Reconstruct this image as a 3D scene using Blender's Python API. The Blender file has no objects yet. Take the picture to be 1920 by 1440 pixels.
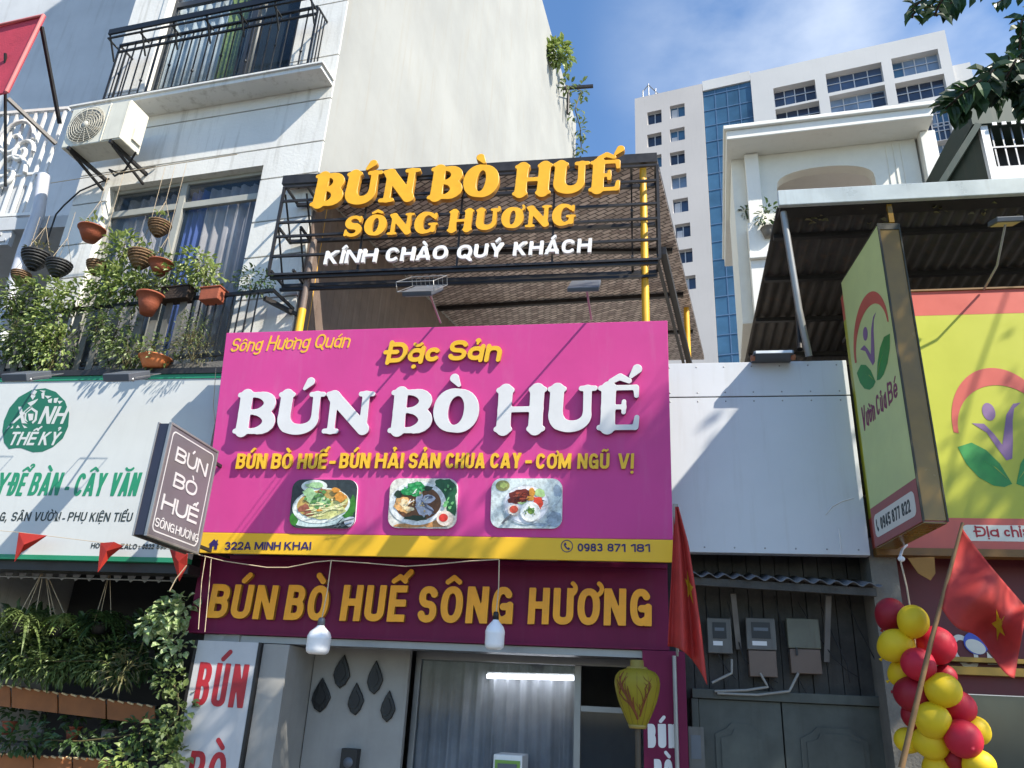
import bpy, math, random, unicodedata
import numpy as np
from mathutils import Vector as V, Matrix
random.seed(7)
SC = bpy.context.scene
COL = SC.collection
R_ = math.radians
# ------------------------------------------------------------------ camera, sky, sun, exposure
FPX = 1480.0
PIT, ROL, YAW = R_(22.5), R_(2.95), R_(10.0)
CAM = V((0, -8.0, 1.6))
_r0 = V((math.cos(YAW), math.sin(YAW), 0))
_f = V((-math.sin(YAW) * math.cos(PIT), math.cos(YAW) * math.cos(PIT), math.sin(PIT)))
_u = _r0.cross(_f)
_R = _r0 * math.cos(ROL) + _u * math.sin(ROL)
_U = -_r0 * math.sin(ROL) + _u * math.cos(ROL)
cd = bpy.data.cameras.new('camera')
cd.sensor_fit = 'HORIZONTAL'; cd.sensor_width = 36.0; cd.lens = 36.0 * FPX / 1920.0
cd.clip_start = 0.05; cd.clip_end = 2000
cam = bpy.data.objects.new('camera', cd); COL.objects.link(cam)
m = Matrix((( _R.x, _U.x, -_f.x, CAM.x), (_R.y, _U.y, -_f.y, CAM.y), (_R.z, _U.z, -_f.z, CAM.z), (0, 0, 0, 1)))
cam.matrix_world = m
SC.camera = cam

def ray(px, py): return _f + _R * ((px - 960) / FPX) + _U * ((720 - py) / FPX)
SUN = V((1.7, -1.0, 2.0)).normalized()          # direction towards the sun
w = bpy.data.worlds.new('World'); SC.world = w; w.use_nodes = True
nt = w.node_tree; N = nt.nodes; L = nt.links
for n in list(N): N.remove(n)
out = N.new('ShaderNodeOutputWorld'); bg = N.new('ShaderNodeBackground'); bg.inputs['Strength'].default_value = 0.10
sky = N.new('ShaderNodeTexSky'); sky.sky_type = 'NISHITA'; sky.sun_disc = False
sky.sun_elevation = math.asin(SUN.z); sky.sun_rotation = math.atan2(SUN.x, SUN.y)
sky.air_density = 1.0; sky.dust_density = 0.25; sky.ozone_density = 2.2; sky.altitude = 10
tc = N.new('ShaderNodeTexCoord'); mp = N.new('ShaderNodeMapping'); mp.inputs['Scale'].default_value = (1.6, 1.6, 3.2)
mp.inputs['Location'].default_value = (0.35, 0.1, 0.0)
nz = N.new('ShaderNodeTexNoise'); nz.inputs['Scale'].default_value = 1.7; nz.inputs['Detail'].default_value = 7; nz.inputs['Roughness'].default_value = 0.52
rp = N.new('ShaderNodeValToRGB'); rp.color_ramp.elements[0].position = 0.42; rp.color_ramp.elements[1].position = 0.80
mx = N.new('ShaderNodeMix'); mx.data_type = 'RGBA'
mx.inputs['B'].default_value = (6.5, 7.0, 7.6, 1)
L.new(tc.outputs['Generated'], mp.inputs['Vector']); L.new(mp.outputs['Vector'], nz.inputs['Vector']); L.new(nz.outputs['Fac'], rp.inputs['Fac'])
# the clouds gather in one part of the sky
cdir = (ray(1620, 30)).normalized()
dt = N.new('ShaderNodeVectorMath'); dt.operation = 'DOT_PRODUCT'; dt.inputs[1].default_value = cdir; L.new(tc.outputs['Generated'], dt.inputs[0])
mr = N.new('ShaderNodeMapRange'); mr.interpolation_type = 'SMOOTHSTEP'; mr.inputs['From Min'].default_value = .95; mr.inputs['From Max'].default_value = 1.0; L.new(dt.outputs['Value'], mr.inputs['Value'])
ml = N.new('ShaderNodeMath'); ml.operation = 'MULTIPLY'; L.new(rp.outputs['Color'], ml.inputs[0]); L.new(mr.outputs['Result'], ml.inputs[1])
hs = N.new('ShaderNodeHueSaturation'); hs.inputs['Saturation'].default_value = 1.13; hs.inputs['Value'].default_value = 1.45; L.new(sky.outputs['Color'], hs.inputs['Color'])
L.new(ml.outputs['Value'], mx.inputs['Factor']); L.new(hs.outputs['Color'], mx.inputs['A'])
L.new(mx.outputs['Result'], bg.inputs['Color']); L.new(bg.outputs['Background'], out.inputs['Surface'])
sl = bpy.data.lights.new('sun', 'SUN'); sl.energy = 5.0; sl.angle = R_(0.55); sl.color = (1.0, 0.925, 0.80)
so = bpy.data.objects.new('sun', sl); COL.objects.link(so); so.location = (12, -12, 20)
so.rotation_euler = (-SUN).to_track_quat('-Z', 'Y').to_euler()
SC.view_settings.view_transform = 'Standard'; SC.view_settings.look = 'None'
SC.view_settings.exposure = 0.85; SC.view_settings.gamma = 1.0

# ------------------------------------------------------------------ pixel of the photograph -> point on a real plane
def at(px, py, Y):
    d = ray(px, py); return CAM + d * ((Y - CAM.y) / d.y)
def aX(px, py, X):
    d = ray(px, py); return CAM + d * ((X - CAM.x) / d.x)
def aZ(px, py, Z):
    d = ray(px, py); return CAM + d * ((Z - CAM.z) / d.z)
def proj(P):
    d = V(P) - CAM; c = d.dot(_f)
    return (960 + FPX * d.dot(_R) / c, 720 - FPX * d.dot(_U) / c, c)

class Fr:
    """a flat frame: origin, two in-plane axes, normal w = u x v"""
    def __init__(s, o, u, v):
        s.o = V(o); s.u = V(u).normalized(); s.v = V(v).normalized(); s.w = s.u.cross(s.v).normalized()
    def P(s, u, v, w=0.0): return s.o + s.u * u + s.v * v + s.w * w
    def px(s, x, y, w=0.0):
        d = ray(x, y); o = s.o + s.w * w
        q = CAM + d * ((o - CAM).dot(s.w) / d.dot(s.w)) - o
        return q.dot(s.u), q.dot(s.v)
    def at(s, x, y, w=0.0):
        a, b = s.px(x, y, w); return s.P(a, b, w)
X3, Y3, Z3 = V((1, 0, 0)), V((0, 1, 0)), V((0, 0, 1))
def FY(Y): return Fr((0, Y, 0), X3, Z3)

# ------------------------------------------------------------------ mesh builder
class MB:
    def __init__(s): s.v = []; s.f = []; s.m = []; s.s = []
    def add(s, vs, fs, mi=0, sm=False):
        b = len(s.v); s.v += [V(p) for p in vs]
        for f in fs: s.f.append(tuple(b + i for i in f)); s.m.append(mi); s.s.append(sm)
    def boxf(s, fr, u, v, w, mi=0):
        p = [fr.P(a, b, c) for c in w for b in v for a in u]
        s.add(p, [(0, 2, 3, 1), (4, 5, 7, 6), (0, 1, 5, 4), (2, 6, 7, 3), (0, 4, 6, 2), (1, 3, 7, 5)], mi)
        return s
    def box(s, x, y, z, mi=0): return s.boxf(Fr((0, 0, 0), X3, Y3), x, y, z, mi)
    def hexa(s, lo, hi, mi=0):
        p = list(lo) + list(hi); n = len(lo)
        s.add(p, [tuple(reversed(range(n))), tuple(range(n, 2 * n))] + [(i, (i + 1) % n, n + (i + 1) % n, n + i) for i in range(n)], mi)
        return s
    def prism(s, pts, d, mi=0):
        return s.hexa([V(p) for p in pts], [V(p) + d for p in pts], mi)
    def bar(s, a, b, t, t2=None, up=None, mi=0):
        a, b = V(a), V(b); d = (b - a).normalized(); up = V(up) if up else (Z3 if abs(d.z) < .9 else Y3)
        x = d.cross(up).normalized(); y = x.cross(d); t2 = t2 or t
        q = lambda c: [c - x * t / 2 - y * t2 / 2, c + x * t / 2 - y * t2 / 2, c + x * t / 2 + y * t2 / 2, c - x * t / 2 + y * t2 / 2]
        return s.hexa(q(a), q(b), mi)
    def tube(s, pts, r, n=8, mi=0, cap=True, sm=True):
        pts = [V(p) for p in pts]; k = len(pts); rr = r if isinstance(r, (list, tuple)) else [r] * k
        vs = []; px = None
        for i, p in enumerate(pts):
            t = (pts[min(i + 1, k - 1)] - pts[max(i - 1, 0)]).normalized()
            if px is None: px = t.orthogonal().normalized()
            px = (px - t * px.dot(t)).normalized(); py = t.cross(px)
            vs += [p + (px * math.cos(2 * math.pi * j / n) + py * math.sin(2 * math.pi * j / n)) * rr[i] for j in range(n)]
        fs = [(i * n + j, i * n + (j + 1) % n, (i + 1) * n + (j + 1) % n, (i + 1) * n + j) for i in range(k - 1) for j in range(n)]
        s.add(vs, fs, mi, sm)
        if cap: s.add(vs[:n], [tuple(reversed(range(n)))], mi); s.add(vs[-n:], [tuple(range(n))], mi)
        return s
    def lathe(s, c, ax, prof, n=20, mi=0, sm=True, squash=None):
        ax = V(ax).normalized(); x = ax.orthogonal().normalized(); y = ax.cross(x); c = V(c); k = len(prof)
        vs = [c + ax * h + (x * math.cos(2 * math.pi * j / n) + y * math.sin(2 * math.pi * j / n)) * r for r, h in prof for j in range(n)]
        s.add(vs, [(i * n + j, i * n + (j + 1) % n, (i + 1) * n + (j + 1) % n, (i + 1) * n + j) for i in range(k - 1) for j in range(n)], mi, sm)
        return s
    def leaf(s, c, d, nrm, l, wd, mi=0, fold=.25):
        c, d = V(c), V(d).normalized(); x = d.cross(V(nrm))
        if x.length < 1e-3: x = d.orthogonal()
        x.normalize(); n = x.cross(d)
        vs = [c, c + d * l * .3 + x * wd * .45 + n * wd * fold, c + d * l * .68 + x * wd * .42 + n * wd * fold, c + d * l - n * l * .12,
              c + d * l * .68 - x * wd * .42 + n * wd * fold, c + d * l * .3 - x * wd * .45 + n * wd * fold, c + d * l * .5]
        s.add(vs, [(0, 1, 6), (1, 2, 6), (2, 3, 6), (3, 4, 6), (4, 5, 6), (5, 0, 6)], mi, False)
    def blade(s, c, d, l, wd, droop, mi=0, n=5):
        c = V(c); d = V(d).normalized(); sd = d.cross(Z3); sd = sd.normalized() if sd.length > 1e-3 else X3.copy()
        vs = []
        for i in range(n + 1):
            t = i / n; q = c + d * l * t - Z3 * droop * l * t * t; ww = wd * (1 - t ** 2.2) * .5 + .0006
            vs += [q - sd * ww, q + sd * ww]
        s.add(vs, [(2 * i, 2 * i + 1, 2 * i + 3, 2 * i + 2) for i in range(n)], mi)
    def ell(s, c, r, n=20, k=12, mi=0):
        c = V(c); vs = []
        for i in range(k + 1):
            a = -math.pi / 2 + math.pi * i / k
            vs += [c + V((r[0] * math.cos(a) * math.cos(2 * math.pi * j / n), r[1] * math.cos(a) * math.sin(2 * math.pi * j / n), r[2] * math.sin(a))) for j in range(n)]
        s.add(vs, [(i * n + j, i * n + (j + 1) % n, (i + 1) * n + (j + 1) % n, (i + 1) * n + j) for i in range(k) for j in range(n)], mi, True)
        return s
    def mesh(s, name, base=V((0, 0, 0))):
        me = bpy.data.meshes.new(name); me.from_pydata([tuple(p - base) for p in s.v], [], s.f)
        me.polygons.foreach_set('material_index', s.m); me.polygons.foreach_set('use_smooth', s.s); me.update(); return me

def _mats(me, mats):
    for k in (mats if isinstance(mats, (list, tuple)) else [mats]): me.materials.append(k)
def thing(name, label, cat, base, group=None, kind=None):
    o = bpy.data.objects.new(name, None); COL.objects.link(o); o.location = V(base); o.empty_display_size = .1
    if label: o['label'] = label
    if cat: o['category'] = cat
    if group: o['group'] = group
    if kind: o['kind'] = kind
    return o
def _wbase(o):
    b = V((0, 0, 0))
    while o is not None: b += o.location; o = o.parent
    return b
def part(name, mb, mats, parent, label=None, bevel=0):
    me = mb.mesh(name, _wbase(parent)); _mats(me, mats)
    o = bpy.data.objects.new(name, me); COL.objects.link(o); o.parent = parent
    if label: o['label'] = label
    if bevel: _bev(o, bevel)
    return o
def _bev(o, b):
    md = o.modifiers.new('bevel', 'BEVEL'); md.width = b; md.segments = 2; md.limit_method = 'ANGLE'; md.angle_limit = R_(40)
def solo(name, label, cat, mb, mats, base, group=None, kind=None, bevel=0):
    me = mb.mesh(name, V(base)); _mats(me, mats)
    o = bpy.data.objects.new(name, me); COL.objects.link(o); o.location = V(base)
    if label: o['label'] = label
    if cat: o['category'] = cat
    if group: o['group'] = group
    if kind: o['kind'] = kind
    if bevel: _bev(o, bevel)
    return o
def dup(root, loc, label=None):
    r = root.copy(); COL.objects.link(r); r.location = V(loc)
    if label: r['label'] = label
    for ch in list(root.children):
        c = ch.copy(); COL.objects.link(c); c.parent = r
        for g in ch.children:
            d = g.copy(); COL.objects.link(d); d.parent = c
    return r

# ------------------------------------------------------------------ materials (all procedural)
def lin(c):
    f = lambda x: x / 12.92 if x <= .04045 else ((x + .055) / 1.055) ** 2.4
    return tuple(f(k / 255) for k in c)
def M(name, rgb, rough=.6, metal=0.0, var=.12, scale=3.0, bump=0.0, bscale=40.0, streak=0.0, streakc=None, spec=.5, alpha=1.0, emit=None, estr=0.0, alb=None, thin=0.0, sub=0):
    """rgb: sRGB 0-255 of the surface's own colour; noise variation, optional rain streaks / grime and bump"""
    m = bpy.data.materials.new(name); m.use_nodes = True; t = m.node_tree; n = t.nodes; l = t.links
    b = n['Principled BSDF']; base = alb or lin(rgb)
    b.inputs['Roughness'].default_value = rough; b.inputs['Metallic'].default_value = metal; b.inputs['Specular IOR Level'].default_value = spec
    tcn = n.new('ShaderNodeTexCoord')
    no = n.new('ShaderNodeTexNoise'); no.inputs['Scale'].default_value = scale; no.inputs['Detail'].default_value = 6; no.inputs['Roughness'].default_value = .6
    l.new(tcn.outputs['Object'], no.inputs['Vector'])
    mr = n.new('ShaderNodeMapRange'); mr.inputs['From Min'].default_value = .3; mr.inputs['From Max'].default_value = .7
    mr.inputs['To Min'].default_value = 1 - var; mr.inputs['To Max'].default_value = 1 + var * .6
    l.new(no.outputs['Fac'], mr.inputs['Value'])
    mu = n.new('ShaderNodeVectorMath'); mu.operation = 'SCALE'; mu.inputs[0].default_value = base[:3]; l.new(mr.outputs['Result'], mu.inputs['Scale'])
    col = mu.outputs['Vector']
    if streak:
        mp = n.new('ShaderNodeMapping'); mp.inputs['Scale'].default_value = (5, 5, .35); l.new(tcn.outputs['Object'], mp.inputs['Vector'])
        n2 = n.new('ShaderNodeTexNoise'); n2.inputs['Scale'].default_value = 1.6; n2.inputs['Detail'].default_value = 8; n2.inputs['Roughness'].default_value = .65
        l.new(mp.outputs['Vector'], n2.inputs['Vector'])
        r2 = n.new('ShaderNodeMapRange'); r2.inputs['From Min'].default_value = .53; r2.inputs['From Max'].default_value = .78; r2.inputs['To Max'].default_value = streak
        l.new(n2.outputs['Fac'], r2.inputs['Value'])
        mx = n.new('ShaderNodeMix'); mx.data_type = 'RGBA'; l.new(r2.outputs['Result'], mx.inputs['Factor']); l.new(col, mx.inputs['A'])
        mx.inputs['B'].default_value = (*lin(streakc or (95, 88, 75)), 1); col = mx.outputs['Result']
    l.new(col, b.inputs['Base Color'])
    rr = n.new('ShaderNodeMapRange'); rr.inputs['To Min'].default_value = max(0, rough - .1); rr.inputs['To Max'].default_value = min(1, rough + .1)
    l.new(no.outputs['Fac'], rr.inputs['Value']); l.new(rr.outputs['Result'], b.inputs['Roughness'])
    if bump:
        n3 = n.new('ShaderNodeTexNoise'); n3.inputs['Scale'].default_value = bscale; n3.inputs['Detail'].default_value = 5; l.new(tcn.outputs['Object'], n3.inputs['Vector'])
        bp = n.new('ShaderNodeBump'); bp.inputs['Strength'].default_value = bump; bp.inputs['Distance'].default_value = .02
        l.new(n3.outputs['Fac'], bp.inputs['Height']); l.new(bp.outputs['Normal'], b.inputs['Normal'])
    if alpha < 1: b.inputs['Alpha'].default_value = alpha
    if thin:
        b.inputs['Transmission Weight'].default_value = 0
        tr = n.new('ShaderNodeBsdfTranslucent'); l.new(col, tr.inputs['Color']); ms = n.new('ShaderNodeMixShader'); ms.inputs['Fac'].default_value = thin
        l.new(b.outputs['BSDF'], ms.inputs[1]); l.new(tr.outputs['BSDF'], ms.inputs[2]); l.new(ms.outputs['Shader'], n['Material Output'].inputs['Surface'])
    if emit: b.inputs['Emission Color'].default_value = (*lin(emit), 1); b.inputs['Emission Strength'].default_value = estr
    return m
def MLEAF(name, c1, c2, scale=6.0, thin=.3, rough=.45):
    m = M(name, c1, rough, var=.35, scale=scale, thin=thin); t = m.node_tree; n = t.nodes; l = t.links
    # clumps of a second leaf colour, and leaf to leaf variation
    no = n.new('ShaderNodeTexNoise'); no.inputs['Scale'].default_value = scale * 1.7; no.inputs['Detail'].default_value = 3
    tc_ = n.new('ShaderNodeTexCoord'); l.new(tc_.outputs['Object'], no.inputs['Vector'])
    mr = n.new('ShaderNodeMapRange'); mr.inputs['From Min'].default_value = .38; mr.inputs['From Max'].default_value = .62; l.new(no.outputs['Fac'], mr.inputs['Value'])
    b = n['Principled BSDF']; src = b.inputs['Base Color'].links[0].from_socket
    mx = n.new('ShaderNodeMix'); mx.data_type = 'RGBA'; l.new(mr.outputs['Result'], mx.inputs['Factor']); l.new(src, mx.inputs['A']); mx.inputs['B'].default_value = (*lin(c2), 1)
    l.new(mx.outputs['Result'], b.inputs['Base Color'])
    for k in n:
        if k.type == 'BSDF_TRANSLUCENT': l.new(mx.outputs['Result'], k.inputs['Color'])
    return m

# ------------------------------------------------------------------ lettering: stroke glyphs -> signed distance -> outline -> solid letters
def arc(cx, cy, rx, ry, a0, a1, n=14, p=.86):
    o = []
    for i in range(n + 1):
        a = R_(a0 + (a1 - a0) * i / n); c, s = math.cos(a), math.sin(a)
        o.append((cx + rx * math.copysign(abs(c) ** p, c), cy + ry * math.copysign(abs(s) ** p, s)))
    return o
BW = dict(A=.68, B=.62, C=.62, D=.64, E=.54, F=.52, G=.64, H=.64, K=.64, L=.5, M=.82, N=.66, O=.68, P=.58, Q=.68, R=.62, S=.58, T=.58, U=.62, V=.66, X=.64, Y=.62, Z=.58,
          a=.52, c=.46, e=.5, f=.34, g=.52, h=.52, n=.52, o=.54, r=.36, u=.52, l=.2, t=.34)
for _c in '023456789': BW[_c] = .56
BW['1'] = .36; BW['-'] = .4; BW[' '] = .3; BW[':'] = .2; BW[','] = .2; BW['/'] = .4; BW['.'] = .2
XH = .68
def skel(c, w, h):
    """centre lines of a sans glyph in a box w x 1, stroke half width h -> (strokes, clip top)"""
    l, r, b, t, m = h, w - h, h, 1 - h, w / 2
    rx, ry = (r - l) / 2, (t - b) / 2
    S = []
    if c == 'I': return [[(m, 0), (m, 1)]]
    if c == 'l': return [[(m, 0), (m, 1)]]
    if c == 'H': return [[(l, 0), (l, 1)], [(r, 0), (r, 1)], [(l, .52), (r, .52)]]
    if c == 'N': return [[(l, 0), (l, 1)], [(r, 0), (r, 1)], [(l, 1.0), (r, 0.0)]]
    if c == 'M': return [[(l, 0), (l, 1)], [(r, 0), (r, 1)], [(l, 1), (m, .15), (r, 1)]]
    if c == 'U':
        k = min(rx, .36); return [[(l, 1), (l, b + k)] + arc(m, b + k, rx, k, 180, 360) + [(r, 1)]]
    if c == 'O': return [arc(m, .5, rx, ry, 0, 360, 30)]
    if c == '0': return [arc(m, .5, rx, ry, 0, 360, 30)]
    if c == 'Q': return [arc(m, .5, rx, ry, 0, 360, 30), [(m + .05, .22), (r + h * .6, -.1)]]
    if c == 'C': return [arc(m, .5, rx, ry, 42, 318, 24)]
    if c == 'G': return [arc(m, .5, rx, ry, 42, 300, 24) + [(r, b + .1), (r, .46)], [(m + .02, .46), (r + h, .46)], [(r, 0), (r, .5)]]
    if c == 'S':
        q = (t - .5) / 2; return [arc(m, t - q, rx, q, 18, 270, 16) + arc(m, b + q, rx, q, 90, -162, 16)[1:]]
    if c == 'E': return [[(l, 0), (l, 1)], [(l, b), (w, b)], [(l, t), (w, t)], [(l, .51), (w * .92, .51)]]
    if c == 'F': return [[(l, 0), (l, 1)], [(l, t), (w, t)], [(l, .5), (w * .9, .5)]]
    if c == 'L': return [[(l, 0), (l, 1)], [(l, b), (w, b)]]
    if c == 'T': return [[(m, 0), (m, 1)], [(0, t), (w, t)]]
    if c == 'B':
        q = (t - .52) / 2; q2 = (.52 - b) / 2
        return [[(l, 0), (l, 1)], [(l, t), (m, t)] + arc(m, t - q, rx * .92, q, 90, -90, 10) + [(l, .52)], [(l, .52), (m, .52)] + arc(m, b + q2, rx, q2, 90, -90, 10) + [(l, b)]]
    if c == 'P' or c == 'R':
        q = (t - .46) / 2; s = [[(l, 0), (l, 1)], [(l, t), (m, t)] + arc(m, t - q, rx, q, 90, -90, 10) + [(l, .46)]]
        if c == 'R': s.append([(m, .46), (r, -.02)])
        return s
    if c in 'DĐ':
        s = [[(l, 0), (l, 1)], [(l, t), (m, t)] + arc(m, .5, rx, ry, 90, -90, 18) + [(l, b)]]
        if c == 'Đ': s.append([(-.1, .52), (m * .95, .52)])
        return s
    if c == 'K': return [[(l, 0), (l, 1)], [(r + h * .3, 1.1), (l, .42)], [(l + (r - l) * .3, .6), (r + h * .3, -.1)]]
    if c == 'A': return [[(h * .75, -.1), (m, 1.06)], [(w - h * .75, -.1), (m, 1.06)], [(l * 1.4, .27), (w - l * 1.4, .27)]]
    if c == 'V': return [[(h * .75, 1.1), (m, -.06)], [(w - h * .75, 1.1), (m, -.06)]]
    if c == 'X': return [[(h, -.05), (w - h, 1.05)], [(h, 1.05), (w - h, -.05)]]
    if c == 'Y': return [[(h * .8, 1.08), (m, .44)], [(w - h * .8, 1.08), (m, .44)], [(m, .46), (m, 0)]]
    if c == 'Z': return [[(0, t), (w, t)], [(r, t), (l, b)], [(0, b), (w, b)]]
    if c == '1': return [[(r, 0), (r, 1)], [(0, .76), (r, .97)]]
    if c == '2': return [arc(m, t - .24, rx, .24, 165, -35, 14) + [(l, b)], [(l, b), (w, b)]]
    if c == '3':
        q = (t - .52) / 2; q2 = (.52 - b) / 2; return [arc(m, t - q, rx * .9, q, 150, -90, 12), arc(m, b + q2, rx, q2, 90, -150, 12)]
    if c == '4': return [[(r - .1, 0), (r - .1, 1)], [(r - .1, 1), (l, .26)], [(l, .26), (w, .26)]]
    if c == '5': return [[(w * .95, t), (l, t), (l, .52)], [(l, .54)] + arc(m, b + .26, rx, .26, 110, -150, 14)]
    if c == '6': return [arc(m, b + .25, rx, .25, 0, 360, 20), arc(m, .5, rx, ry, 180, 70, 10)]
    if c == '9': return [arc(m, t - .25, rx, .25, 0, 360, 20), arc(m, .5, rx, ry, 0, -110, 10)]
    if c == '7': return [[(0, t), (r, t), (l + .1, 0)]]
    if c == '8':
        q = (t - .52) / 2; q2 = (.52 - b) / 2; return [arc(m, t - q, rx * .9, q, 0, 360, 18), arc(m, b + q2, rx, q2, 0, 360, 18)]
    if c == '-': return [[(0, .42), (w, .42)]]
    if c == ':': return [[(m, .1), (m, .25)], [(m, .5), (m, .65)]]
    if c == '.': return [[(m, 0), (m, .15)]]
    if c == ',': return [[(m, .12), (m - .06, -.12)]]
    if c == '/': return [[(h, -.05), (w - h, 1.05)]]
    x = XH - h; yx = (x - b) / 2
    if c == 'o': return [arc(m, b + yx, rx, yx, 0, 360, 24)]
    if c == 'c': return [arc(m, b + yx, rx, yx, 45, 315, 18)]
    if c == 'e': return [arc(m, b + yx, rx, yx, 0, 318, 20), [(l, b + yx), (r, b + yx)]]
    if c == 'a': return [arc(m, b + yx, rx, yx, 0, 360, 22), [(r, 0), (r, XH)]]
    if c == 'g': return [arc(m, b + yx, rx, yx, 0, 360, 22), [(r, XH), (r, -.1)] + arc(m, -.1, rx, .15, 0, -150, 10)]
    if c in 'nh': return [[(l, 0), (l, XH if c == 'n' else 1)], arc(m, x - min(rx, .25), rx, min(rx, .25), 180, 0, 12) + [(r, 0)]]
    if c == 'u': return [[(l, XH), (l, b + .2)] + arc(m, b + min(rx, .25), rx, min(rx, .25), 180, 360, 12), [(r, XH), (r, 0)]]
    if c == 'i': return [[(m, 0), (m, XH)], [(m, .82), (m, .96)]]
    if c == 'r': return [[(l, 0), (l, XH)], arc(r, x - .2, r - l, .2, 180, 95, 8)]
    if c == 't': return [[(m, 0), (m, .92)], [(0, x), (w, x)]]
    return []
def serif(c, w):
    """heavy soft slab-serif glyphs: strokes with a radius per point"""
    K, T_, SB = .15, .05, .056
    st = lambda x, y0=.06, y1=.94, k=K: ([(x, y0), (x, .5), (x, y1)], [k * 1.06, k, k * 1.06])
    bar = lambda x0, x1, y: ([(x0, y), (x1, y)], [SB, SB])
    l, r, m = .205, w - .205, w / 2
    if c == 'H': return [st(l), st(r), ([(l, .5), (r, .5)], [.06, .06]), bar(.045, l + .14, .048), bar(.045, l + .14, .952), bar(r - .14, w - .045, .048), bar(r - .14, w - .045, .952)]
    if c == 'B': return [st(l + .02), bar(.045, m, .048), bar(.045, m, .952),
        ([(l, .952), (m, .952)] + arc(m, .735, w * .5 - .175, .212, 90, -90, 10, 1) + [(l, .518)], [.048, .05] + [.055 + .085 * math.sin(math.pi * i / 10) for i in range(11)] + [.045]),
        ([(l, .518), (m, .518)] + arc(m, .283, w * .5 - .14, .23, 90, -90, 10, 1) + [(l, .048)], [.045, .048] + [.055 + .095 * math.sin(math.pi * i / 10) for i in range(11)] + [.048])]
    if c == 'O':
        a = arc(m, .5, m - .165, .43, 0, 360, 32, .95); return [(a, [.07 + .095 * abs(math.cos(2 * math.pi * i / 32 + .12)) ** 1.3 for i in range(33)])]
    if c == 'U':
        a = arc(m, .37, m - .195, .28, 180, 360, 16, .95); return [([(l, .94)] + a + [(r, .94)], [.152] + [.15 - .065 * i / 16 * 1.0 if i > 4 else .15 for i in range(17)] + [.09]), bar(.045, l + .15, .952), bar(r - .14, w - .045, .952)]
    if c == 'N': return [([(l, .06), (l, .94)], [.085, .09]), ([(l - .02, .9), (r + .01, .1)], [.145, .145]), ([(r, .1), (r, .94)], [.09, .085]), bar(.045, l + .14, .048), bar(.045, l + .05, .952), bar(r - .13, w - .045, .952)]
    if c == 'E': return [st(l + .02), bar(.045, w - .12, .052), bar(.045, w - .12, .948), ([(l, .51), (m + .1, .51)], [.052, .05]), ([(w - .1, .06), (w - .075, .27)], [.062, .05]), ([(w - .11, .94), (w - .095, .76)], [.06, .048]), ([(m + .1, .63), (m + .1, .39)], [.045, .045])]
    if c == 'S':
        a = arc(m, .715, m - .13, .225, 25, 260, 14, 1) + arc(m, .275, m - .12, .225, 80, -155, 14, 1)[1:]
        return [(a, [.065 + .085 * math.exp(-((i - 14) / 6.0) ** 2) for i in range(len(a))]), ([(w - .12, .92), (w - .12, .7)], [.06, .045]), ([(.09, .3), (.09, .08)], [.045, .06])]
    if c == 'G':
        a = arc(m, .5, m - .135, .44, 38, 322, 26, .95); return [(a, [.06 + .1 * max(0, -math.cos(R_(38 + 284 * i / 26))) ** .8 + .012 for i in range(27)]), ([(w - .12, .9), (w - .12, .68)], [.06, .045]), ([(w - .17, .38), (w - .17, .12)], [.105, .095]), bar(w - .34, w - .045, .42)]
    return []
def marks(cs, m, top, r_, h, cap):
    """accents above or below a glyph; cs = combining characters"""
    S = []; circ = '\u0302' in cs or '\u0306' in cs
    k = min(.2, .13 + h * .4)
    y = top + h * .75 + .045
    for q in cs:
        if q == '\u0302': S.append(([(m - k, y), (m, y + .13), (m + k, y)], h * .72))
        if q == '\u0306': S.append((arc(m, y + .11, k, .11, 195, 345, 8, 1), h * .7))
        if q == '\u0301':
            ox, oy = (k + .03, .09) if circ else (0, 0); S.append(([(m - .05 + ox, y + oy), (m + .1 + ox, y + .17 + oy)], h * .85))
        if q == '\u0300':
            ox, oy = (k + .03, .09) if circ else (0, 0); S.append(([(m + .05 + ox, y + oy), (m - .1 + ox, y + .17 + oy)], h * .85))
        if q == '\u0309':
            ox, oy = (k + .05, .08) if circ else (0, .02); S.append((arc(m + ox, y + .13 + oy, .075, .07, 170, -90, 8, 1) + [(m + ox, y - .01 + oy)], h * .55))
        if q == '\u0303': S.append(([(m - k, y + .03), (m - k * .45, y + .11), (m + k * .45, y + .03), (m + k, y + .11)], h * .65))
        if q == '\u0323': S.append(([(m - .01, -.12 - h), (m + .01, -.12 - h)], h * .95))
        if q == '\u031b': S.append((arc(r_ - h * .3, top - .02, .17, .17, -60, 60, 8, 1), h * .62))
    return S
_gc = {}
def _segd(px, py, a, b, ra, rb):
    dx, dy = b[0] - a[0], b[1] - a[1]; L2 = dx * dx + dy * dy + 1e-12
    t = np.clip(((px - a[0]) * dx + (py - a[1]) * dy) / L2, 0, 1)
    return np.hypot(px - a[0] - t * dx, py - a[1] - t * dy) - (ra + (rb - ra) * t)
def _rdp(p, e):
    if len(p) < 3: return p
    a, b = np.array(p[0]), np.array(p[-1]); q = np.array(p); d = b - a; n = np.linalg.norm(d)
    dist = np.abs(d[0] * (q[:, 1] - a[1]) - d[1] * (q[:, 0] - a[0])) / n if n > 1e-9 else np.hypot(*(q - a).T)
    i = int(dist.argmax())
    if dist[i] < e: return [p[0], p[-1]]
    return _rdp(p[:i + 1], e)[:-1] + _rdp(p[i:], e)
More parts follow.
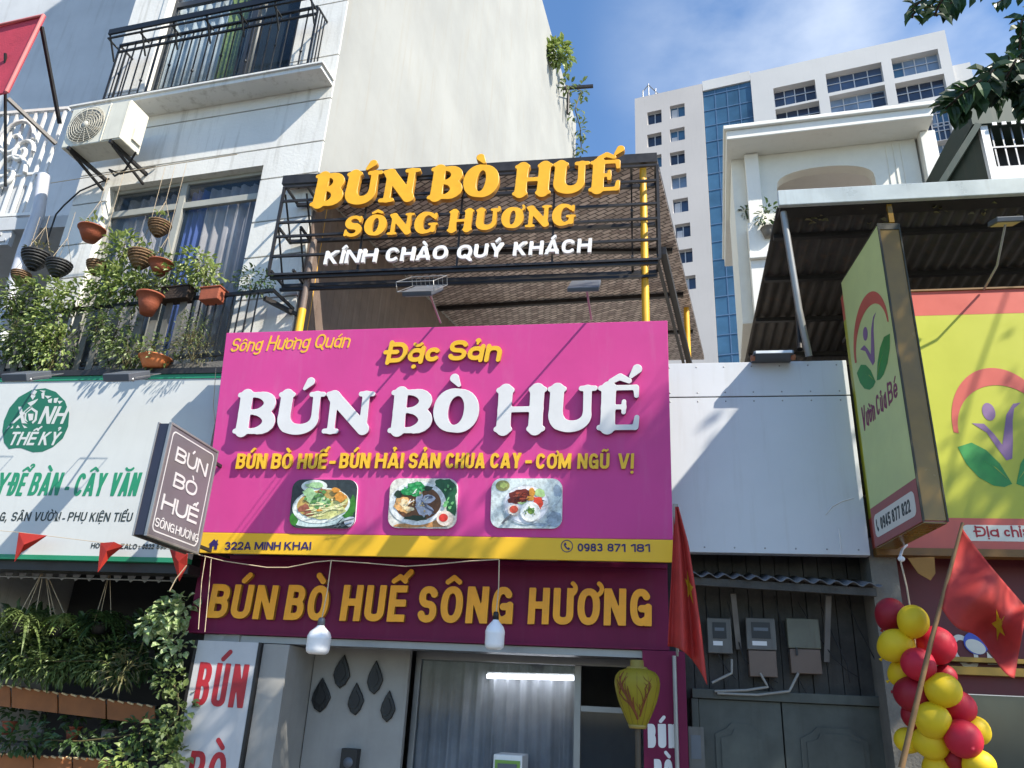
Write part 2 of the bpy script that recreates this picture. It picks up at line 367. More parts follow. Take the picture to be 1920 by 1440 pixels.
def contours(F, x0, y0, st):
    """closed outlines of F<0 by marching squares"""
    ny, nx = F.shape; nxt = {}
    ins = F < 0
    c = ins[:-1, :-1] * 1 + ins[:-1, 1:] * 2 + ins[1:, 1:] * 4 + ins[1:, :-1] * 8
    pt = {}
    def E(k, j, i):
        e = {0: ('h', j, i), 1: ('v', j, i + 1), 2: ('h', j + 1, i), 3: ('v', j, i)}[k]
        if e not in pt:
            if e[0] == 'h': a, b = F[e[1], e[2]], F[e[1], e[2] + 1]; pt[e] = (x0 + (e[2] + a / (a - b)) * st, y0 + e[1] * st)
            else: a, b = F[e[1], e[2]], F[e[1] + 1, e[2]]; pt[e] = (x0 + e[2] * st, y0 + (e[1] + a / (a - b)) * st)
        return e
    tab = {1: [(3, 0)], 2: [(0, 1)], 3: [(3, 1)], 4: [(1, 2)], 5: [(3, 0), (1, 2)], 6: [(0, 2)], 7: [(3, 2)], 8: [(2, 3)], 9: [(2, 0)], 10: [(0, 1), (2, 3)], 11: [(2, 1)], 12: [(1, 3)], 13: [(1, 0)], 14: [(0, 3)]}
    for j, i in zip(*np.nonzero((c > 0) & (c < 15))):
        for a, b in tab[int(c[j, i])]: nxt[E(a, j, i)] = E(b, j, i)
    res = []
    while nxt:
        s = next(iter(nxt)); o = [s]; e = nxt.pop(s)
        while e != s and e in nxt: o.append(e); e = nxt.pop(e)
        p = [pt[k] for k in o]
        if len(p) > 6:
            hlf = len(p) // 2; q = _rdp(p[:hlf + 1], st * .13)[:-1] + _rdp(p[hlf:] + [p[0]], st * .13)[:-1]
            if len(q) > 2: res.append(q)
    return res
def glyph(ch, style, wm, h, res):
    key = (ch, style, round(wm, 3), h, res)
    if key in _gc: return _gc[key]
    d = unicodedata.normalize('NFD', ch); base, comb = d[0], d[1:]
    if base == 'I' or base in 'li': bw = 2 * h if base != 'i' else 2 * h
    else: bw = max(BW.get({'Đ': 'D'}.get(base, base), .5) * wm, 2.6 * h if base not in ' .,:1-' else 0)
    if style == 'serif': bw = {'B': .86, 'U': .98, 'N': 1.0, 'O': .9, 'H': 1.02, 'E': .84, 'S': .74, 'G': .9}.get(base, .45) * wm
    up = base.isupper() or base in 'hlt' or base.isdigit()
    top = 1.0 if up else (XH if base != 'i' else (XH + .02 if comb else 1.0))
    if base == 'i' and comb and comb != '\u0323': pass
    xs = np.arange(-.32, bw + .42, res); ys = np.arange(-.5, 1.72, res); PX, PY = np.meshgrid(xs, ys); F = np.full(PX.shape, 9.0)
    if style == 'serif':
        for pts, rad in serif(base, bw):
            for i in range(len(pts) - 1):
                g = _segd(PX, PY, pts[i], pts[i + 1], rad[i], rad[i + 1]); kk = .035
                hh = np.maximum(kk - np.abs(F - g), 0) / kk; F = np.minimum(F, g) - hh * hh * kk * .25
        for q in comb:
            mm = bw / 2; cc = '\u0302' in comb
            if q == '\u0301': P_ = [(mm - .02 + (.26 if cc else .06), 1.1 + (.1 if cc else 0)), (mm + .11 + (.26 if cc else .06), 1.27 + (.1 if cc else 0))]; g = _segd(PX, PY, *P_, .04, .105)
            elif q == '\u0300': g = _segd(PX, PY, (mm + .02, 1.1), (mm - .1, 1.27), .04, .105)
            elif q == '\u0302': g = np.minimum(_segd(PX, PY, (mm - .2, 1.1), (mm, 1.2), .055, .075), _segd(PX, PY, (mm + .2, 1.1), (mm, 1.2), .055, .075))
            elif q == '\u031b':
                a = arc(bw - .15, .97, .13, .13, -50, 50, 6, 1); g = np.min([_segd(PX, PY, a[i], a[i + 1], .05, .045) for i in range(6)], axis=0)
            else: continue
            F = np.minimum(F, g)
    else:
        sk = skel(base, bw, h)
        if base == 'i' and comb and comb != '\u0323': sk = sk[:1]
        for pts in sk:
            n = len(pts)
            for i in range(n - 1):
                g = _segd(PX, PY, pts[i], pts[i + 1], h, h)
                F = np.minimum(F, g)
        if style == 'sans':
            # square the stroke ends at the cap line and base line
            lo = -.32 if base in 'gQ,' else 0.0; hi = 1.0 if up or base == 'i' else XH
            F = np.maximum(F, np.maximum(lo - PY, PY - hi))
            if base not in 'gQ': F = np.maximum(F, np.maximum((-.12 if base == 'Đ' else 0) - PX, PX - bw))
        for pts, hh in marks(comb, bw / 2, top, bw - h, h, up):
            for i in range(len(pts) - 1): F = np.minimum(F, _segd(PX, PY, pts[i], pts[i + 1], hh, hh))
    r = (contours(F, xs[0], ys[0], res), bw)
    _gc[key] = r; return r
def solid(name, polys, fr, depth, mats, parent, w0=0.0, bevel=0.0):
    """closed outlines (u, v) in a frame -> a filled solid of the given depth standing on the frame's plane"""
    if isinstance(polys, Words):
        for g in polys: o = solid(name, g, fr, depth, mats, parent, w0, bevel)
        return o
    cu = bpy.data.curves.new(name, 'CURVE'); cu.dimensions = '2D'; cu.fill_mode = 'BOTH'; cu.extrude = max(depth / 2 - bevel, .0003); cu.bevel_depth = bevel; cu.bevel_resolution = 1
    for p in polys:
        sp = cu.splines.new('POLY'); sp.points.add(len(p) - 1); sp.use_cyclic_u = True
        for q, pt in zip(p, sp.points): pt.co = (q[0], q[1], 0, 1)
    ob = bpy.data.objects.new(name, cu); COL.objects.link(ob)
    dg = bpy.context.evaluated_depsgraph_get(); me = bpy.data.meshes.new_from_object(ob.evaluated_get(dg))
    bpy.data.objects.remove(ob); bpy.data.curves.remove(cu)
    me.name = name; base = _wbase(parent)
    X = Matrix(((fr.u.x, fr.v.x, fr.w.x, 0), (fr.u.y, fr.v.y, fr.w.y, 0), (fr.u.z, fr.v.z, fr.w.z, 0), (0, 0, 0, 1)))
    me.transform(Matrix.Translation(fr.o + fr.w * (w0 + depth / 2) - base) @ X); me.materials.clear(); _mats(me, mats)
    for p in me.polygons: p.material_index = 0
    if isinstance(mats, (list, tuple)) and len(mats) > 1:
        for p in me.polygons: p.material_index = 0 if p.normal.dot(fr.w) > .7 else 1
    o = bpy.data.objects.new(name, me); COL.objects.link(o); o.parent = parent; return o
def text_polys(s, u0, v0, W, H, style='sans', h=.1, slant=0.0, sp=.1, res=.022, du=None):
    """outlines of a line of text of width W and cap height H; glyph width adapts, the stroke weight stays"""
    def run(wm):
        x = 0; out = []
        for ch in s:
            if ch == ' ': x += .34 * wm + sp * .5; continue
            cs, bw = glyph(ch, style, wm, h, res); out.append((x, cs)); x += bw + sp
        return x - sp, out
    lo, hi = .25, 2.2
    tgt = W / H
    adv = lambda wm: sum((.34 * wm + sp * .5) if ch == ' ' else (_adv(ch, style, wm, h) + sp) for ch in s) - sp
    for _ in range(30):
        mid = (lo + hi) / 2
        if adv(mid) < tgt: lo = mid
        else: hi = mid
    wtot, out = run(round(mid, 3)); kx = tgt / wtot
    return [[(u0 + ((x + p[0]) * kx + slant * p[1]) * H, v0 + p[1] * H + (du or 0) * ((x + p[0]) * kx * H)) for p in c] for x, cs in out for c in cs]
def _adv(ch, style, wm, h):
    b = unicodedata.normalize('NFD', ch)[0]
    if style == 'serif': return {'B': .86, 'U': .98, 'N': 1.0, 'O': .9, 'H': 1.02, 'E': .84, 'S': .74, 'G': .9}.get(b, .45) * wm
    if b in 'Ili': return 2 * h
    return max(BW.get({'Đ': 'D'}.get(b, b), .5) * wm, 2.6 * h if b not in ' .,:1-' else 0)
class Words(list):
    """outlines grouped by word: each word becomes a solid of its own"""
    def __add__(s, o): return [p for g in s for p in g] + list(o)
def words(fr, spec, w0=0.0, **kw):
    """spec: list of (text, left px, right px, baseline y left, baseline y right, cap height px); -> outlines in the frame"""
    out = Words()
    for s, xl, xr, yl, yr, cap in spec:
        a, b = fr.px(xl, yl, w0), fr.px(xr, yr, w0); t = fr.px((xl + xr) / 2, (yl + yr) / 2 - cap, w0); mid = (a[1] + b[1]) / 2
        out.append(text_polys(s, a[0], a[1], b[0] - a[0], t[1] - mid, du=(b[1] - a[1]) / (b[0] - a[0]), **kw))
    return out
def ellp(cu, cv, ru, rv, n=28, rot=0.0, a0=0, a1=360):
    k = n if a1 - a0 >= 360 else n + 1; c, s = math.cos(R_(rot)), math.sin(R_(rot)); o = []
    for i in range(k):
        a = R_(a0 + (a1 - a0) * i / n); x, y = ru * math.cos(a), rv * math.sin(a); o.append((cu + x * c - y * s, cv + x * s + y * c))
    return o
def rrect(u0, u1, v0, v1, r, n=6):
    o = []
    for cx, cy, a in ((u1 - r, v1 - r, 0), (u0 + r, v1 - r, 90), (u0 + r, v0 + r, 180), (u1 - r, v0 + r, 270)):
        o += [(cx + r * math.cos(R_(a + 90 * i / n)), cy + r * math.sin(R_(a + 90 * i / n))) for i in range(n + 1)]
    return o
def holed(mb, fr, u0, u1, v0, v1, w, holes, mi=0):
    """wall slab with rectangular openings"""
    us = sorted({u0, u1, *[min(max(x, u0), u1) for h in holes for x in h[:2]]}); vs = sorted({v0, v1, *[min(max(x, v0), v1) for h in holes for x in h[2:]]})
    for j in range(len(vs) - 1):
        run = None
        for i in range(len(us) - 1):
            cu, cv = (us[i] + us[i + 1]) / 2, (vs[j] + vs[j + 1]) / 2
            hit = any(h[0] < cu < h[1] and h[2] < cv < h[3] for h in holes)
            if not hit: run = (run[0] if run else us[i], us[i + 1])
            if (hit or i == len(us) - 2) and run: mb.boxf(fr, run, (vs[j], vs[j + 1]), w, mi); run = None
def sheet(mb, fr, u, v, w, amp, waves, n=60, th=.012, mi=0, jit=.3):
    """hanging cloth: a wavy solid sheet in a frame"""
    rnd = random.Random(int(abs(u[0] * 1000)) + 3); ph = [rnd.uniform(0, 6.28) for _ in range(4)]
    prof = [(u[0] + (u[1] - u[0]) * i / n, w + amp * (math.sin(2 * math.pi * waves * i / n + ph[0]) + jit * math.sin(2 * math.pi * waves * 2.3 * i / n + ph[1]) + .5 * math.sin(2 * math.pi * waves * .37 * i / n + ph[2]))) for i in range(n + 1)]
    vs = [fr.P(a, b, c + k) for k in (0, -th) for b in v for a, c in prof]; m_ = n + 1
    fs = []
    for i in range(n): fs += [(i, i + 1, m_ + i + 1, m_ + i), (2 * m_ + i, 3 * m_ + i, 3 * m_ + i + 1, 2 * m_ + i + 1), (i, 2 * m_ + i, 2 * m_ + i + 1, i + 1), (m_ + i, m_ + i + 1, 3 * m_ + i + 1, 3 * m_ + i)]
    mb.add(vs, fs, mi, True)

# ------------------------------------------------------------------ shared materials
m_white = M('white_paint', (0, 0, 0), .5, alb=(.78, .78, .76), var=.06, streak=.25)
m_conc = M('pavement_concrete', (116, 112, 106), .85, var=.25, bump=.4)
m_steel = M('dark_steel', (52, 50, 50), .45, metal=.4, var=.3, scale=9)
m_pink = M('pink_vinyl', (0, 0, 0), .48, alb=(.62, .062, .275), var=.07, scale=1.1, bump=.25, bscale=2.2, streak=.14, streakc=(196, 150, 178), spec=.3)
m_yel = M('yellow_vinyl', (0, 0, 0), .42, alb=(.86, .50, .025), var=.05)
m_gold = M('gold_acrylic', (0, 0, 0), .38, alb=(.80, .40, .015), var=.1, scale=8)
m_goldside = M('gold_acrylic_edge', (0, 0, 0), .45, alb=(.42, .2, .02), var=.15)
m_whacr = M('white_acrylic', (0, 0, 0), .42, alb=(.72, .71, .705), var=.06, scale=5)
m_whside = M('letter_edge_shade', (0, 0, 0), .5, alb=(.30, .06, .18), var=.1)  # sides of the white letters coloured purple for the shade on them
m_purple = M('dark_magenta_panel', (0, 0, 0), .5, alb=(.165, .013, .055), var=.2, scale=1.2, spec=.18, streak=.12, streakc=(120, 90, 100), bump=.2, bscale=2.5)
m_navy = M('dark_blue_print', (45, 30, 95), .5)
m_red = M('red_print', (165, 35, 45), .5, var=.1)
m_alu = M('aluminium', (150, 150, 150), .4, metal=.6, var=.15)
m_black = M('black_plastic', (24, 24, 26), .45, var=.2)
m_grey = M('grey_metal', (95, 100, 108), .45, metal=.3, var=.15)
m_wire = M('wire', (190, 170, 140), .6)
m_wired = M('dark_wire', (30, 30, 32), .6)
m_postyel = M('yellow_post_paint', (0, 0, 0), .45, alb=(.78, .42, .02), var=.2, scale=6, streak=.3)
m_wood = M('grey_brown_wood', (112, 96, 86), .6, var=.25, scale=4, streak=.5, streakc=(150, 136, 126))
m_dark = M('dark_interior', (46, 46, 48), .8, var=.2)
m_glass = M('window_glass', (70, 86, 100), .06, var=.15, scale=1.0, spec=.8, alpha=.22)

# ------------------------------------------------------------------ setting: ground, road, pavement
g = MB(); g.box((-400, 400), (-3.2, 600), (-.3, 0)); solo('ground', None, None, g, m_conc, (0, 0, 0), kind='structure')
g = MB(); g.box((-400, 400), (-400, -3.35), (-.42, -.13)); solo('road', None, None, g, M('asphalt', (62, 62, 64), .9, var=.25, bump=.5), (0, -5, 0), kind='structure')
g = MB(); g.box((-400, 400), (-3.35, -3.2), (-.3, .002)); solo('kerb', None, None, g, M('kerb_stone', (160, 156, 148), .8, var=.2), (0, -3.3, 0), kind='structure')

# ------------------------------------------------------------------ restaurant building (fascia wall, interior room)
rest = thing('restaurant', 'narrow restaurant with open front under the dark magenta fascia and pink signboard', 'restaurant', (-2.3, 0, 0))
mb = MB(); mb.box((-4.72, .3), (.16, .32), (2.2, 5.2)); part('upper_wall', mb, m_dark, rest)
mb = MB(); mb.box((-4.72, .3), (.33, 7.5), (5.02, 5.2)); part('upper_floor', mb, M('pale_floor_tile', (0, 0, 0), .6, alb=(.62, .60, .56), var=.1), rest)
m_shopwall = M('interior_paint', (0, 0, 0), .7, alb=(.32, .31, .29), var=.12, streak=.15)
mb = MB(); mb.box((-4.7, -4.62), (.33, 4.5), (0, 2.6)); mb.box((.22, .30), (.33, 4.5), (0, 2.6)); mb.box((-4.6, .2), (4.5, 4.6), (0, 2.6)); part('room_wall', mb, m_shopwall, rest)
mb = MB(); mb.box((-4.6, .2), (.33, 4.48), (2.45, 2.5)); part('room_ceiling', mb, m_shopwall, rest)
mb = MB(); mb.boxf(FY(0), (-4.55, .02), (2.13, 2.195), (-.36, -.05)); part('soffit', mb, m_alu, rest)
xa = at(487, 1215, -.02).x
mb = MB(); mb.box((-3.86, -3.58), (.02, .7), (0, 2.12)); part('door_return', mb, m_shopwall, rest)
mb = MB(); mb.box((-3.58, -2.5), (.72, .8), (0, 2.4)); part('partition', mb, m_shopwall, rest)
# glazed front with aluminium frame
fr1 = FY(1.0)
xl, zt = fr1.px(785, 1232); xm, _ = fr1.px(1084, 1260); xr = .2
door = MB()
door.boxf(fr1, (-2.5, .2), (zt - .02, zt + .06), (-.03, .03)); door.boxf(fr1, (-2.5, -2.44), (0, zt - .02), (-.028, .028))
door.boxf(fr1, (xm - .035, xm + .035), (0, zt - .02), (-.028, .028)); zz = fr1.px(1120, 1330)[1]
door.boxf(fr1, (xm + .035, .2), (zz - .03, zz + .03), (-.026, .026))
part('aluminium_frame', door, m_alu, rest, bevel=.004)
mb = MB(); mb.boxf(fr1, (-2.44, xm - .035), (0, zt - .02), (-.004, .004)); mb.boxf(fr1, (xm + .035, .2), (0, zz - .03), (-.004, .004)); part('door_glass', mb, m_glass, rest)
m_curt = M('curtain_plastic', (0, 0, 0), .4, alb=(.60, .62, .66), var=.25, scale=3, streak=.35, streakc=(60, 62, 70), thin=.35)
cu = thing('strip_curtain', 'pale translucent strip curtain hanging behind the aluminium shop front', 'curtain', (-1.6, 1.12, 2.1))
mb = MB(); sheet(mb, FY(1.16), (-2.46, xm), (.02, 2.08), 0, .028, 11, 150, .004); part('curtain_cloth', mb, m_curt, cu)
mb = MB(); mb.boxf(FY(1.16), (-2.46, xm), (2.085, 2.12), (-.02, .02)); part('curtain_rail', mb, m_alu, cu)
la, lb = at(913, 1268, 1.07), at(1076, 1272, 1.07)
tl = thing('tube_lamp', 'lit white fluorescent tube shining behind the shop glass', 'lamp', (la + lb) / 2)
mb = MB(); mb.tube([la, lb], .022, 12); part('tube', mb, M('lit_tube', (255, 255, 255), .4, emit=(235, 242, 255), estr=5), tl)
mb = MB(); mb.bar(la + V((0, .035, .03)), lb + V((0, .035, .03)), .05, .03); part('batten', mb, m_white, tl)
# five dark leaf shaped ornaments on the partition
fp = FY(.72)
m_orn = M('black_glazed_clay', (20, 20, 22), .35, var=.4, scale=12, bump=.3)
for i, (x, y, hw, hh, rot, lb_) in enumerate([(604, 1305, 17, 29, 4, 'dark leaf shaped wall ornament, lower left of the five'), (643, 1261, 15, 28, -4, 'dark leaf shaped wall ornament, topmost of the five beside the hanging bulb'),
        (705, 1272, 14, 28, 2, 'dark leaf shaped wall ornament, top right of the five with a pointed tip'), (669, 1312, 14, 27, 6, 'dark leaf shaped wall ornament in the middle of the lower row'), (729, 1326, 13, 26, 0, 'dark leaf shaped wall ornament, lowest and rightmost of the five')]):
    c = fp.px(x, y); sc_ = fp.px(x + hw, y)[0] - c[0]; sv = fp.px(x, y - hh)[1] - c[1]
    outl = [(0, -1), (.55, -.72), (.95, -.15), (.72, .25), (.3, .72), (-.05, 1.1), (-.42, .75), (-.85, .2), (-.98, -.25), (-.6, -.75)]
    a = R_(rot); pl = [(c[0] + (px * math.cos(a) - py * math.sin(a)) * sc_, c[1] + (px * math.sin(a) + py * math.cos(a)) * sv) for px, py in outl]
    t = thing('wall_ornament', lb_, 'ornament', fp.P(c[0], c[1]), 'leaf shaped ornaments on the inner wall')
    solid('shell', [pl], fp, .03, m_orn, t, .002, .008)
    solid('inner_leaf', [[(c[0] + (q[0] - c[0]) * .55, c[1] + (q[1] - c[1]) * .6) for q in pl]], fp, .008, m_black, t, .033)
    c_, s0 = c, sv
b0 = fp.at(650, 1400); mb = MB(); bx = fp.px(648, 1402); b2 = fp.px(678, 1400)
t = thing('speaker', 'small black speaker box on the inner wall below the leaf ornaments', 'speaker', fp.P((bx[0] + b2[0]) / 2, .95, .06))
mb.boxf(fp, (bx[0], b2[0]), (.75, bx[1]), (.002, .12)); part('cabinet', mb, m_black, t, bevel=.006)
mb = MB(); mb.lathe(fp.P((bx[0] + b2[0]) / 2, bx[1] - .13, .121), fp.w, [(.0, .002), (.05, .004), (.052, 0)], 20); part('cone', mb, m_grey, t)
# white and green cooler behind the curtain line
c0, c1 = at(932, 1412, .7), at(985, 1412, .7)
t = thing('display_cooler', 'white and green drinks cooler just showing at the bottom of the shop front', 'cooler', ((c0.x + c1.x) / 2, .7, 0))
mb = MB(); mb.box((c0.x, c1.x), (.5, .95), (.12, c0.z)); part('body', mb, m_white, t, bevel=.01)
mb = MB(); mb.box((c0.x + .02, c1.x - .02), (.488, .498), (.2, c0.z - .05)); part('door', mb, M('cooler_green', (120, 160, 70), .3), t)
mb = MB(); mb.box((c0.x + .05, c1.x - .05), (.47, .486), (.3, c0.z - .08)); part('glass_panel', mb, m_grey, t)

# ------------------------------------------------------------------ fascia board
F0 = FY(0)
fx0, fx1 = -4.73, .235
fas = thing('fascia_board', 'dark magenta fascia with large gold capitals in the shade below the pink signboard', 'fascia sign', (-2.25, 0, 2.2))
mb = MB(); mb.box((fx0, fx1), (0, .155), (2.2, 3.02)); part('panel', mb, m_purple, fas, bevel=.006)
mb = MB(); mb.boxf(F0, (fx0, fx1), (2.965, 3.0), (.002, .03)); mb.boxf(F0, (fx0, fx1), (2.202, 2.222), (.002, .018)); part('trim', mb, m_purple, fas)
solid('lettering', words(F0, [('BÚN', 387, 512, 1158, 1162, 64), ('BÒ', 531, 611, 1162, 1164, 66), ('HUẾ', 636, 757, 1164, 1166, 68), ('SÔNG', 781, 960, 1167, 1170, 69), ('HƯƠNG', 989, 1222, 1170, 1174, 69)], .05, h=.098, slant=.02, sp=.11, res=.02), F0, .05, [M('fascia_gold', (0, 0, 0), .45, alb=(.98, .40, .01), var=.12, scale=6), m_goldside], fas, .004)

# ------------------------------------------------------------------ pink signboard, leaning out at the top
SG = Fr((0, -.55, 2.94), X3, V((0, -.32, 2.3)))
q = [SG.px(*p) for p in ((425, 625), (1252, 600), (1262, 1045), (372, 1045))]
su0, su1 = (q[0][0] + q[3][0]) / 2, (q[1][0] + q[2][0]) / 2; sv0, sv1 = (q[2][1] + q[3][1]) / 2, (q[0][1] + q[1][1]) / 2
sign = thing('signboard', 'large bright pink restaurant signboard with white letters, dish photos and yellow address band', 'sign', SG.P((su0 + su1) / 2, sv0, -.05))
bnd = sv0 + .205
mb = MB(); mb.boxf(SG, (su0, su1), (bnd, sv1), (-.10, 0)); part('panel', mb, m_pink, sign, bevel=.004)
mb = MB(); mb.boxf(SG, (su0, su1), (sv0, bnd - .002), (-.10, .002)); part('address_band', mb, m_yel, sign, bevel=.004)
mb = MB(); mb.boxf(SG, (su0 + .02, su1 - .02), (sv0 + .01, sv0 + .06), (-.2, -.101)); mb.boxf(SG, (su0 + .02, su1 - .02), (sv1 - .08, sv1 - .02), (-.2, -.101))
for k in range(6):
    uu = su0 + .1 + (su1 - su0 - .2) * k / 5
    mb.bar(SG.P(uu, .3, -.12), (uu, .16, 3.15), .05); mb.bar(SG.P(uu, sv1 - .3, -.12), (uu, .16, 4.95), .05)
part('bracket_frame', mb, m_steel, sign)
solid('title_lettering', words(SG, [('BÚN', 436, 694, 812, 812, 76), ('BÒ', 727, 894, 811, 809, 79), ('HUẾ', 926, 1200, 809, 805, 82)], .06, style='serif', slant=.04, sp=.04, res=.016), SG, .055, [m_whacr, m_whside], sign, .004, .003)
solid('heading_lettering', words(SG, [('Đặc', 722, 822, 680, 677, 38), ('Sản', 838, 938, 676, 674, 38)], .04, style='round', h=.105, slant=.16, sp=.07, res=.022), SG, .035, [m_yel, m_goldside], sign, .003)
solid('script_lettering', words(SG, [('Sông', 431, 489, 660, 657, 25), ('Hương', 499, 578, 657, 653, 26), ('Quán', 588, 654, 653, 651, 26)], .0, style='round', h=.06, slant=.22, sp=.07, res=.026), SG, .003, m_yel, sign, .001)
solid('menu_lettering', words(SG, [('BÚN', 441, 497, 879, 879, 29), ('BÒ', 507, 546, 879, 879, 29), ('HUẾ', 556, 610, 879, 879, 29), ('-', 616, 627, 879, 879, 29), ('BÚN', 635, 692, 878, 878, 29), ('HẢI', 702, 755, 878, 878, 29), ('SẢN', 765, 824, 878, 878, 29), ('CHUA', 834, 908, 878, 878, 29),
    ('CAY', 918, 976, 878, 878, 29), ('-', 984, 996, 878, 878, 29), ('CƠM', 1004, 1070, 879, 879, 29), ('NGŨ', 1082, 1142, 879, 879, 29), ('VỊ', 1158, 1188, 879, 879, 29)], .03, h=.098, slant=.05, sp=.085, res=.026), SG, .028, [m_yel, m_goldside], sign, .003)
solid('address_lettering', words(SG, [('322A', 421, 470, 1031, 1031, 15), ('MINH', 477, 526, 1031, 1031, 15), ('KHAI', 533, 583, 1031, 1031, 15), ('0983', 1083, 1130, 1034, 1034, 15), ('871', 1139, 1173, 1034, 1035, 15), ('181', 1183, 1219, 1035, 1035, 15)], .002, h=.1, sp=.1, res=.035), SG, .002, m_navy, sign, .0035)
hc, hr = SG.px(401, 1021), .055
solid('house_symbol', [[(hc[0] + a * hr, hc[1] + b * hr) for a, b in ((-1, 0), (0, 1.0), (.5, .5), (.5, .85), (.75, .85), (.75, .25), (1, 0), (.75, 0), (.75, -.9), (.2, -.9), (.2, -.25), (-.2, -.25), (-.2, -.9), (-.75, -.9), (-.75, 0))]], SG, .002, m_navy, sign, .0035)
hc = SG.px(1063, 1024)
solid('phone_symbol', [ellp(*hc, .058, .058), ellp(*hc, .05, .05), [(hc[0] + a * .05, hc[1] + b * .05) for a, b in ((-.45, .6), (-.2, .68), (-.05, .25), (-.25, .1), (.1, -.35), (.3, -.2), (.62, -.4), (.5, -.65), (.2, -.72), (-.3, -.3), (-.6, .2))]], SG, .002, m_navy, sign, .0035)

# three printed dish photographs, rounded corners, on raised boards
def blob(cu, cv, ru, rv, rnd, n=14, j=.25, rot=0): return [(cu + (x - cu) * (1 + rnd.uniform(-j, j)), cv + (y - cv) * (1 + rnd.uniform(-j, j))) for x, y in ellp(cu, cv, ru, rv, n, rot)]
FM = {}
def fm(*c):
    if c not in FM: FM[c] = M('print_ink', c, .4, var=.42, scale=26)
    return FM[c]
def bits(n, cx, cy, rx, ry, s0, s1, seed):
    r_ = random.Random(seed); o = []
    for _ in range(n):
        a, q = r_.uniform(0, 6.283), r_.random() ** .5; o.append(('b', cx + math.cos(a) * q * rx, cy + math.sin(a) * q * ry, r_.uniform(s0, s1), r_.uniform(s0, s1) * 1.2, r_.uniform(0, 180)))
    return o
def strands(n, cx, cy, rx, ry, ln, th, rot, seed):
    r_ = random.Random(seed); return [('e', cx + r_.uniform(-rx, rx), cy + r_.uniform(-ry, ry), ln * r_.uniform(.6, 1.2), th, rot + r_.uniform(-25, 25)) for _ in range(n)]
def photo(x0, x1, y0, y1, bgc, items, lab):
    a, b = SG.px(x0, y1), SG.px(x1, y0); W, H = b[0] - a[0], b[1] - a[1]
    rnd = random.Random(int(x0))
    solid_ = lambda nm, polys, lay, col, par: solid(nm, polys, SG, .0012, fm(*col), par, .0262 + .0014 * lay)
    p = solid('food_photo', [rrect(a[0], b[0], a[1], b[1], .2 * H)], SG, .024, [fm(*bgc), m_whacr], sign, .002); p['label'] = lab
    # work in mesh coordinates relative to the sign: the sub-parts hang on the photo
    for lay, (nm, col, shapes) in enumerate(items):
        polys = []
        for s in shapes:
            k = s[0]; cu, cv, ru, rv = a[0] + s[1] * W, a[1] + s[2] * H, s[3] * W, s[4] * H; rot = s[5] if len(s) > 5 else 0
            pl = ellp(cu, cv, ru, rv, 30, rot) if k == 'e' else blob(cu, cv, ru, rv, rnd, 13, .28, rot)
            e = .012
            pl = [(min(max(x, a[0] + .004), b[0] - .004), min(max(y, a[1] + .004), b[1] - .004)) for x, y in pl]
            # keep inside the rounded corners
            r = .2 * H; fix = []
            for x, y in pl:
                cx = min(max(x, a[0] + r), b[0] - r); cy = min(max(y, a[1] + r), b[1] - r); d = math.hypot(x - cx, y - cy)
                if d > r - .004: x, y = cx + (x - cx) * (r - .004) / d, cy + (y - cy) * (r - .004) / d
                fix.append((x, y))
            if k == 'e': polys.append(fix); continue
            polys.append(fix)
        for i, pl in enumerate(polys): solid_(nm, [pl], lay + .25 * i / max(1, len(polys)), col, p)
photo(543, 673, 900, 990, (52, 62, 66), [
    ('saucer', (205, 225, 222), [('e', .46, .18, .42, .15, 4)]),
    ('herbs', (60, 130, 45), [('b', .93, .45, .07, .2), ('b', .06, .16, .07, .13), ('b', .88, .3, .09, .08)]),
    ('bowl', (232, 240, 232), [('e', .47, .46, .44, .36, 6), ('e', .34, .86, .2, .13)]),
    ('small_dish', (215, 222, 232), [('e', .94, .14, .1, .1)]),
    ('broth', (190, 160, 90), [('e', .49, .5, .39, .29, 6)]),
    ('noodles', (214, 214, 140), [('b', .56, .33, .3, .13, 12), ('b', .66, .46, .2, .1, 25), ('b', .35, .44, .1, .1)]),
    ('pork', (160, 95, 75), [('b', .22, .4, .09, .09), ('b', .3, .3, .08, .06), ('b', .48, .76, .07, .05)]),
    ('greens', (165, 205, 150), [('b', .38, .62, .14, .13), ('b', .27, .72, .1, .1), ('b', .5, .52, .12, .09), ('b', .35, .88, .14, .06)]),
    ('leaves', (70, 110, 70), [('b', .37, .58, .035, .1, -20), ('b', .46, .66, .05, .03), ('b', .42, .46, .05, .02)]),
    ('noodle_strand', (232, 232, 176), strands(16, .58, .38, .2, .14, .13, .012, 14, 1)), ('herb_bits', (96, 150, 80), bits(22, .42, .58, .2, .2, .012, .03, 2)), ('broth_glint', (240, 226, 180), bits(8, .5, .45, .3, .2, .01, .02, 3)), ('cloth_fold', (92, 104, 108), strands(5, .84, .12, .1, .08, .1, .012, 30, 4)),
    ('carrot', (222, 150, 60), [('b', .76, .63, .09, .1), ('b', .68, .78, .06, .05), ('b', .46, .36, .05, .02)])], 'printed photo of a pale noodle bowl on dark cloth')
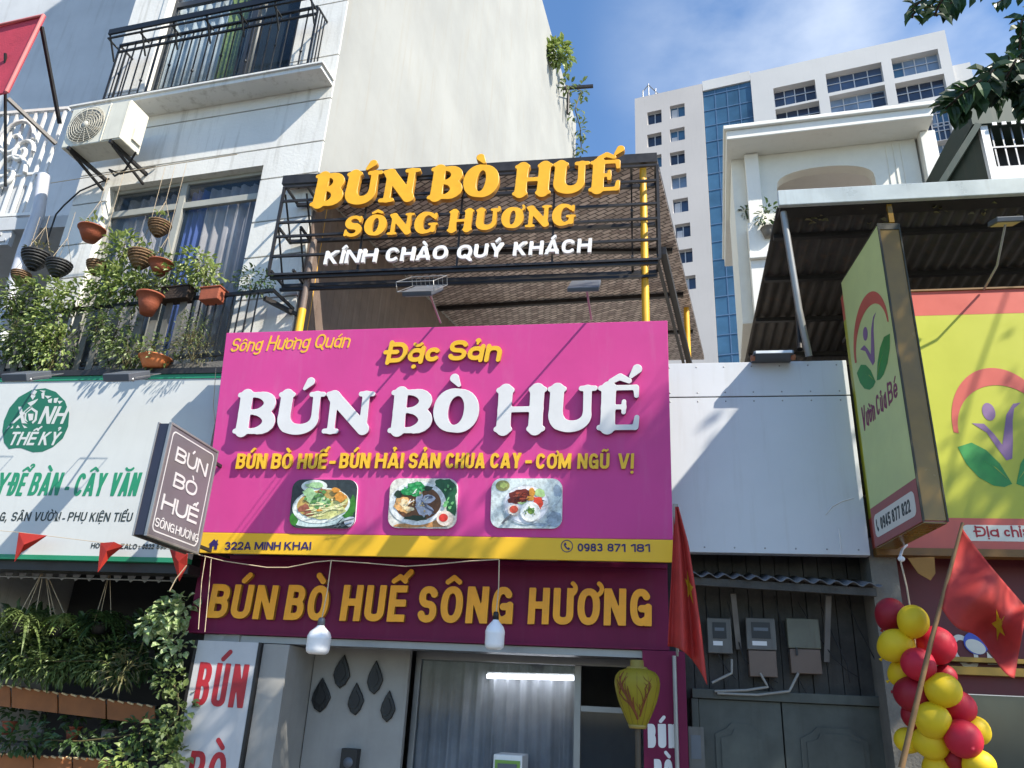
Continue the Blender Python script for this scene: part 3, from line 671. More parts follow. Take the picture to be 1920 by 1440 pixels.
photo(728, 860, 898, 990, (225, 222, 210), [
    ('herbs', (35, 95, 60), [('b', .86, .72, .13, .22), ('b', .93, .45, .08, .2), ('b', .78, .9, .14, .1)]),
    ('table', (212, 150, 90), [('b', .66, .1, .2, .07), ('b', .3, .05, .22, .04)]),
    ('bowl', (236, 238, 235), [('e', .42, .5, .42, .44)]),
    ('broth', (120, 75, 45), [('e', .43, .5, .34, .35)]),
    ('shadow_herb', (40, 62, 45), [('b', .42, .2, .17, .06), ('b', .55, .8, .1, .05), ('b', .14, .68, .06, .08)]),
    ('prawn', (238, 178, 110), [('b', .2, .47, .11, .16), ('b', .26, .36, .1, .06)]),
    ('egg', (250, 226, 180), [('b', .24, .5, .07, .09), ('b', .3, .38, .08, .04)]),
    ('fish', (196, 196, 208), [('b', .54, .4, .14, .09, -30), ('b', .58, .58, .11, .08, 20), ('b', .45, .62, .05, .13, -15), ('b', .48, .34, .1, .06, -40)]),
    ('fish_skin', (110, 112, 130), [('b', .52, .47, .025, .1, 40), ('b', .6, .38, .1, .02, -35), ('b', .6, .62, .06, .03)]),
    ('cilantro', (30, 140, 75), [('b', .38, .82, .13, .11), ('b', .28, .72, .1, .08), ('b', .4, .68, .06, .06)]),
    ('herb_bits', (70, 170, 100), bits(26, .36, .78, .16, .14, .012, .03, 5)), ('leaf_light', (120, 190, 120), bits(14, .88, .62, .1, .25, .012, .03, 6)), ('broth_glint', (222, 190, 130), bits(14, .42, .46, .3, .3, .008, .018, 7)), ('onion_ring', (236, 238, 230), strands(6, .5, .6, .2, .16, .05, .01, 40, 8)),
    ('sauce_dish', (240, 222, 205), [('e', .84, .2, .12, .15)]),
    ('chilli_sauce', (222, 60, 50), [('e', .82, .21, .065, .08)])], 'printed photo of a fish noodle bowl with herbs')
photo(920, 1055, 898, 990, (218, 228, 226), [
    ('napkin', (165, 180, 195), [('b', .9, .17, .13, .16), ('b', .93, .75, .06, .14), ('b', .72, .08, .2, .03)]),
    ('lime_bowl', (150, 150, 90), [('e', .16, .85, .1, .11)]),
    ('lime', (200, 215, 120), [('b', .17, .86, .06, .06)]),
    ('plate_rim', (200, 208, 212), [('e', .5, .47, .335, .4)]),
    ('plate', (244, 242, 246), [('e', .5, .48, .31, .37)]),
    ('steak', (120, 42, 32), [('b', .41, .66, .13, .13), ('b', .34, .55, .1, .06)]),
    ('steak_glaze', (188, 85, 60), [('b', .42, .7, .08, .03), ('b', .4, .64, .08, .025), ('b', .44, .59, .06, .02)]),
    ('lettuce', (190, 225, 150), [('b', .68, .7, .08, .08), ('b', .46, .5, .07, .03)]),
    ('carrot', (240, 165, 60), [('b', .58, .72, .04, .1), ('b', .56, .6, .06, .05)]),
    ('tomato', (222, 72, 45), [('b', .67, .5, .07, .13, 25)]),
    ('rice', (250, 250, 244), [('e', .56, .33, .14, .2)]),
    ('scallion', (120, 150, 60), [('b', .56, .34, .05, .06)]),
    ('sauce_dish', (245, 230, 215), [('e', .33, .36, .085, .11)]),
    ('chilli_sauce', (225, 90, 65), [('e', .33, .37, .06, .075)]),
    ('herb_bits', (90, 140, 60), bits(12, .56, .34, .08, .1, .008, .018, 9)), ('grill_mark', (84, 28, 22), strands(6, .41, .64, .08, .1, .06, .01, 25, 10)), ('cloth_shade', (190, 200, 206), strands(7, .86, .3, .1, .25, .08, .012, 50, 11)), ('pepper', (60, 54, 50), bits(14, .5, .5, .28, .32, .005, .01, 12)),
    ('knife', (110, 112, 116), [('b', .23, .17, .1, .025, 40)])], 'printed photo of a steak and rice plate')

# two floodlights on long arms above the signboard
m_lampface = M('lamp_glass', (215, 220, 225), .15, var=.05)
def flood(base, head, hw, hl, hz, label, cage, tilt, grp):
    t = thing('floodlight', label, 'floodlight', base, grp)
    mb = MB(); mb.tube([base, base + (head - base) * .55 + V((0, 0, -.015)), head], .011, 8); part('arm', mb, m_alu, t)
    d = V((0, math.cos(tilt), -math.sin(tilt)))            # along the lamp body, towards the board
    n = V((0, -math.sin(tilt), -math.cos(tilt)))
    fr = Fr(head, X3, d)
    mb = MB(); mb.boxf(fr, (-hw, hw), (-hl, hl * .15), (-hz, 0)); part('head', mb, m_grey, t, bevel=.006)
    mb = MB(); mb.boxf(fr, (-hw * .85, hw * .85), (-hl * .92, hl * .1), (-hz - .006, -hz - .001) if fr.w.z > 0 else (.001, .006)); part('lens', mb, m_lampface, t)
    if cage:
        mb = MB()
        for k in (-1, 1):
            mb.tube([fr.P(hw * 1.25 * k, hl * .2, 0), fr.P(hw * 1.25 * k, -hl * 1.1, 0), fr.P(hw * 1.25 * k, -hl * 1.1, .09), fr.P(hw * 1.25 * k, hl * .2, .09), fr.P(hw * 1.25 * k, hl * .2, 0)], .0045, 5)
        for a, b in ((hl * .2, 0), (-hl * 1.1, 0), (hl * .2, .09), (-hl * 1.1, .09), (-hl * .4, 0)): mb.tube([fr.P(-hw * 1.25, a, b), fr.P(hw * 1.25, a, b)], .0045, 5)
        for k in range(-3, 4): mb.tube([fr.P(hw * k / 3.2, hl * .2, .0), fr.P(hw * k / 3.2, hl * .2, .09)], .003, 4)
        part('cage', mb, m_alu, t)
    return t
yt = SG.P(0, sv1, -.05).y
flood(at(826, 605, yt), at(802, 537, yt - .72), .14, .4, .05, 'floodlight with a wire cage on the left of the pink board top edge', True, -.62, 'floodlights over the pink signboard')
flood(at(1109, 599, yt), at(1098, 527, yt - .72), .14, .4, .04, 'bare flat floodlight on a thin arm, right on the pink board top edge', False, -.66, 'floodlights over the pink signboard')

# ------------------------------------------------------------------ roof terrace with steel letter frame
D = ray(1427, 1117).normalized()
cA, cB = at(533, 343, -.1), at(1232, 308, -.1)
cz = (cA.z + cB.z) / 2; cA.z = cB.z = cz
CE = Fr(cA, cB - cA, D)
m_tile = M('woven_ceiling', (112, 98, 88), .55, var=.2, scale=5)
t_ = m_tile.node_tree; n_ = t_.nodes; l_ = t_.links
bt = n_.new('ShaderNodeTexBrick'); bt.inputs['Scale'].default_value = 1; bt.inputs['Brick Width'].default_value = .17; bt.inputs['Row Height'].default_value = .085
bt.inputs['Mortar Size'].default_value = .012; bt.inputs['Mortar Smooth'].default_value = .6; bt.inputs['Color1'].default_value = (*lin((206, 190, 182)), 1); bt.inputs['Color2'].default_value = (*lin((142, 126, 120)), 1); bt.inputs['Mortar'].default_value = (*lin((76, 66, 62)), 1)
tc_ = n_.new('ShaderNodeTexCoord'); mp_ = n_.new('ShaderNodeMapping'); mp_.inputs['Rotation'].default_value = (0, 0, R_(38)); l_.new(tc_.outputs['Object'], mp_.inputs['Vector']); l_.new(mp_.outputs['Vector'], bt.inputs['Vector'])
l_.new(bt.outputs['Color'], n_['Principled BSDF'].inputs['Base Color'])
bp_ = n_.new('ShaderNodeBump'); bp_.inputs['Strength'].default_value = .8; bp_.inputs['Distance'].default_value = .03; l_.new(bt.outputs['Fac'], bp_.inputs['Height']); bp_.invert = True; l_.new(bp_.outputs['Normal'], n_['Principled BSDF'].inputs['Normal'])
ter = thing('terrace_roof', 'roof terrace canopy with woven brown ceiling on yellow posts behind the letter frame', 'canopy', (-2.2, 1, 5.2))
Wc = (cB - cA).length; Lc = 8.6
mb = MB(); mb.hexa([CE.P(0, 0, .0), cB, cB + D * Lc, cA + D * Lc], [p + Z3 * .02 for p in (CE.P(0, 0, 0), cB, cB + D * Lc, cA + D * Lc)]); part('ceiling', mb, m_tile, ter)
mb = MB(); mb.hexa([p + Z3 * .021 for p in (cA, cB, cB + D * Lc, cA + D * Lc)], [p + Z3 * .09 for p in (cA, cB, cB + D * Lc, cA + D * Lc)]); mb.box((cA.x, cB.x), (-.16, -.105), (cz - .03, cz + .1)); part('roof', mb, m_steel, ter)
for i, (a, b, dd) in enumerate([((738, 580), (1262, 522), .1), ((640, 470), (1250, 430), .08), ((860, 628), (1310, 596), .08)]):
    pa, pb = CE.px(*a), CE.px(*b); pb = (min(pb[0], Wc - .08), pb[1]); mb = MB(); mb.bar(CE.P(pa[0], pa[1]) - Z3 * .06, CE.P(pb[0], pb[1]) - Z3 * .06, .07, dd * .7); part('ceiling_beam', mb, m_steel, ter)
TA = R_(6)
TS = Fr((-4.15, 0, 0), (math.sin(TA), math.cos(TA), 0), Z3)
mb = MB()
for k in range(44): mb.boxf(TS, (.05 + k * .19 + .0015, .05 + k * .19 + .1885), (5.21, cz - .03 + .19 * k * .137), (.012, .035))
mb.boxf(TS, (.05, 8.4), (5.21, cz - .05), (.004, .011))
part('timber_wall', mb, m_wood, ter)
def post(px, py0, py1, Y, r):
    b = at(px, py1, Y); mb = MB(); mb.tube([(b.x, Y, 5.21), (b.x, Y, cz + max(0, Y) * .142)], r, 14); return mb
part('post', post(1211, 345, 600, -.04, .042), m_postyel, ter); part('post', post(572, 560, 605, .3, .05), m_postyel, ter)
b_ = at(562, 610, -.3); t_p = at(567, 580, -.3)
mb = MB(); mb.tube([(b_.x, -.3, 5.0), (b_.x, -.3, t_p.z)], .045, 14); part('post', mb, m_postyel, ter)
mb = MB(); mb.tube([(b_.x, -.3, t_p.z + .001), (b_.x, -.3, t_p.z + .95)], .038, 14); part('shaded_post', mb, m_wood, ter)  # upper post: brown colour stands in for shade on the yellow paint
pr = cB + D * 5.2
mb = MB(); mb.tube([(pr.x - .1, pr.y, 5.21), (pr.x - .1, pr.y, pr.z)], .05, 12); part('post', mb, m_postyel, ter)
s0 = at(1243, 470, -.3)
mb = MB(); mb.bar(s0, s0 + V((D.x, D.y, D.z * .2)) * 5.2, .07, .09); mb.bar(at(1232, 486, -.3), at(1232, 486, -.3) + V((D.x, D.y, D.z * .2)) * 5.2, .035); part('side_beam', mb, m_steel, ter)
mb = MB(); mb.bar((cA.x + .4, .05, 5.95), (-4.35, -.38, 5.95), .05); part('strut', mb, m_steel, ter)

# steel lattice carrying the roof letters
YL = -.40
LF = FY(YL)
k0, k1 = [LF.px(*p) for p in ((535, 348), (500, 512))], [LF.px(*p) for p in ((1230, 310), (1240, 487))]
lu0, lu1 = (k0[0][0] + k0[1][0]) / 2, (k1[0][0] + k1[1][0]) / 2
lv1, lv0 = (k0[0][1] + k1[0][1]) / 2, (k0[1][1] + k1[1][1]) / 2
lat = thing('letter_frame', 'dark steel lattice above the terrace edge carrying gold and white roof letters', 'sign frame', (lu0 + lu1 and (lu0 + lu1) / 2, YL, lv0))
mb = MB()
for s in (0, .17, .42, .58, .8, 1): mb.boxf(LF, (lu0, lu1), (lv1 + (lv0 - lv1) * s - .014, lv1 + (lv0 - lv1) * s + .014), (-.028, 0))
for s in (0, 1): mb.boxf(LF, (lu0 + (lu1 - lu0) * s - .016, lu0 + (lu1 - lu0) * s + .016), (lv0, lv1), (-.03, .002))
for s in (.24, .5, .74): mb.boxf(LF, (lu0 + (lu1 - lu0) * s - .01, lu0 + (lu1 - lu0) * s + .01), (lv0, lv1), (-.052, -.03))
part('front_grid', mb, m_steel, lat)
mb = MB(); yb = .38
for s in (.02, .46, .97): mb.boxf(LF, (lu0 + .02, lu1 - .02), (lv1 + (lv0 - lv1) * s - .022, lv1 + (lv0 - lv1) * s + .022), (-yb, -yb + .04))
for w_ in (-.34, -.06): mb.boxf(LF, (lu0 + .02, lu1 - .02), (lv0 - .05, lv0 - .016), (w_, w_ + .035))
part('rear_grid', mb, m_steel, lat)
for u_ in (lu0 + .02, lu0 + .3, lu1 - .3, lu1 - .02):
    mb = MB()
    for s in (0, .47, .95): mb.bar(LF.P(u_, lv1 + (lv0 - lv1) * s, -.03), LF.P(u_, lv1 + (lv0 - lv1) * s, -yb), .028)
    mb.bar(LF.P(u_, lv1 - .1, -.03), LF.P(u_, lv1 - .6, -yb), .018); mb.bar(LF.P(u_, lv1 - .62, -.03), LF.P(u_, lv0 + .05, -yb), .018)
    part('brace', mb, m_steel, lat)
LT = FY(YL - .003)
mb = MB()
roofletters = [('BÚN', 581, 778, 387, 376, 58), ('BÒ', 801, 931, 374, 368, 58), ('HUẾ', 961, 1163, 367, 357, 56)]
solid('title_lettering', words(LT, roofletters, .07, style='serif', slant=.05, sp=.04, res=.02), LT, .075, [m_gold, m_goldside], lat, .005, .005)
solid('name_lettering', words(LT, [('SÔNG', 642, 818, 444, 436, 38), ('HƯƠNG', 838, 1078, 434, 421, 38)], .05, style='serif', slant=.05, sp=.1, res=.024), LT, .05, [m_gold, m_goldside], lat, .005)
solid('welcome_lettering', words(LT, [('KÍNH', 606, 704, 496, 491, 25), ('CHÀO', 721, 837, 491, 486, 26), ('QUÝ', 855, 942, 486, 481, 26), ('KHÁCH', 961, 1108, 480, 473, 26)], .04, h=.105, slant=.06, sp=.12, res=.028), LT, .04, [m_whacr, m_whacr], lat, .005)

# ------------------------------------------------------------------ pillar boards either side of the shop front
PB = FY(-.03)
q = [PB.px(*p) for p in ((370, 1198), (487, 1207), (445, 1440), (328, 1440))]
u0, u1, vt = (q[0][0] + q[3][0]) / 2, (q[1][0] + q[2][0]) / 2, (q[0][1] + q[1][1]) / 2
t = thing('pillar_board', 'white pillar board with large red capitals left of the shop front', 'sign', ((u0 + u1) / 2, -.03, 0))
mb = MB(); mb.box((u0, u1), (-.03, .015), (.05, vt)); part('panel', mb, M('white_board', (0, 0, 0), .45, alb=(.5, .5, .51), var=.08, streak=.15), t, bevel=.004)
mb = MB(); mb.box((u1 + .002, u1 + .03), (-.036, .02), (.05, vt)); mb.box((u0 - .028, u0 - .002), (-.036, .02), (.05, vt)); part('edging', mb, m_steel, t)
solid('lettering', words(PB, [('BÚN', 361, 455, 1322, 1328, 82), ('BÒ', 345, 415, 1490, 1494, 84)], .0, h=.07, slant=.0, sp=.1, res=.025), PB, .003, m_red, t, .001)
PP = FY(-.04)
a, b = PP.px(1204, 1212), PP.px(1284, 1215)
t = thing('pillar_board', 'dark magenta pillar board with white capitals right of the shop front', 'sign', ((a[0] + b[0]) / 2, -.04, 0))
mb = MB(); mb.box((a[0], b[0]), (-.04, .3), (.05, 2.195)); part('panel', mb, m_purple, t, bevel=.004)
solid('lettering', words(PP, [('BÚN', 1215, 1270, 1402, 1403, 45), ('BÒ', 1227, 1262, 1468, 1469, 45)], .0, h=.09, sp=.1, res=.03), PP, .003, m_whacr, t, .001)
pc = at(1266, 1300, -.1)
mb = MB(); mb.tube([(pc.x, -.1, 0), (pc.x, -.1, 2.15)], .02, 10); solo('flag_pole', 'thin bare metal pole standing before the magenta pillar board', 'pole', mb, m_alu, (pc.x, -.1, 0))

# ------------------------------------------------------------------ hanging LED bulbs and wires
m_bulb = M('bulb_white', (0, 0, 0), .3, alb=(.85, .85, .86), var=.02, sub=1)
for i, (x, y, wx, wy, lab) in enumerate([(598, 1200, 621, 1052, 'large white bulb on a pale wire before the gold fascia letters, nearer the leaf ornaments'), (928, 1190, 936, 1050, 'large white bulb on a thin wire hanging above the lit tube lamp')]):
    Yb = -.62; c = at(x, y, Yb); top = at(x + 3, y - 34, Yb); wt = at(wx, wy, Yb)
    t = thing('hanging_bulb', lab, 'light bulb', wt, 'white bulbs hanging under the signboard')
    R0 = (at(x + 21, y, Yb) - c).length * (1.0 if i == 0 else .85)
    mb = MB(); mb.lathe(c - Z3 * .13, Z3, [(.0, 0), (R0 * .7, .004), (R0 * .93, .02), (R0, .05), (R0, .13), (R0 * 1.02, .135), (R0 * 1.02, .16), (R0 * .86, .2), (R0 * .5, .235), (R0 * .34, .25), (R0 * .3, .26), (0, .262)], 24); part('bulb', mb, m_bulb, t)
    mb = MB(); mb.lathe(c + Z3 * .132, Z3, [(.0, 0), (R0 * .32, 0), (R0 * .3, .055), (R0 * .2, .07), (0, .07)], 14); part('socket', mb, m_black if i else m_grey, t)
    mb = MB(); mb.tube([c + Z3 * .19, (c + wt) / 2 + Z3 * .08 + X3 * .01, wt], .006, 6); part('wire', mb, m_wire, t)
mb = MB(); pts = []
for x, y in ((372, 1040), (420, 1052), (500, 1064), (540, 1064), (590, 1054), (622, 1051), (690, 1056), (760, 1062), (820, 1058), (880, 1052), (936, 1049)): pts.append(at(x, y, -.6))
mb.tube(pts, .005, 6); solo('lamp_wire', 'pale cable sagging along the bottom edge of the pink signboard', 'cable', mb, m_wire, pts[5])
mb = MB(); pts = [at(x, y, -.62) for x, y in ((405, 690), (400, 760), (404, 800), (400, 835))]; mb.tube(pts, .004, 5); solo('lamp_wire', 'thin pale wire running down the left edge of the pink signboard', 'cable', mb, m_wire, pts[0]); mb = MB(); pts2 = [at(x, y, -.62) for x, y in ((385, 1045), (378, 1090), (372, 1180))]; mb.tube(pts2, .004, 5); solo('lamp_wire', 'thin pale wire dangling over the fascia, beside its left end', 'cable', mb, m_wire, pts2[0]); mb = MB(); pts3 = [at(x, y, -.62) for x, y in ((396, 1048), (392, 1100), (384, 1185))]; mb.tube(pts3, .004, 5)
solo('lamp_wire', 'thin pale wire dangling just before the first fascia letter', 'cable', mb, m_wire, pts3[0])

# ------------------------------------------------------------------ small projecting lightbox sign
lx = at(405, 843, -.92).x
BXF = Fr((lx, -1.84, 2.94), V((0, 1, 0)) + X3 * .0, Z3)      # its face looks right (+X): reading from the outer edge to the wall
q = [BXF.px(*p) for p in ((320, 790), (405, 843), (376, 1044), (275, 1003))]
u0, u1 = (q[0][0] + q[3][0]) / 2, (q[1][0] + q[2][0]) / 2; v0, v1 = (q[2][1] + q[3][1]) / 2, (q[0][1] + q[1][1]) / 2
t = thing('lightbox_sign', 'small grey projecting lightbox with white outlined capitals left of the pink signboard', 'sign', BXF.P(u0, v0, -.06))
m_lbx = M('lightbox_grey', (98, 94, 100), .35, var=.12)
m_lbs = M('lightbox_side', (38, 40, 58), .4, var=.15)
mb = MB(); mb.boxf(BXF, (u0 + .012, u1 - .012), (v0 + .012, v1 - .012), (-.125, -.004)); part('case', mb, m_lbs, t)
mb = MB(); mb.boxf(BXF, (u0 + .014, u1 - .014), (v0 + .014, v1 - .014), (-.0035, 0)); part('face', mb, m_lbx, t)
mb = MB()
for a, b in (((u0, u1), (v0, v0 + .022)), ((u0, u1), (v1 - .022, v1)), ((u0, u0 + .022), (v0 + .022, v1 - .022)), ((u1 - .022, u1), (v0 + .022, v1 - .022))): mb.boxf(BXF, a, b, (-.02, .008)); mb.boxf(BXF, a, b, (-.135, -.122))
part('frame', mb, m_alu, t, bevel=.003)
i_ = .06; sols = [rrect(u0 + i_, u1 - i_, v0 + i_, v1 - i_, .05), rrect(u0 + i_ + .012, u1 - i_ - .012, v0 + i_ + .012, v1 - i_ - .012, .045)]
m_lbt = M('lightbox_letters', (190, 188, 190), .4)
solid('border_line', sols, BXF, .002, m_lbt, t, .0005)
W_, H_ = u1 - u0, v1 - v0
tp = []
for s, a, b, y, cap in (('BÚN', .2, .84, .70, .13), ('BÒ', .26, .72, .48, .13), ('HUẾ', .14, .84, .25, .14), ('SÔNG', .1, .45, .1, .075), ('HƯƠNG', .48, .94, .1, .075)):
    tp += text_polys(s, u0 + a * W_, v0 + y * H_, (b - a) * W_, cap * H_, h=.085 if cap > .1 else .07, sp=.12, res=.025)
solid('lettering', tp, BXF, .004, m_lbt, t, .0005)
for vv in (v1 - .1, v0 + .1):
    mb = MB(); mb.bar(BXF.P(u1, vv, -.06), BXF.P(u1 + .7, vv, -.06), .03); part('bracket', mb, m_steel, t)

# ------------------------------------------------------------------ town house on the left
TA = R_(6)
TH = Fr((-4.15, 0, 0), (math.cos(TA), -math.sin(TA), 0), Z3)      # front, u to the right, 0 at the corner
TS = Fr((-4.15, 0, 0), (math.sin(TA), math.cos(TA), 0), Z3)       # side wall, u into the depth
uL = TH.px(236, 60)[0]
m_render = M('cream_render', (0, 0, 0), .75, alb=(.68, .675, .64), var=.08, scale=1.2, bump=.15, bscale=25, streak=.55, streakc=(112, 104, 86))
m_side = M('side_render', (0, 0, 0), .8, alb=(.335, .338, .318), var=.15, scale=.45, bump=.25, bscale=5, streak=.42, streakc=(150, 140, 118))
th = thing('town_house', 'tall narrow cream town house with two balconies and a sunlit blank side wall', 'house', TH.P(-2, 0, -5))
lw = [TH.px(*p) for p in ((207, 347), (490, 314), (430, 640))]
wl = (lw[0][0], (lw[1][0] + lw[2][0]) / 2, 5.15, (lw[0][1] + lw[1][1]) / 2)
ud = [TH.px(*p) for p in ((296, 80), (553, 60))]
wu = (ud[0][0], ud[1][0], 9.63, 12.6)
holes = [wl, wu]
gro = []
for x, y in ((590, 12), (575, 112), (590, 188), (560, 270), (540, 330), (520, 412), (505, 480), (490, 560)):
    gv = TH.px(x, y)[1]; gro.append((-99, 99, gv - .012, gv + .012))
mb = MB(); holed(mb, TH, uL, -.001, 4.92, 23.3, (-.03, 0), holes + gro); part('front_wall', mb, m_render, th)
mb = MB(); holed(mb, TH, uL, -.262, 4.92, 23.3, (-.28, -.031), holes); part('wall_core', mb, m_render, th)
mb = MB(); mb.boxf(TS, (.031, 17.1), (0, 23.3), (-.25, 0)); part('side_wall', mb, m_side, th)
mb = MB(); mb.boxf(TS, (.3, 17.1), (0, 23.3), (uL + .02, uL + .25)); mb.boxf(TH, (uL, -.25), (23.0, 23.2), (-17, -.3)); part('roof', mb, m_render, th)
mb = MB(); mb.boxf(TH, (uL + .3, -.3), (0, 23), (-1.6, -1.5)); mb.boxf(TH, (uL + .3, -.3), (5.0, 5.12), (-1.5, -.29)); mb.boxf(TH, (uL + .3, -.3), (9.4, 9.6), (-1.5, -.29)); part('inner_rooms', mb, m_dark, th)
# ledge = upper balcony slab
l0, l1 = TH.px(140, 186, .34)[0], TH.px(602, 127, .34)[0]
mb = MB(); mb.boxf(TH, (l0, l1), (9.50, 9.62), (.001, .34)); mb.boxf(TH, (l0 - .03, l1 + .03), (9.565, 9.60), (.02, .37)); part('balcony_slab', mb, m_render, th, bevel=.006)
# upper railing
rl, rr_ = TH.px(200, 160, .3)[0], TH.px(575, 118, .3)[0]; rt = (TH.px(235, 72, .3)[1] + TH.px(588, 20, .3)[1]) / 2
m_rail = M('black_railing', (34, 36, 38), .4, metal=.3, var=.3)
mb = MB(); mb.boxf(TH, (rl, rr_), (rt - .03, rt), (.26, .30)); mb.boxf(TH, (rl, rr_), (rt - .16, rt - .13), (.265, .295)); mb.boxf(TH, (rl, rr_), (9.68, 9.7), (.27, .29))
n_ = 23
for i in range(n_ + 1):
    u_ = rl + (rr_ - rl) * i / n_; tk = .016 if i in (0, n_, 5, 17) else .008
    mb.boxf(TH, (u_ - tk, u_ + tk), (9.621, rt - .031), (.272, .288))
    if i % 3 == 1: mb.ell(TH.P(u_, 9.95 + .2 * (i % 2), .28), (.022, .022, .03), 8, 6)
for u_ in (rl, rr_):
    mb.boxf(TH, (u_ - .01, u_ + .01), (rt - .03, rt - .001), (.0, .259)); mb.boxf(TH, (u_ - .01, u_ + .01), (9.68, 9.7), (.0, .269))
    for w_ in (.07, .14, .21): mb.boxf(TH, (u_ - .007, u_ + .007), (9.621, rt - .031), (w_ - .007, w_ + .007))
part('upper_railing', mb, m_rail, th)
mb = MB(); mb.boxf(TH, (rl, rr_ + .02), (rt - .045, rt + .05), (.51, .54)); mb.boxf(TH, (rl, rr_), (rt - .115, rt - .1), (.5, .53))
for i in range(7):
    u_ = rl + (rr_ - rl) * i / 6; mb.bar(TH.P(u_, rt - .1, .3), TH.P(u_, rt - .1, .52), .02); mb.bar(TH.P(u_, rt + .02, .52), TH.P(u_, rt - .36, .3), .02)
part('planter_shelf', mb, m_rail, th)
# windows
m_wfr = M('window_frame', (158, 158, 150), .45, var=.12)
m_wfd = M('dark_window_frame', (44, 48, 54), .4, var=.15)
m_cur1 = M('grey_curtain', (0, 0, 0), .8, alb=(.46, .45, .47), var=.2, scale=2, streak=.4, streakc=(70, 80, 110))
m_cur2 = M('blue_curtain', (70, 96, 170), .8, var=.2)
m_cur3 = M('patterned_curtain', (0, 0, 0), .8, alb=(.52, .62, .68), var=.35, scale=4)
m_cur4 = M('green_floral_curtain', (110, 140, 62), .8, var=.6, scale=16)
def window(nm, o, um, vt_, curt, frm):
    u0, u1, v0, v1 = o; w_ = thing
    mb = MB(); f = .055
    mb.boxf(TH, (u0, u0 + f), (v0, v1), (-.17, -.11)); mb.boxf(TH, (u1 - f, u1), (v0, v1), (-.17, -.11)); mb.boxf(TH, (u0 + f, u1 - f), (v1 - f, v1), (-.168, -.112))
    mb.boxf(TH, (um - .05, um + .05), (v0, v1 - f), (-.172, -.1)); mb.boxf(TH, (u0 + f, um - .05), (vt_ - .05, vt_ + .05), (-.166, -.108)); mb.boxf(TH, (um + .05, u1 - f), (vt_ - .05, vt_ + .05), (-.166, -.108))
    fo = part(nm, mb, frm, th, bevel=.004)
    mb = MB(); mb.boxf(TH, (u0 + f, um - .05), (v0, vt_ - .05), (-.143, -.138)); mb.boxf(TH, (um + .05, u1 - f), (v0, vt_ - .05), (-.143, -.138)); mb.boxf(TH, (u0 + f, um - .05), (vt_ + .05, v1 - f), (-.143, -.138)); mb.boxf(TH, (um + .05, u1 - f), (vt_ + .05, v1 - f), (-.143, -.138))
    part('pane', mb, m_glass, fo)
    for a, b, mt in curt:
        mb = MB(); ua, ub = u0 + (u1 - u0) * a, u0 + (u1 - u0) * b; sheet(mb, TH, (ua, ub), (v0 + .02, v1 - .1), -.25, .03, max(3, int((ub - ua) * 7)), 60, .01); part('curtain', mb, mt, fo)
umid = TH.px(338, 340)[0]; vtr = (TH.px(200, 385)[1] + TH.px(475, 368)[1]) / 2
window('lower_window', wl, umid, vtr, [(.06, .4, m_cur1), (.5, .62, m_cur2), (.62, .95, m_cur1)], m_wfr)
um2 = TH.px(462, 60)[0]
window('upper_door', wu, um2, 11.9, [(.02, .42, m_cur3), (.42, .56, m_cur4), (.56, .66, m_wfr)], m_wfd)
part('door_jamb', MB().boxf(TH, (wu[0] - .09, wu[0] - .002), (9.625, 12.6), (-.05, .02)), m_render, th)
# lower balcony
rz = TH.px(300, 560, .5)[1]
mb = MB(); mb.boxf(TH, (uL, -.05), (4.98, 5.12), (.001, .5)); part('lower_balcony_slab', mb, m_conc, th)
m_slat = M('weathered_slats', (112, 110, 104), .7, var=.4, scale=3, streak=.6, streakc=(60, 56, 50))
mb = MB(); mb.boxf(TH, (uL, -.02), (rz - .04, rz), (.45, .49)); mb.boxf(TH, (uL, -.02), (5.2, 5.24), (.455, .485)); mb.boxf(TH, (-.02, .0), (rz - .04, rz), (.0, .49))
for i in range(17): mb.boxf(TH, (-.2 - .055 * i * 1.0 - .01, -.2 - .055 * i), (5.241, rz - .041), (.46, .48)) if i % 2 == 0 else None
part('lower_railing', mb, m_rail, th)
n_ = 14
for i in range(n_):
    u_ = uL + .25 + (abs(uL) - 1.3) * i / n_; mb = MB(); mb.boxf(TH, (u_, u_ + .085 + .01 * (i % 3)), (5.13, rz - .05 - .02 * (i % 2)), (.491, .506)); part('balcony_slat', mb, m_slat, th)

# air conditioner with bracket
ac = thing('air_conditioner', 'off-white air conditioner on brackets under the upper balcony', 'air conditioner', TH.P(-2.7, 8.3, .5))
a0, a1 = TH.px(138, 203, .72), TH.px(244, 190, .72); b0 = TH.px(230, 257, .72)
au0, au1, av0, av1 = a0[0], (a1[0] + b0[0]) / 2, b0[1] - .02, (a0[1] + a1[1]) / 2
m_ac = M('ac_casing', (0, 0, 0), .45, alb=(.66, .64, .54), var=.1, streak=.45)
m_acd = M('ac_grille', (188, 184, 170), .5, var=.15)
mb = MB(); mb.boxf(TH, (au0, au1), (av0, av1), (.36, .72)); part('casing', mb, m_ac, ac, bevel=.015)
cx, cy = TH.px(163, 228, .73); rad = (av1 - av0) * .45; cx = max(cx, au0 + rad + .03); cy = (av0 + av1) / 2
mb = MB()
for k in range(1, 9): mb.tube([TH.P(cx + math.cos(R_(a)) * rad * k / 8, cy + math.sin(R_(a)) * rad * k / 8, .738 + .012 * (1 - (k / 8) ** 2)) for a in range(0, 361, 15)], .0045, 5, cap=False)
for a in range(0, 360, 20): mb.tube([TH.P(cx, cy, .75), TH.P(cx + math.cos(R_(a)) * rad, cy + math.sin(R_(a)) * rad, .738)], .004, 5)
mb.lathe(TH.P(cx, cy, .745), TH.w, [(.0, .014), (.05, .012), (.055, 0)], 16); part('fan_grille', mb, m_acd, ac)
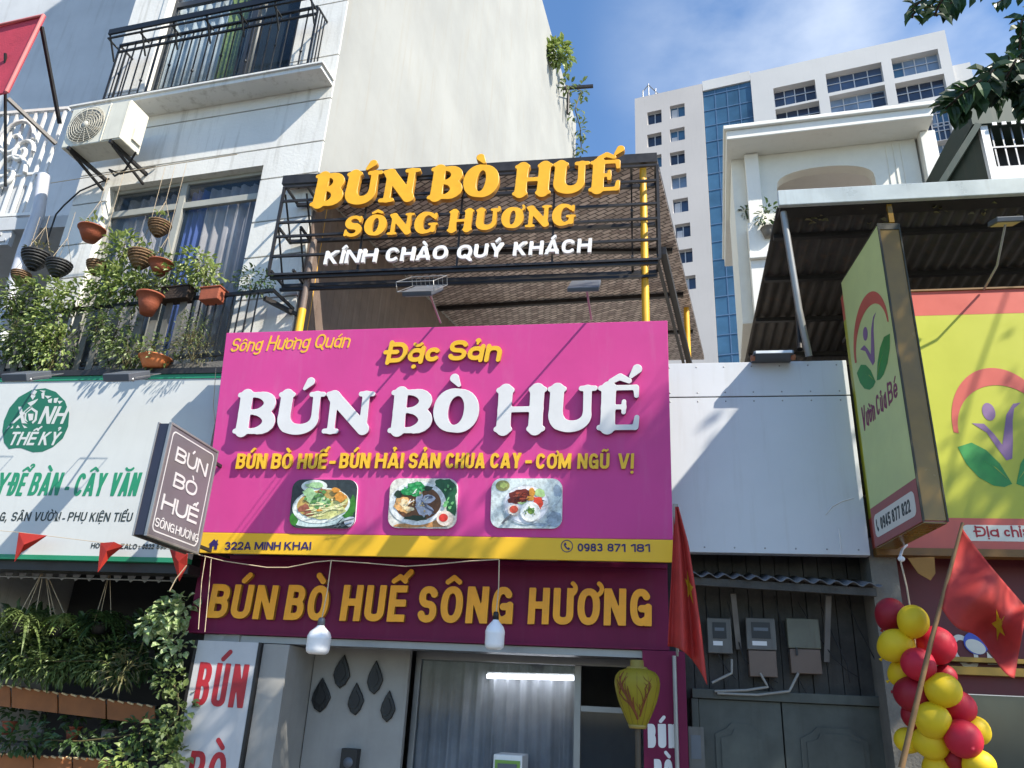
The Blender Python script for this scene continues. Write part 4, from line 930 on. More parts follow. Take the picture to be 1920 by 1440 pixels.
mb = MB(); mb.lathe(TH.P(cx, cy, .7215), TH.w, [(0, .001), (rad * .97, .001), (rad * .97, .0)], 28); part('fan', mb, M('fan_disc', (138, 134, 122), .6), ac)  # plain flat disc behind the fan grille
mb = MB(); mb.boxf(TH, (cx + rad + .05, au1 - .02), (av0 + .02, av1 - .02), (.721, .73)); mb.boxf(TH, (cx + rad + .02, cx + rad + .035), (av0 + .01, av1 - .01), (.721, .735)); part('front_panel', mb, m_ac, ac)
mb = MB()
mb.boxf(TH, (au1 + .001, au1 + .03), (av0 + .12, av0 + .3), (.40, .56)); part('valve_cover', mb, m_ac, ac)
for u_ in (au0 + .15, au1 - .15):
    mb = MB(); mb.boxf(TH, (u_ - .02, u_ + .02), (av0 - .05, av0 - .002), (.0, .74)); mb.bar(TH.P(u_, av0 - .05, .68), TH.P(u_, av0 - .2, .01), .03); part('bracket', mb, m_steel, ac)
mb = MB(); mb.tube([TH.at(x, y, w_) for x, y, w_ in ((255, 285, .5), (235, 318, .4), (215, 330, .3), (205, 318, .2), (225, 326, .15), (262, 318, .1), (292, 312, .02))], .014, 8); part('hose', mb, m_wired, ac)
mb = MB(); mb.tube([TH.at(x, y, .03) for x, y in ((205, 335), (180, 345), (150, 358), (120, 385), (105, 402), (85, 460))], .012, 8); solo('drain_hose', 'thin black hose running down the town house wall from the air conditioner', 'hose', mb, m_wired, TH.at(150, 358, .03))
mb = MB(); mb.tube([TH.at(x, y, .1) for x, y in ((82, 330), (72, 400), (45, 470), (18, 560), (2, 640), (-20, 760))], .085, 14); solo('drain_pipe', 'pale grey plastic downpipe at the left edge of the town house', 'pipe', mb, M('pale_pvc', (190, 192, 200), .4, var=.1, streak=.3), TH.at(45, 470, .1))

# ------------------------------------------------------------------ plants: leaf builder
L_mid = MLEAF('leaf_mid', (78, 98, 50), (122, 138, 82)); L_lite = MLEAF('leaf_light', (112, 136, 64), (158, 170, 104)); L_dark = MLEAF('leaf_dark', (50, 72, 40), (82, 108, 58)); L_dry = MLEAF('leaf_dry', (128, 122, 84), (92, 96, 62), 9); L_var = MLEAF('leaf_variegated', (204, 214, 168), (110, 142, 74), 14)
m_terra = M('terracotta', (150, 78, 52), .75, var=.2, scale=8, bump=.2); m_soil = M('soil', (50, 38, 30), .95, var=.3, bump=.6); m_stem = M('plant_stem', (86, 78, 46), .7, var=.2)
m_net = M('black_net_basket', (40, 40, 42), .6, var=.4, scale=14, bump=.3); m_cane = M('coconut_fibre', (120, 92, 64), .85, var=.4, scale=14, bump=.6, bscale=60)
def leaves(mb, c, r, n, ln, rnd, droop=.4, mi=0, aspect=.5, out_=True):
    c = V(c)
    for _ in range(n):
        while True:
            q = V((rnd.uniform(-1, 1), rnd.uniform(-1, 1), rnd.uniform(-1, 1)))
            if q.length < 1: break
        p = c + V((q.x * r[0], q.y * r[1], q.z * r[2])); d = (q + V((rnd.uniform(-.6, .6), rnd.uniform(-.9, .2), rnd.uniform(-.5, .5) - droop)))
        l_ = ln * rnd.uniform(.6, 1.25); mb.leaf(p, d, V((rnd.uniform(-.6, .6), -.5, 1)), l_, l_ * aspect, mi)
def stems(mb, base, tips, r, rnd):
    for t_ in tips:
        b = V(base); t_ = V(t_); md = (b + t_) / 2 + V((rnd.uniform(-.05, .05), rnd.uniform(-.05, .05), .05)); mb.tube([b, md, t_], [r, r * .8, r * .4], 5)
def plant(name, label, cat, items, mat, seed, grp=None, root=None, pot=None, aspect=.5):
    """items: (px, py, depth w in the town house frame, rx px, ry px, count, leaf length)"""
    rnd = random.Random(seed); first = items[0]
    c0 = TH.at(first[0], first[1] + first[4], first[2]); t = thing(name, label, cat, c0, grp)
    mb = MB(); sb = MB()
    for x, y, w_, rx, ry, n, ln in items:
        c = TH.at(x, y, w_); sx = (TH.at(x + rx, y, w_) - c).length; sz = (TH.at(x, y + ry, w_) - c).length
        leaves(mb, c, (sx, min(sx, .22), sz), n, ln, rnd, aspect=aspect)
        tips = [c + V((rnd.uniform(-.7, .7) * sx, rnd.uniform(-.1, .1), rnd.uniform(-.6, .9) * sz)) for _ in range(7)]
        stems(sb, c - Z3 * sz * .9, tips, .005, rnd)
    part('foliage', mb, mat, t); part('stem', sb, m_stem, t)
    if pot: pot(t)
    return t
def bowl(mb, c, r, h, taper=.6, lip=.012):
    mb.lathe(V(c) - Z3 * h, Z3, [(0, 0), (r * taper, 0), (r * (taper + 1) / 2 * 1.04, h * .5), (r, h * .92), (r + lip, h * .92), (r + lip, h), (r - .012, h), (r - .02, h * .8), (0, h * .8)], 22)
# balcony plants
plant('vine', 'thick green vine trailing over the far left end of the lower balcony', 'plant', [(30, 560, .55, 40, 30, 199, .09), (20, 620, .6, 34, 55, 317, .08), (62, 640, .62, 44, 52, 518, .078), (40, 560, .5, 45, 26, 167, .085)], L_mid, 3)
plant('vine', 'leafy vine with yellowish tips hanging down the balcony slats below the black net baskets', 'plant', [(95, 600, .62, 28, 48, 317, .08), (104, 655, .64, 30, 42, 267, .075), (150, 558, .52, 56, 24, 283, .085), (90, 545, .5, 40, 20, 133, .09)], L_lite, 4)
plant('shrub', 'tall pale green shrub rising above the balcony rail in front of the window', 'plant', [(222, 482, .42, 28, 42, 199, .10), (210, 530, .48, 40, 32, 251, .09), (245, 545, .5, 40, 25, 183, .085), (235, 460, .42, 20, 22, 49, .1)], L_lite, 5)
plant('trailing_plant', 'grey green trailing plant over the middle of the balcony slats', 'plant', [(212, 620, .6, 36, 42, 317, .065), (240, 662, .62, 50, 30, 317, .065), (185, 600, .6, 20, 34, 149, .065), (300, 660, .6, 30, 30, 133, .06)], L_mid, 6)
plant('potted_plant', 'bright green bushy plant at the right end of the balcony planters', 'plant', [(370, 494, .45, 28, 24, 183, .09), (388, 520, .48, 26, 24, 167, .085), (330, 520, .45, 30, 16, 133, .08)], L_lite, 7)
plant('fern', 'feathery grey green fern below the right end of the balcony rail', 'plant', [(362, 615, .58, 26, 34, 351, .045)], L_mid, 8, aspect=.28)
plant('dry_plant', 'dry straw coloured bush at the foot of the balcony next to the pink signboard', 'plant', [(365, 655, .58, 40, 24, 351, .05)], L_dry, 9, aspect=.28)
plant('creeper', 'dark leaved creeper on the short rail beside the roof terrace', 'plant', [(476, 528, .42, 34, 22, 217, .06)], L_dark, 10)
plant('potted_plant', 'small leafy plant in the planter over the flared terracotta pot', 'plant', [(268, 532, .5, 30, 18, 167, .08), (300, 546, .5, 34, 12, 125, .075)], L_mid, 11)
plant('dry_plant', 'low straw coloured plants on the balcony floor beside the orange basin', 'plant', [(235, 680, .58, 52, 14, 160, .05)], L_dry, 19, aspect=.28)
# pots on the rail
c = TH.at(283, 554, .66); t = thing('flower_pot', 'flared terracotta pot hung outside the balcony rail', 'pot', c - Z3 * .35)
mb = MB(); bowl(mb, c, .14, .25, .55, .025); part('pot', mb, m_terra, t); mb = MB(); mb.tube([c + V((.1, 0, 0)), c + V((.1, .12, .06)), c + V((.1, .2, .0))], .006, 6); part('hook', mb, m_steel, t)
for x, y, lab, mt, ln in ((332, 552, 'long dark brown trough planter on the balcony rail', m_soil, .42), (400, 553, 'short terracotta trough at the right end of the balcony rail', m_terra, .26)):
    c = TH.at(x, y, .52); t = thing('planter', lab, 'planter', c); mb = MB(); mb.boxf(Fr(c, TH.u, Z3), (-ln / 2, ln / 2), (-.1, .06), (-.08, .08)); part('trough', mb, mt, t, bevel=.01); mb = MB(); mb.boxf(Fr(c, TH.u, Z3), (-ln / 2 - .01, ln / 2 + .01), (.061, .075), (-.09, .09)); part('rim', mb, mt, t)
c = TH.at(292, 672, .6); t = thing('basin', 'wide orange plastic basin on the floor of the lower balcony', 'basin', c - Z3 * .1); mb = MB(); bowl(mb, c, .17, .12, .7, .02); part('bowl', mb, M('orange_plastic', (205, 120, 70), .5), t)
# hanging pots
HP = [(171, 437, 19, 'bowl', m_terra, 'small terracotta bowl hanging alone beside the window edge, topmost on the left', 1), (298, 428, 19, 'basket', m_cane, 'coconut fibre basket hanging highest before the window', 1),
      (66, 487, 22, 'basket', m_net, 'black net basket with a dry brown plant, left one of the dark pair', 2), (109, 503, 20, 'basket', m_net, 'black net basket, right one of the dark pair', 0), (181, 502, 17, 'basket', m_cane, 'striped fibre basket hanging just above the balcony leaves', 0),
      (264, 486, 22, 'basket', m_cane, 'fibre basket with a yellow green plant over the tall shrub', 1), (301, 500, 18, 'bowl', m_terra, 'red terracotta bowl hanging at the right of the fibre baskets', 3), (38, 520, 15, 'basket', m_cane, 'small fibre basket at the far left beside the downpipe', 0)]
for i, (x, y, rp, ty, mt, lab, pl_) in enumerate(HP):
    w_ = .5; c = TH.at(x, y, w_); r = (TH.at(x + rp, y, w_) - c).length * (.95 if ty == 'bowl' else .82); rnd = random.Random(40 + i)
    t = thing('hanging_pot', lab, 'hanging pot', c - Z3 * r, 'hanging pots along the lower balcony')
    mb = MB()
    if ty == 'bowl': bowl(mb, c + Z3 * r * .4, r * 1.05, r * 1.15, .5, .012)
    else:
        for k in range(7):
            a = k / 6 * 1.35; rr = r * math.cos(a * .95) * 1.05; z = c.z + r * .5 - k * r * .22
            mb.tube([(c.x + math.cos(R_(q)) * rr, c.y + math.sin(R_(q)) * rr, z) for q in range(0, 361, 20)], r * .1, 6, cap=False)
        mb.lathe(c - Z3 * r * .75, Z3, [(0, 0), (r * .5, .05 * r), (r * .85, .5 * r), (r * .95, 1.1 * r)], 18)
    part('pot', mb, mt, t)
    mb = MB(); mb.lathe(c + Z3 * r * .3, Z3, [(0, .01), (r * .9, 0)], 16); part('soil', mb, m_soil, t)
    mb = MB(); hgt = 8.05 if x > 150 else 7.5; apex = V((c.x, c.y, c.z + r * 3.2)); topp = V((c.x, c.y, max(hgt, apex.z + .1)))
    for q in (30, 150, 270): mb.tube([c + V((math.cos(R_(q)) * r, math.sin(R_(q)) * r, r * .45)), apex], .003, 4)
    mb.tube([apex, topp], .003, 4); part('hanger', mb, m_wire, t)
    if pl_:
        mb = MB(); leaves(mb, c + Z3 * r * .9, (r * .9, r * .9, r * .7), 34, .075, rnd, .1); stems(mb, c + Z3 * r * .2, [c + V((rnd.uniform(-r, r), rnd.uniform(-r, r), r * rnd.uniform(.6, 1.5))) for _ in range(9)], .004, rnd); part('plant', mb, {1: L_lite, 2: L_dry, 3: L_mid}[pl_], t)
# wire line the pots hang from
mb = MB(); mb.tube([TH.P(uL + .1, 8.06, .5), TH.P(-.9, 8.08, .5)], .006, 6); solo('hanging_wire', 'thin wire stretched over the lower balcony to hang pots from', 'cable', mb, m_wire, TH.P(-2, 8.06, .5))

# ------------------------------------------------------------------ grey neighbour building far left, with white balcony rail and red awning
m_nb = M('neighbour_render', (0, 0, 0), .8, alb=(.50, .52, .54), var=.12, scale=1.0, streak=.3)
nbx = TH.P(uL, 0, 0).x - .05
nb = thing('neighbour_house', 'plain grey rendered house set back at the far left', 'house', (-11, 4, 0))
mb = MB(); mb.box((-22, nbx), (4.0, 4.3), (0, 18)); part('wall', mb, m_nb, nb)
sl_ = at(60, 430, 1.2)
mb = MB(); mb.box((-22, nbx), (.5, 3.99), (7.75, 7.95)); part('balcony_slab', mb, m_nb, nb)
NB = FY(.55)
rt = NB.px(60, 207)[1]; rb = NB.px(60, 405)[1]; r1 = NB.px(128, 210)[0]
m_wr = M('white_railing', (0, 0, 0), .5, alb=(.72, .72, .70), var=.1, streak=.3)
mb = MB(); mb.boxf(NB, (-14, r1), (rt - .05, rt), (-.03, .03)); mb.boxf(NB, (-14, r1), (rb, rb + .05), (-.03, .03)); mb.boxf(NB, (-14, r1), (rb + .75, rb + .79), (-.02, .02))
k = 0; u_ = r1 - .05
while u_ > -14: mb.boxf(NB, (u_ - .02, u_ + .02), (rb + .051, rt - .051), (-.018, .018)); u_ -= .17; k += 1
part('white_railing', mb, m_wr, nb)
mb = MB()
for cu_, cv_, rr in ((NB.px(30, 268)[0], NB.px(30, 268)[1], .34), (NB.px(18, 330)[0], NB.px(18, 330)[1], .3), (NB.px(45, 290)[0], NB.px(45, 290)[1], .2)):
    mb.tube([NB.P(cu_ + math.cos(R_(a)) * rr * (1 - a / 560), cv_ + math.sin(R_(a)) * rr * 1.3 * (1 - a / 560), .05) for a in range(0, 500, 20)], .035, 7)
part('scroll_ornament', mb, m_wr, nb)
mb = MB(); mb.boxf(NB, (-14, r1 - .35), (rb + .08, rb + .6), (-.06, -.03)); mb.boxf(NB, (-14, r1 - .25), (rb - .5, rb - .02), (-.05, .03))
for k in range(4): mb.boxf(NB, (-14, r1 - .3 - .1 * k), (rb - .45 + k * .11, rb - .4 + k * .11), (.031, .05))
part('parapet', mb, m_nb, nb)
mb = MB(); mb.bar(NB.at(10, 100, .9), NB.at(10, 350, .1), .03); mb.bar(NB.at(78, 50, .9), NB.at(112, 232, .1), .045, mi=0); mb.bar(NB.at(15, 185, .7), NB.at(105, 270, .1), .05)
aw = thing('awning', 'faded red fabric awning on dark struts at the far left', 'awning', NB.at(20, 120, .9))
part('strut', mb, m_steel, aw)
p = [NB.at(x, y, w_) for x, y, w_ in ((-60, 60, .8), (82, 28, .95), (12, 172, .9), (-60, 190, .75))]
mb = MB(); mb.hexa(p, [q + V((0, .05, .02)) for q in p]); part('fabric', mb, M('red_fabric', (0, 0, 0), .8, alb=(.50, .045, .08), var=.15, bump=.2), aw)
mb = MB(); mb.tube([NB.at(82, 28, .97), NB.at(12, 172, .92)], .028, 8); mb.tube([NB.at(-60, 60, .83), NB.at(82, 28, .97)], .02, 8); part('edge_tube', mb, M('faded_red_tube', (214, 120, 118), .6), aw)

# ------------------------------------------------------------------ white and green signboard of the plant shop
GY = -.45; GF = FY(GY)
gv1, gv0 = (GF.px(0, 707)[1] + GF.px(390, 703)[1]) / 2, (GF.px(0, 1047)[1] + GF.px(345, 1056)[1]) / 2
gs = thing('signboard', 'white signboard with green edges, green round logo and green capitals', 'sign', (-7, GY, gv0))
m_gw = M('white_banner', (0, 0, 0), .42, alb=(.53, .545, .53), var=.04, streak=.06); m_gg = M('green_print', (0, 0, 0), .45, alb=(.015, .22, .11), var=.1); m_gl = M('green_logo', (0, 0, 0), .45, alb=(.012, .13, .075), var=.1); m_gd = M('dark_print', (44, 52, 50), .5)
mb = MB(); mb.boxf(GF, (-10, -4.62), (gv0 + .05, gv1 - .055), (-.1, 0)); part('panel', mb, m_gw, gs)
mb = MB(); mb.boxf(GF, (-10, -4.62), (gv0, gv0 + .048), (-.1, .012)); part('edge', mb, m_gg, gs); mb = MB(); mb.boxf(GF, (-10, -4.62), (gv1 - .053, gv1), (-.1, .012)); part('edge', mb, m_gg, gs)
mb = MB(); mb.boxf(GF, (-10, -4.62), (gv1 + .001, gv1 + .07), (-.3, .03)); mb.boxf(GF, (-10, -4.62), (gv0 - .1, gv0 - .002), (-.3, -.06)); part('back_frame', mb, m_steel, gs)
P_ = lambda *pts: [GF.px(*p) for p in pts]
# logo: a round leaf shape, lettering on it
out_ = P_((60, 731), (85, 728), (105, 735), (122, 752), (130, 775), (128, 800), (118, 822), (100, 838), (80, 847), (62, 848), (48, 843), (40, 840), (30, 840), (17, 842), (8, 830), (5, 808), (8, 788), (18, 765), (35, 745))
solid('logo', [out_], GF, .002, m_gl, gs, .001)
solid('logo_lettering', words(GF, [('X', 20, 48, 794, 794, 31), ('NH', 71, 118, 795, 795, 33), ('THẾ', 14, 63, 835, 835, 25), ('KỶ', 71, 107, 835, 835, 25)], 0, h=.085, slant=.16, sp=.08, res=.03)
      + [P_((47, 772), (59, 763), (71, 771), (69, 788), (62, 795), (52, 795), (46, 788)), P_((50, 775), (59, 768), (67, 774), (65, 787), (60, 792), (53, 792), (49, 786)), P_((53, 776), (63, 776), (62, 788), (55, 789))]
      + [P_((62, 730), (70, 734), (65, 742), (58, 738)), P_((60, 738), (67, 742), (62, 750), (58, 744)), P_((52, 756), (62, 752), (72, 748), (66, 756), (58, 762))]
      + [P_((74, 732), (86, 733), (82, 736)), P_((78, 738), (84, 734), (83, 748), (79, 747)), P_((84, 742), (97, 743), (90, 748)), P_((90, 750), (98, 747), (97, 756), (91, 755)), P_((102, 747), (110, 746), (106, 756), (101, 755)), P_((108, 752), (118, 752), (112, 758))]
      + [P_((12, 806), (17, 798), (19, 800)), P_((20, 804), (25, 798), (25, 803)), P_((30, 803), (34, 797), (38, 802)), P_((42, 796), (52, 802), (46, 803))], GF, .0015, m_gw, gs, .0035)
solid('headline_lettering', words(GF, [('Y', -14, 8, 929, 929, 43), ('ĐỂ', 12, 40, 929, 930, 43), ('BÀN', 51, 108, 929, 929, 43), ('-', 116, 124, 934, 934, 43), ('CÂY', 135, 191, 930, 930, 43), ('VĂN', 202, 255, 930, 930, 44), ('PHÒNG', 264, 352, 931, 932, 44)], 0, h=.074, slant=.06, sp=.06, res=.022), GF, .002, m_gg, gs, .001)
solid('services_lettering', words(GF, [('G,', -2, 12, 977, 977, 17), ('SÂN', 20, 55, 977, 977, 17), ('VƯỜN', 62, 111, 977, 977, 17), ('-', 115, 120, 980, 980, 17), ('PHỤ', 126, 160, 977, 977, 17), ('KIỆN', 167, 204, 978, 978, 17), ('TIỂU', 211, 246, 978, 978, 17), ('CẢNH', 253, 300, 979, 979, 17)], 0, h=.075, slant=.04, sp=.11, res=.035), GF, .002, m_gd, gs, .001)
solid('phone_lettering', words(GF, [('HOTLINE/ZALO', 170, 256, 1028, 1030, 10), (':', 259, 262, 1030, 1030, 10), ('0822', 266, 288, 1030, 1030, 10), ('690', 293, 312, 1030, 1030, 10)], 0, h=.1, sp=.1, res=.04), GF, .002, m_gd, gs, .001)
for i, (bx, hx, lab) in enumerate([(80, 48, 'dark grey floodlight over the round green logo'), (271, 236, 'dark grey floodlight above the green capitals, nearer the town house planters')]):
    base = at(bx, 704, GY - .05); hd = at(hx, 707, GY - .72)
    t = thing('floodlight', lab, 'floodlight', base, 'floodlights over the white and green signboard')
    mb = MB(); mb.tube([base, hd + V((.04, .05, 0))], .011, 8); part('arm', mb, m_alu, t)
    d = V((0, math.cos(.5), math.sin(.5))); f_ = Fr(hd, X3, d)
    mb = MB(); mb.boxf(f_, (-.15, .15), (-.16, .2), (-.03, .05)); part('head', mb, m_grey, t, bevel=.008)
    mb = MB(); mb.boxf(f_, (-.13, .13), (-.14, .18), (-.036, -.031)); part('lens', mb, m_lampface, t)
    mb = MB(); mb.tube([f_.P(-.17, .35, 0), f_.P(.17, .35, 0), f_.P(.17, -.1, 0)], .005, 5); mb.tube([f_.P(-.17, .35, 0), f_.P(-.17, -.1, 0)], .005, 5); mb.lathe(f_.P(.14, -.1, -.02), X3, [(0, .02), (.02, .018), (.02, 0)], 10); part('yoke', mb, m_alu, t)

# ------------------------------------------------------------------ plant shop under it
ps = thing('plant_shop', 'deep dark plant shop front under the white and green signboard', 'shop', (-7, 1, 0))
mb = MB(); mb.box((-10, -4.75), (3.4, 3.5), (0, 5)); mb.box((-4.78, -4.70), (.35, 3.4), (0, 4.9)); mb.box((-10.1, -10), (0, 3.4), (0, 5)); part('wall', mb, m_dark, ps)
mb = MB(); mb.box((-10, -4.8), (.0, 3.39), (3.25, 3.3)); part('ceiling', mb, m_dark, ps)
VY = FY(-.1); vv = VY.px(100, 1066)[1]
m_val = M('grey_valance', (150, 150, 150), .8, var=.25)
mb = MB(); mb.boxf(VY, (-9.5, -4.8), (vv + .02, vv + .12), (-.02, 0))
u_ = -9.4
while u_ < -4.9:
    mb.prism([VY.P(u_ + a, vv + b) for a, b in ((-.07, .02), (.07, .02), (.05, -.05), (.03, -.1), (0, -.125), (-.03, -.1), (-.05, -.05))], VY.w * -.012); u_ += .165
mb.tube([VY.P(-9.5, vv - .1, .01), VY.P(-4.9, vv - .1, .01)], .008, 6); part('valance', mb, m_val, ps)
# slanting orange brown shelf canopies with a rope edge
m_or = M('orange_brown_boards', (146, 90, 50), .75, var=.3, scale=3)
m_rope = M('pale_rope', (205, 180, 140), .8)
for i, (x0, y0, x1, y1, hh, Yd, lab) in enumerate([(-150, 1262, 292, 1324, 44, .35, 'orange brown board canopy with a rope edge, upper of two inside the plant shop'), (-150, 1404, 210, 1424, 60, .1, 'orange brown board canopy with a rope edge, lower of two inside the plant shop')]):
    f_ = FY(Yd); a, b = f_.at(x0, y0), f_.at(x1, y1); a2, b2 = f_.at(x0, y0 + hh), f_.at(x1, y1 + hh * .8)
    t = thing('shelf_canopy', lab, 'canopy', (a + b) / 2); k = 5
    mb = MB()
    for j in range(k):
        s, e = j / k + .004, (j + 1) / k - .004; mb.hexa([a.lerp(b, s), a.lerp(b, e), a2.lerp(b2, e), a2.lerp(b2, s)], [q + V((0, .02, 0)) for q in (a.lerp(b, s), a.lerp(b, e), a2.lerp(b2, e), a2.lerp(b2, s))])
    part('boards', mb, m_or, t)
    mb = MB()
    for j in range(26): mb.tube([a.lerp(b, (j + .15) / 26) + V((0, -.012, 0)), a.lerp(b, (j + .8) / 26) + V((0, -.02, -.012))], .011, 6)
    part('rope_edge', mb, m_rope, t)
    mb = MB(); mb.bar(a + V((0, .03, -.02)), b + V((0, .03, -.02)), .05); part('rail', mb, m_steel, t)
rnd = random.Random(77)
for i, (x, y, lab) in enumerate([(20, 1352, 'shadowed pot plant at the far left of the upper rack'), (75, 1356, 'shadowed pot plant second from the left on the upper rack'), (140, 1362, 'shadowed pot plant in the middle of the upper rack'), (205, 1366, 'shadowed pot plant at the right of the upper rack')]):
    c = at(x, y, .55); t = thing('pot_plant', lab, 'plant', c, 'pot plants on the rack in the plant shop')
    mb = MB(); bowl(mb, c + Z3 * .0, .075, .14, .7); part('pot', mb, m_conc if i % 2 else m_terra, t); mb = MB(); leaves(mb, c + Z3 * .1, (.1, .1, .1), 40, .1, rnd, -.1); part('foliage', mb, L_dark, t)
a, b = at(-60, 1385, .55), at(270, 1396, .55); mb = MB(); mb.box((a.x, b.x), (.42, .75), (min(a.z, b.z) - .03, min(a.z, b.z))); 
for xx in (a.x + .1, b.x - .1): mb.box((xx - .02, xx + .02), (.43, .47), (0, min(a.z, b.z) - .031)); mb.box((xx - .02, xx + .02), (.7, .74), (0, min(a.z, b.z) - .031))
solo('plant_rack', 'dark rack for pot plants inside the plant shop', 'rack', mb, m_steel, (a.x, .5, 0))
# hanging ferns on strings
def hfern(x, y, rp, n, mat, lab, sx, sy, seed, ln=.42, Yd=-.1):
    rnd = random.Random(seed); c = at(x, y, Yd); r = (at(x + rp, y, Yd) - c).length
    t = thing('hanging_fern', lab, 'plant', c, 'ferns hanging at the plant shop front')
    mb = MB(); bowl(mb, c, .11, .12, .6); part('pot', mb, m_black, t)
    mb = MB()
    for _ in range(n):
        a = rnd.uniform(0, 6.283); el = rnd.uniform(.1, 1.2); d = V((math.cos(a) * math.cos(el), math.sin(a) * math.cos(el), math.sin(el)))
        l_ = ln * rnd.uniform(.6, 1.2); mb.blade(c + d * .03, d, l_, .03 * rnd.uniform(.7, 1.4), rnd.uniform(.5, 1.3))
        q = c + d * l_ * .5 - Z3 * .2 * l_
        for j in range(8):
            s = .15 + .1 * j; p = c + d * (.03 + l_ * s) - Z3 * .9 * l_ * s * s
            for sg in (-1, 1): mb.leaf(p, d.cross(Z3) * sg + V((0, 0, -.35)) + d * .3, Z3, .075 * (1.1 - s * .6), .022, 0)
    part('fronds', mb, mat, t)
    mb = MB(); ap = at(sx, sy, Yd)
    for a in (20, 140, 260): mb.tube([c + V((math.cos(R_(a)) * .1, math.sin(R_(a)) * .1, 0)), ap], .0045, 5)
    part('strings', mb, m_wire, t)
hfern(45, 1165, 45, 46, L_mid, 'bright arching fern hanging at the far left of the plant shop front', 82, 1068, 1)
hfern(112, 1172, 45, 40, L_lite, 'yellow green fern hanging between its two neighbours', 84, 1068, 2, .38, .05)
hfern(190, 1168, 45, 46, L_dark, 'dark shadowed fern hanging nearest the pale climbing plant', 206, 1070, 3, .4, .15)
def climb(name, lab, spec, mat, seed, Yd=-.15, asp=.75):
    rnd = random.Random(seed); t = thing(name, lab, 'plant', at(spec[0][0], spec[0][1], Yd)); mb = MB(); sb = MB(); prev = None
    for x, y, rx, ry, n, ln in spec:
        c = at(x, y, Yd); sx = (at(x + rx, y, Yd) - c).length; leaves(mb, c, (sx, .16, sx * ry / rx), n, ln, rnd, .25, aspect=asp)
        if prev is not None: sb.tube([prev, (prev + c) / 2 + V((.04, 0, 0)), c], .008, 6)
        prev = c
    part('foliage', mb, mat, t); part('stem', sb, m_stem, t)
climb('climbing_plant', 'white green variegated climber with round leaves next to the white pillar board', [(345, 1128, 18, 14, 20, .11), (325, 1150, 30, 20, 90, .12), (283, 1172, 20, 13, 40, .12), (330, 1205, 28, 34, 60, .09)], L_var, 21)
climb('climbing_plant', 'green climber with small leaves low beside the white pillar board', [(318, 1268, 26, 34, 90, .075), (335, 1330, 20, 40, 60, .08), (310, 1370, 30, 30, 80, .08), (322, 1425, 24, 30, 90, .08)], L_mid, 22)
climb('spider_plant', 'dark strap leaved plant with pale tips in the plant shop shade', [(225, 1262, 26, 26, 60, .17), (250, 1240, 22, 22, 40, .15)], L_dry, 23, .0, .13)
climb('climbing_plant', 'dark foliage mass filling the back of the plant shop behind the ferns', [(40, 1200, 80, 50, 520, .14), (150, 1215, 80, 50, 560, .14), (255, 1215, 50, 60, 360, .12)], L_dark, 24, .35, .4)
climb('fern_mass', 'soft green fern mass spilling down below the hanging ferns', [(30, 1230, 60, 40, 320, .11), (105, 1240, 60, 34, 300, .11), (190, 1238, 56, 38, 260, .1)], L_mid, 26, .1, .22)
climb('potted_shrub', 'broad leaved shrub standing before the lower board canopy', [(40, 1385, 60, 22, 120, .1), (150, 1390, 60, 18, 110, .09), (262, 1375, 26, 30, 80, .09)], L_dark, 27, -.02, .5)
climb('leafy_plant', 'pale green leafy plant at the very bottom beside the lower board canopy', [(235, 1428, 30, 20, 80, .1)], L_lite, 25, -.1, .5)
mb = MB(); mb.tube([at(350, 1060, -.9), at(330, 1085, -.9), at(318, 1108, -.9)], .005, 5); solo('cable_end', 'pale cable end dangling under the lightbox sign', 'cable', mb, m_wire, at(350, 1060, -.9))
# red pennants
m_pen = M('red_pennant', (0, 0, 0), .7, alb=(.62, .05, .035), var=.2, thin=.35)
for i, (pts, lab) in enumerate([([(35, 998), (88, 1004), (62, 1022), (40, 1036), (27, 1053)], 'red pennant catching the sun, leftmost under the white and green board'), ([(188, 1018), (214, 1016), (231, 1024), (206, 1044), (183, 1073)], 'red pennant in the middle, in front of the printed phone number'), ([(318, 1030), (352, 1038), (350, 1062), (336, 1090)], 'dark red pennant in shade under the small lightbox sign')]):
    p = [at(x, y, -.62 - .05 * math.sin(k * 1.7)) for k, (x, y) in enumerate(pts)]; c = sum(p, V()) / len(p)
    mb = MB(); mid = c + V((0, -.04, 0)); n = len(p)
    mb.add(p + [mid] + [q + V((0, .004, 0)) for q in p] + [mid + V((0, .004, 0))], [(k, (k + 1) % n, n) for k in range(n)] + [(n + 1 + (k + 1) % n, n + 1 + k, 2 * n + 1) for k in range(n)] + [(k, n + 1 + k, n + 1 + (k + 1) % n, (k + 1) % n) for k in range(n)])
    solo('pennant', lab, 'pennant', mb, m_pen, c, 'red pennants strung under the plant shop board')
mb = MB(); mb.tube([at(-60, 990, -.62), at(35, 998, -.62), at(188, 1017, -.62), at(318, 1030, -.62), at(372, 1040, -.62)], .003, 5); solo('pennant_string', 'thin string carrying the red pennants', 'string', mb, m_wire, at(188, 1017, -.62))

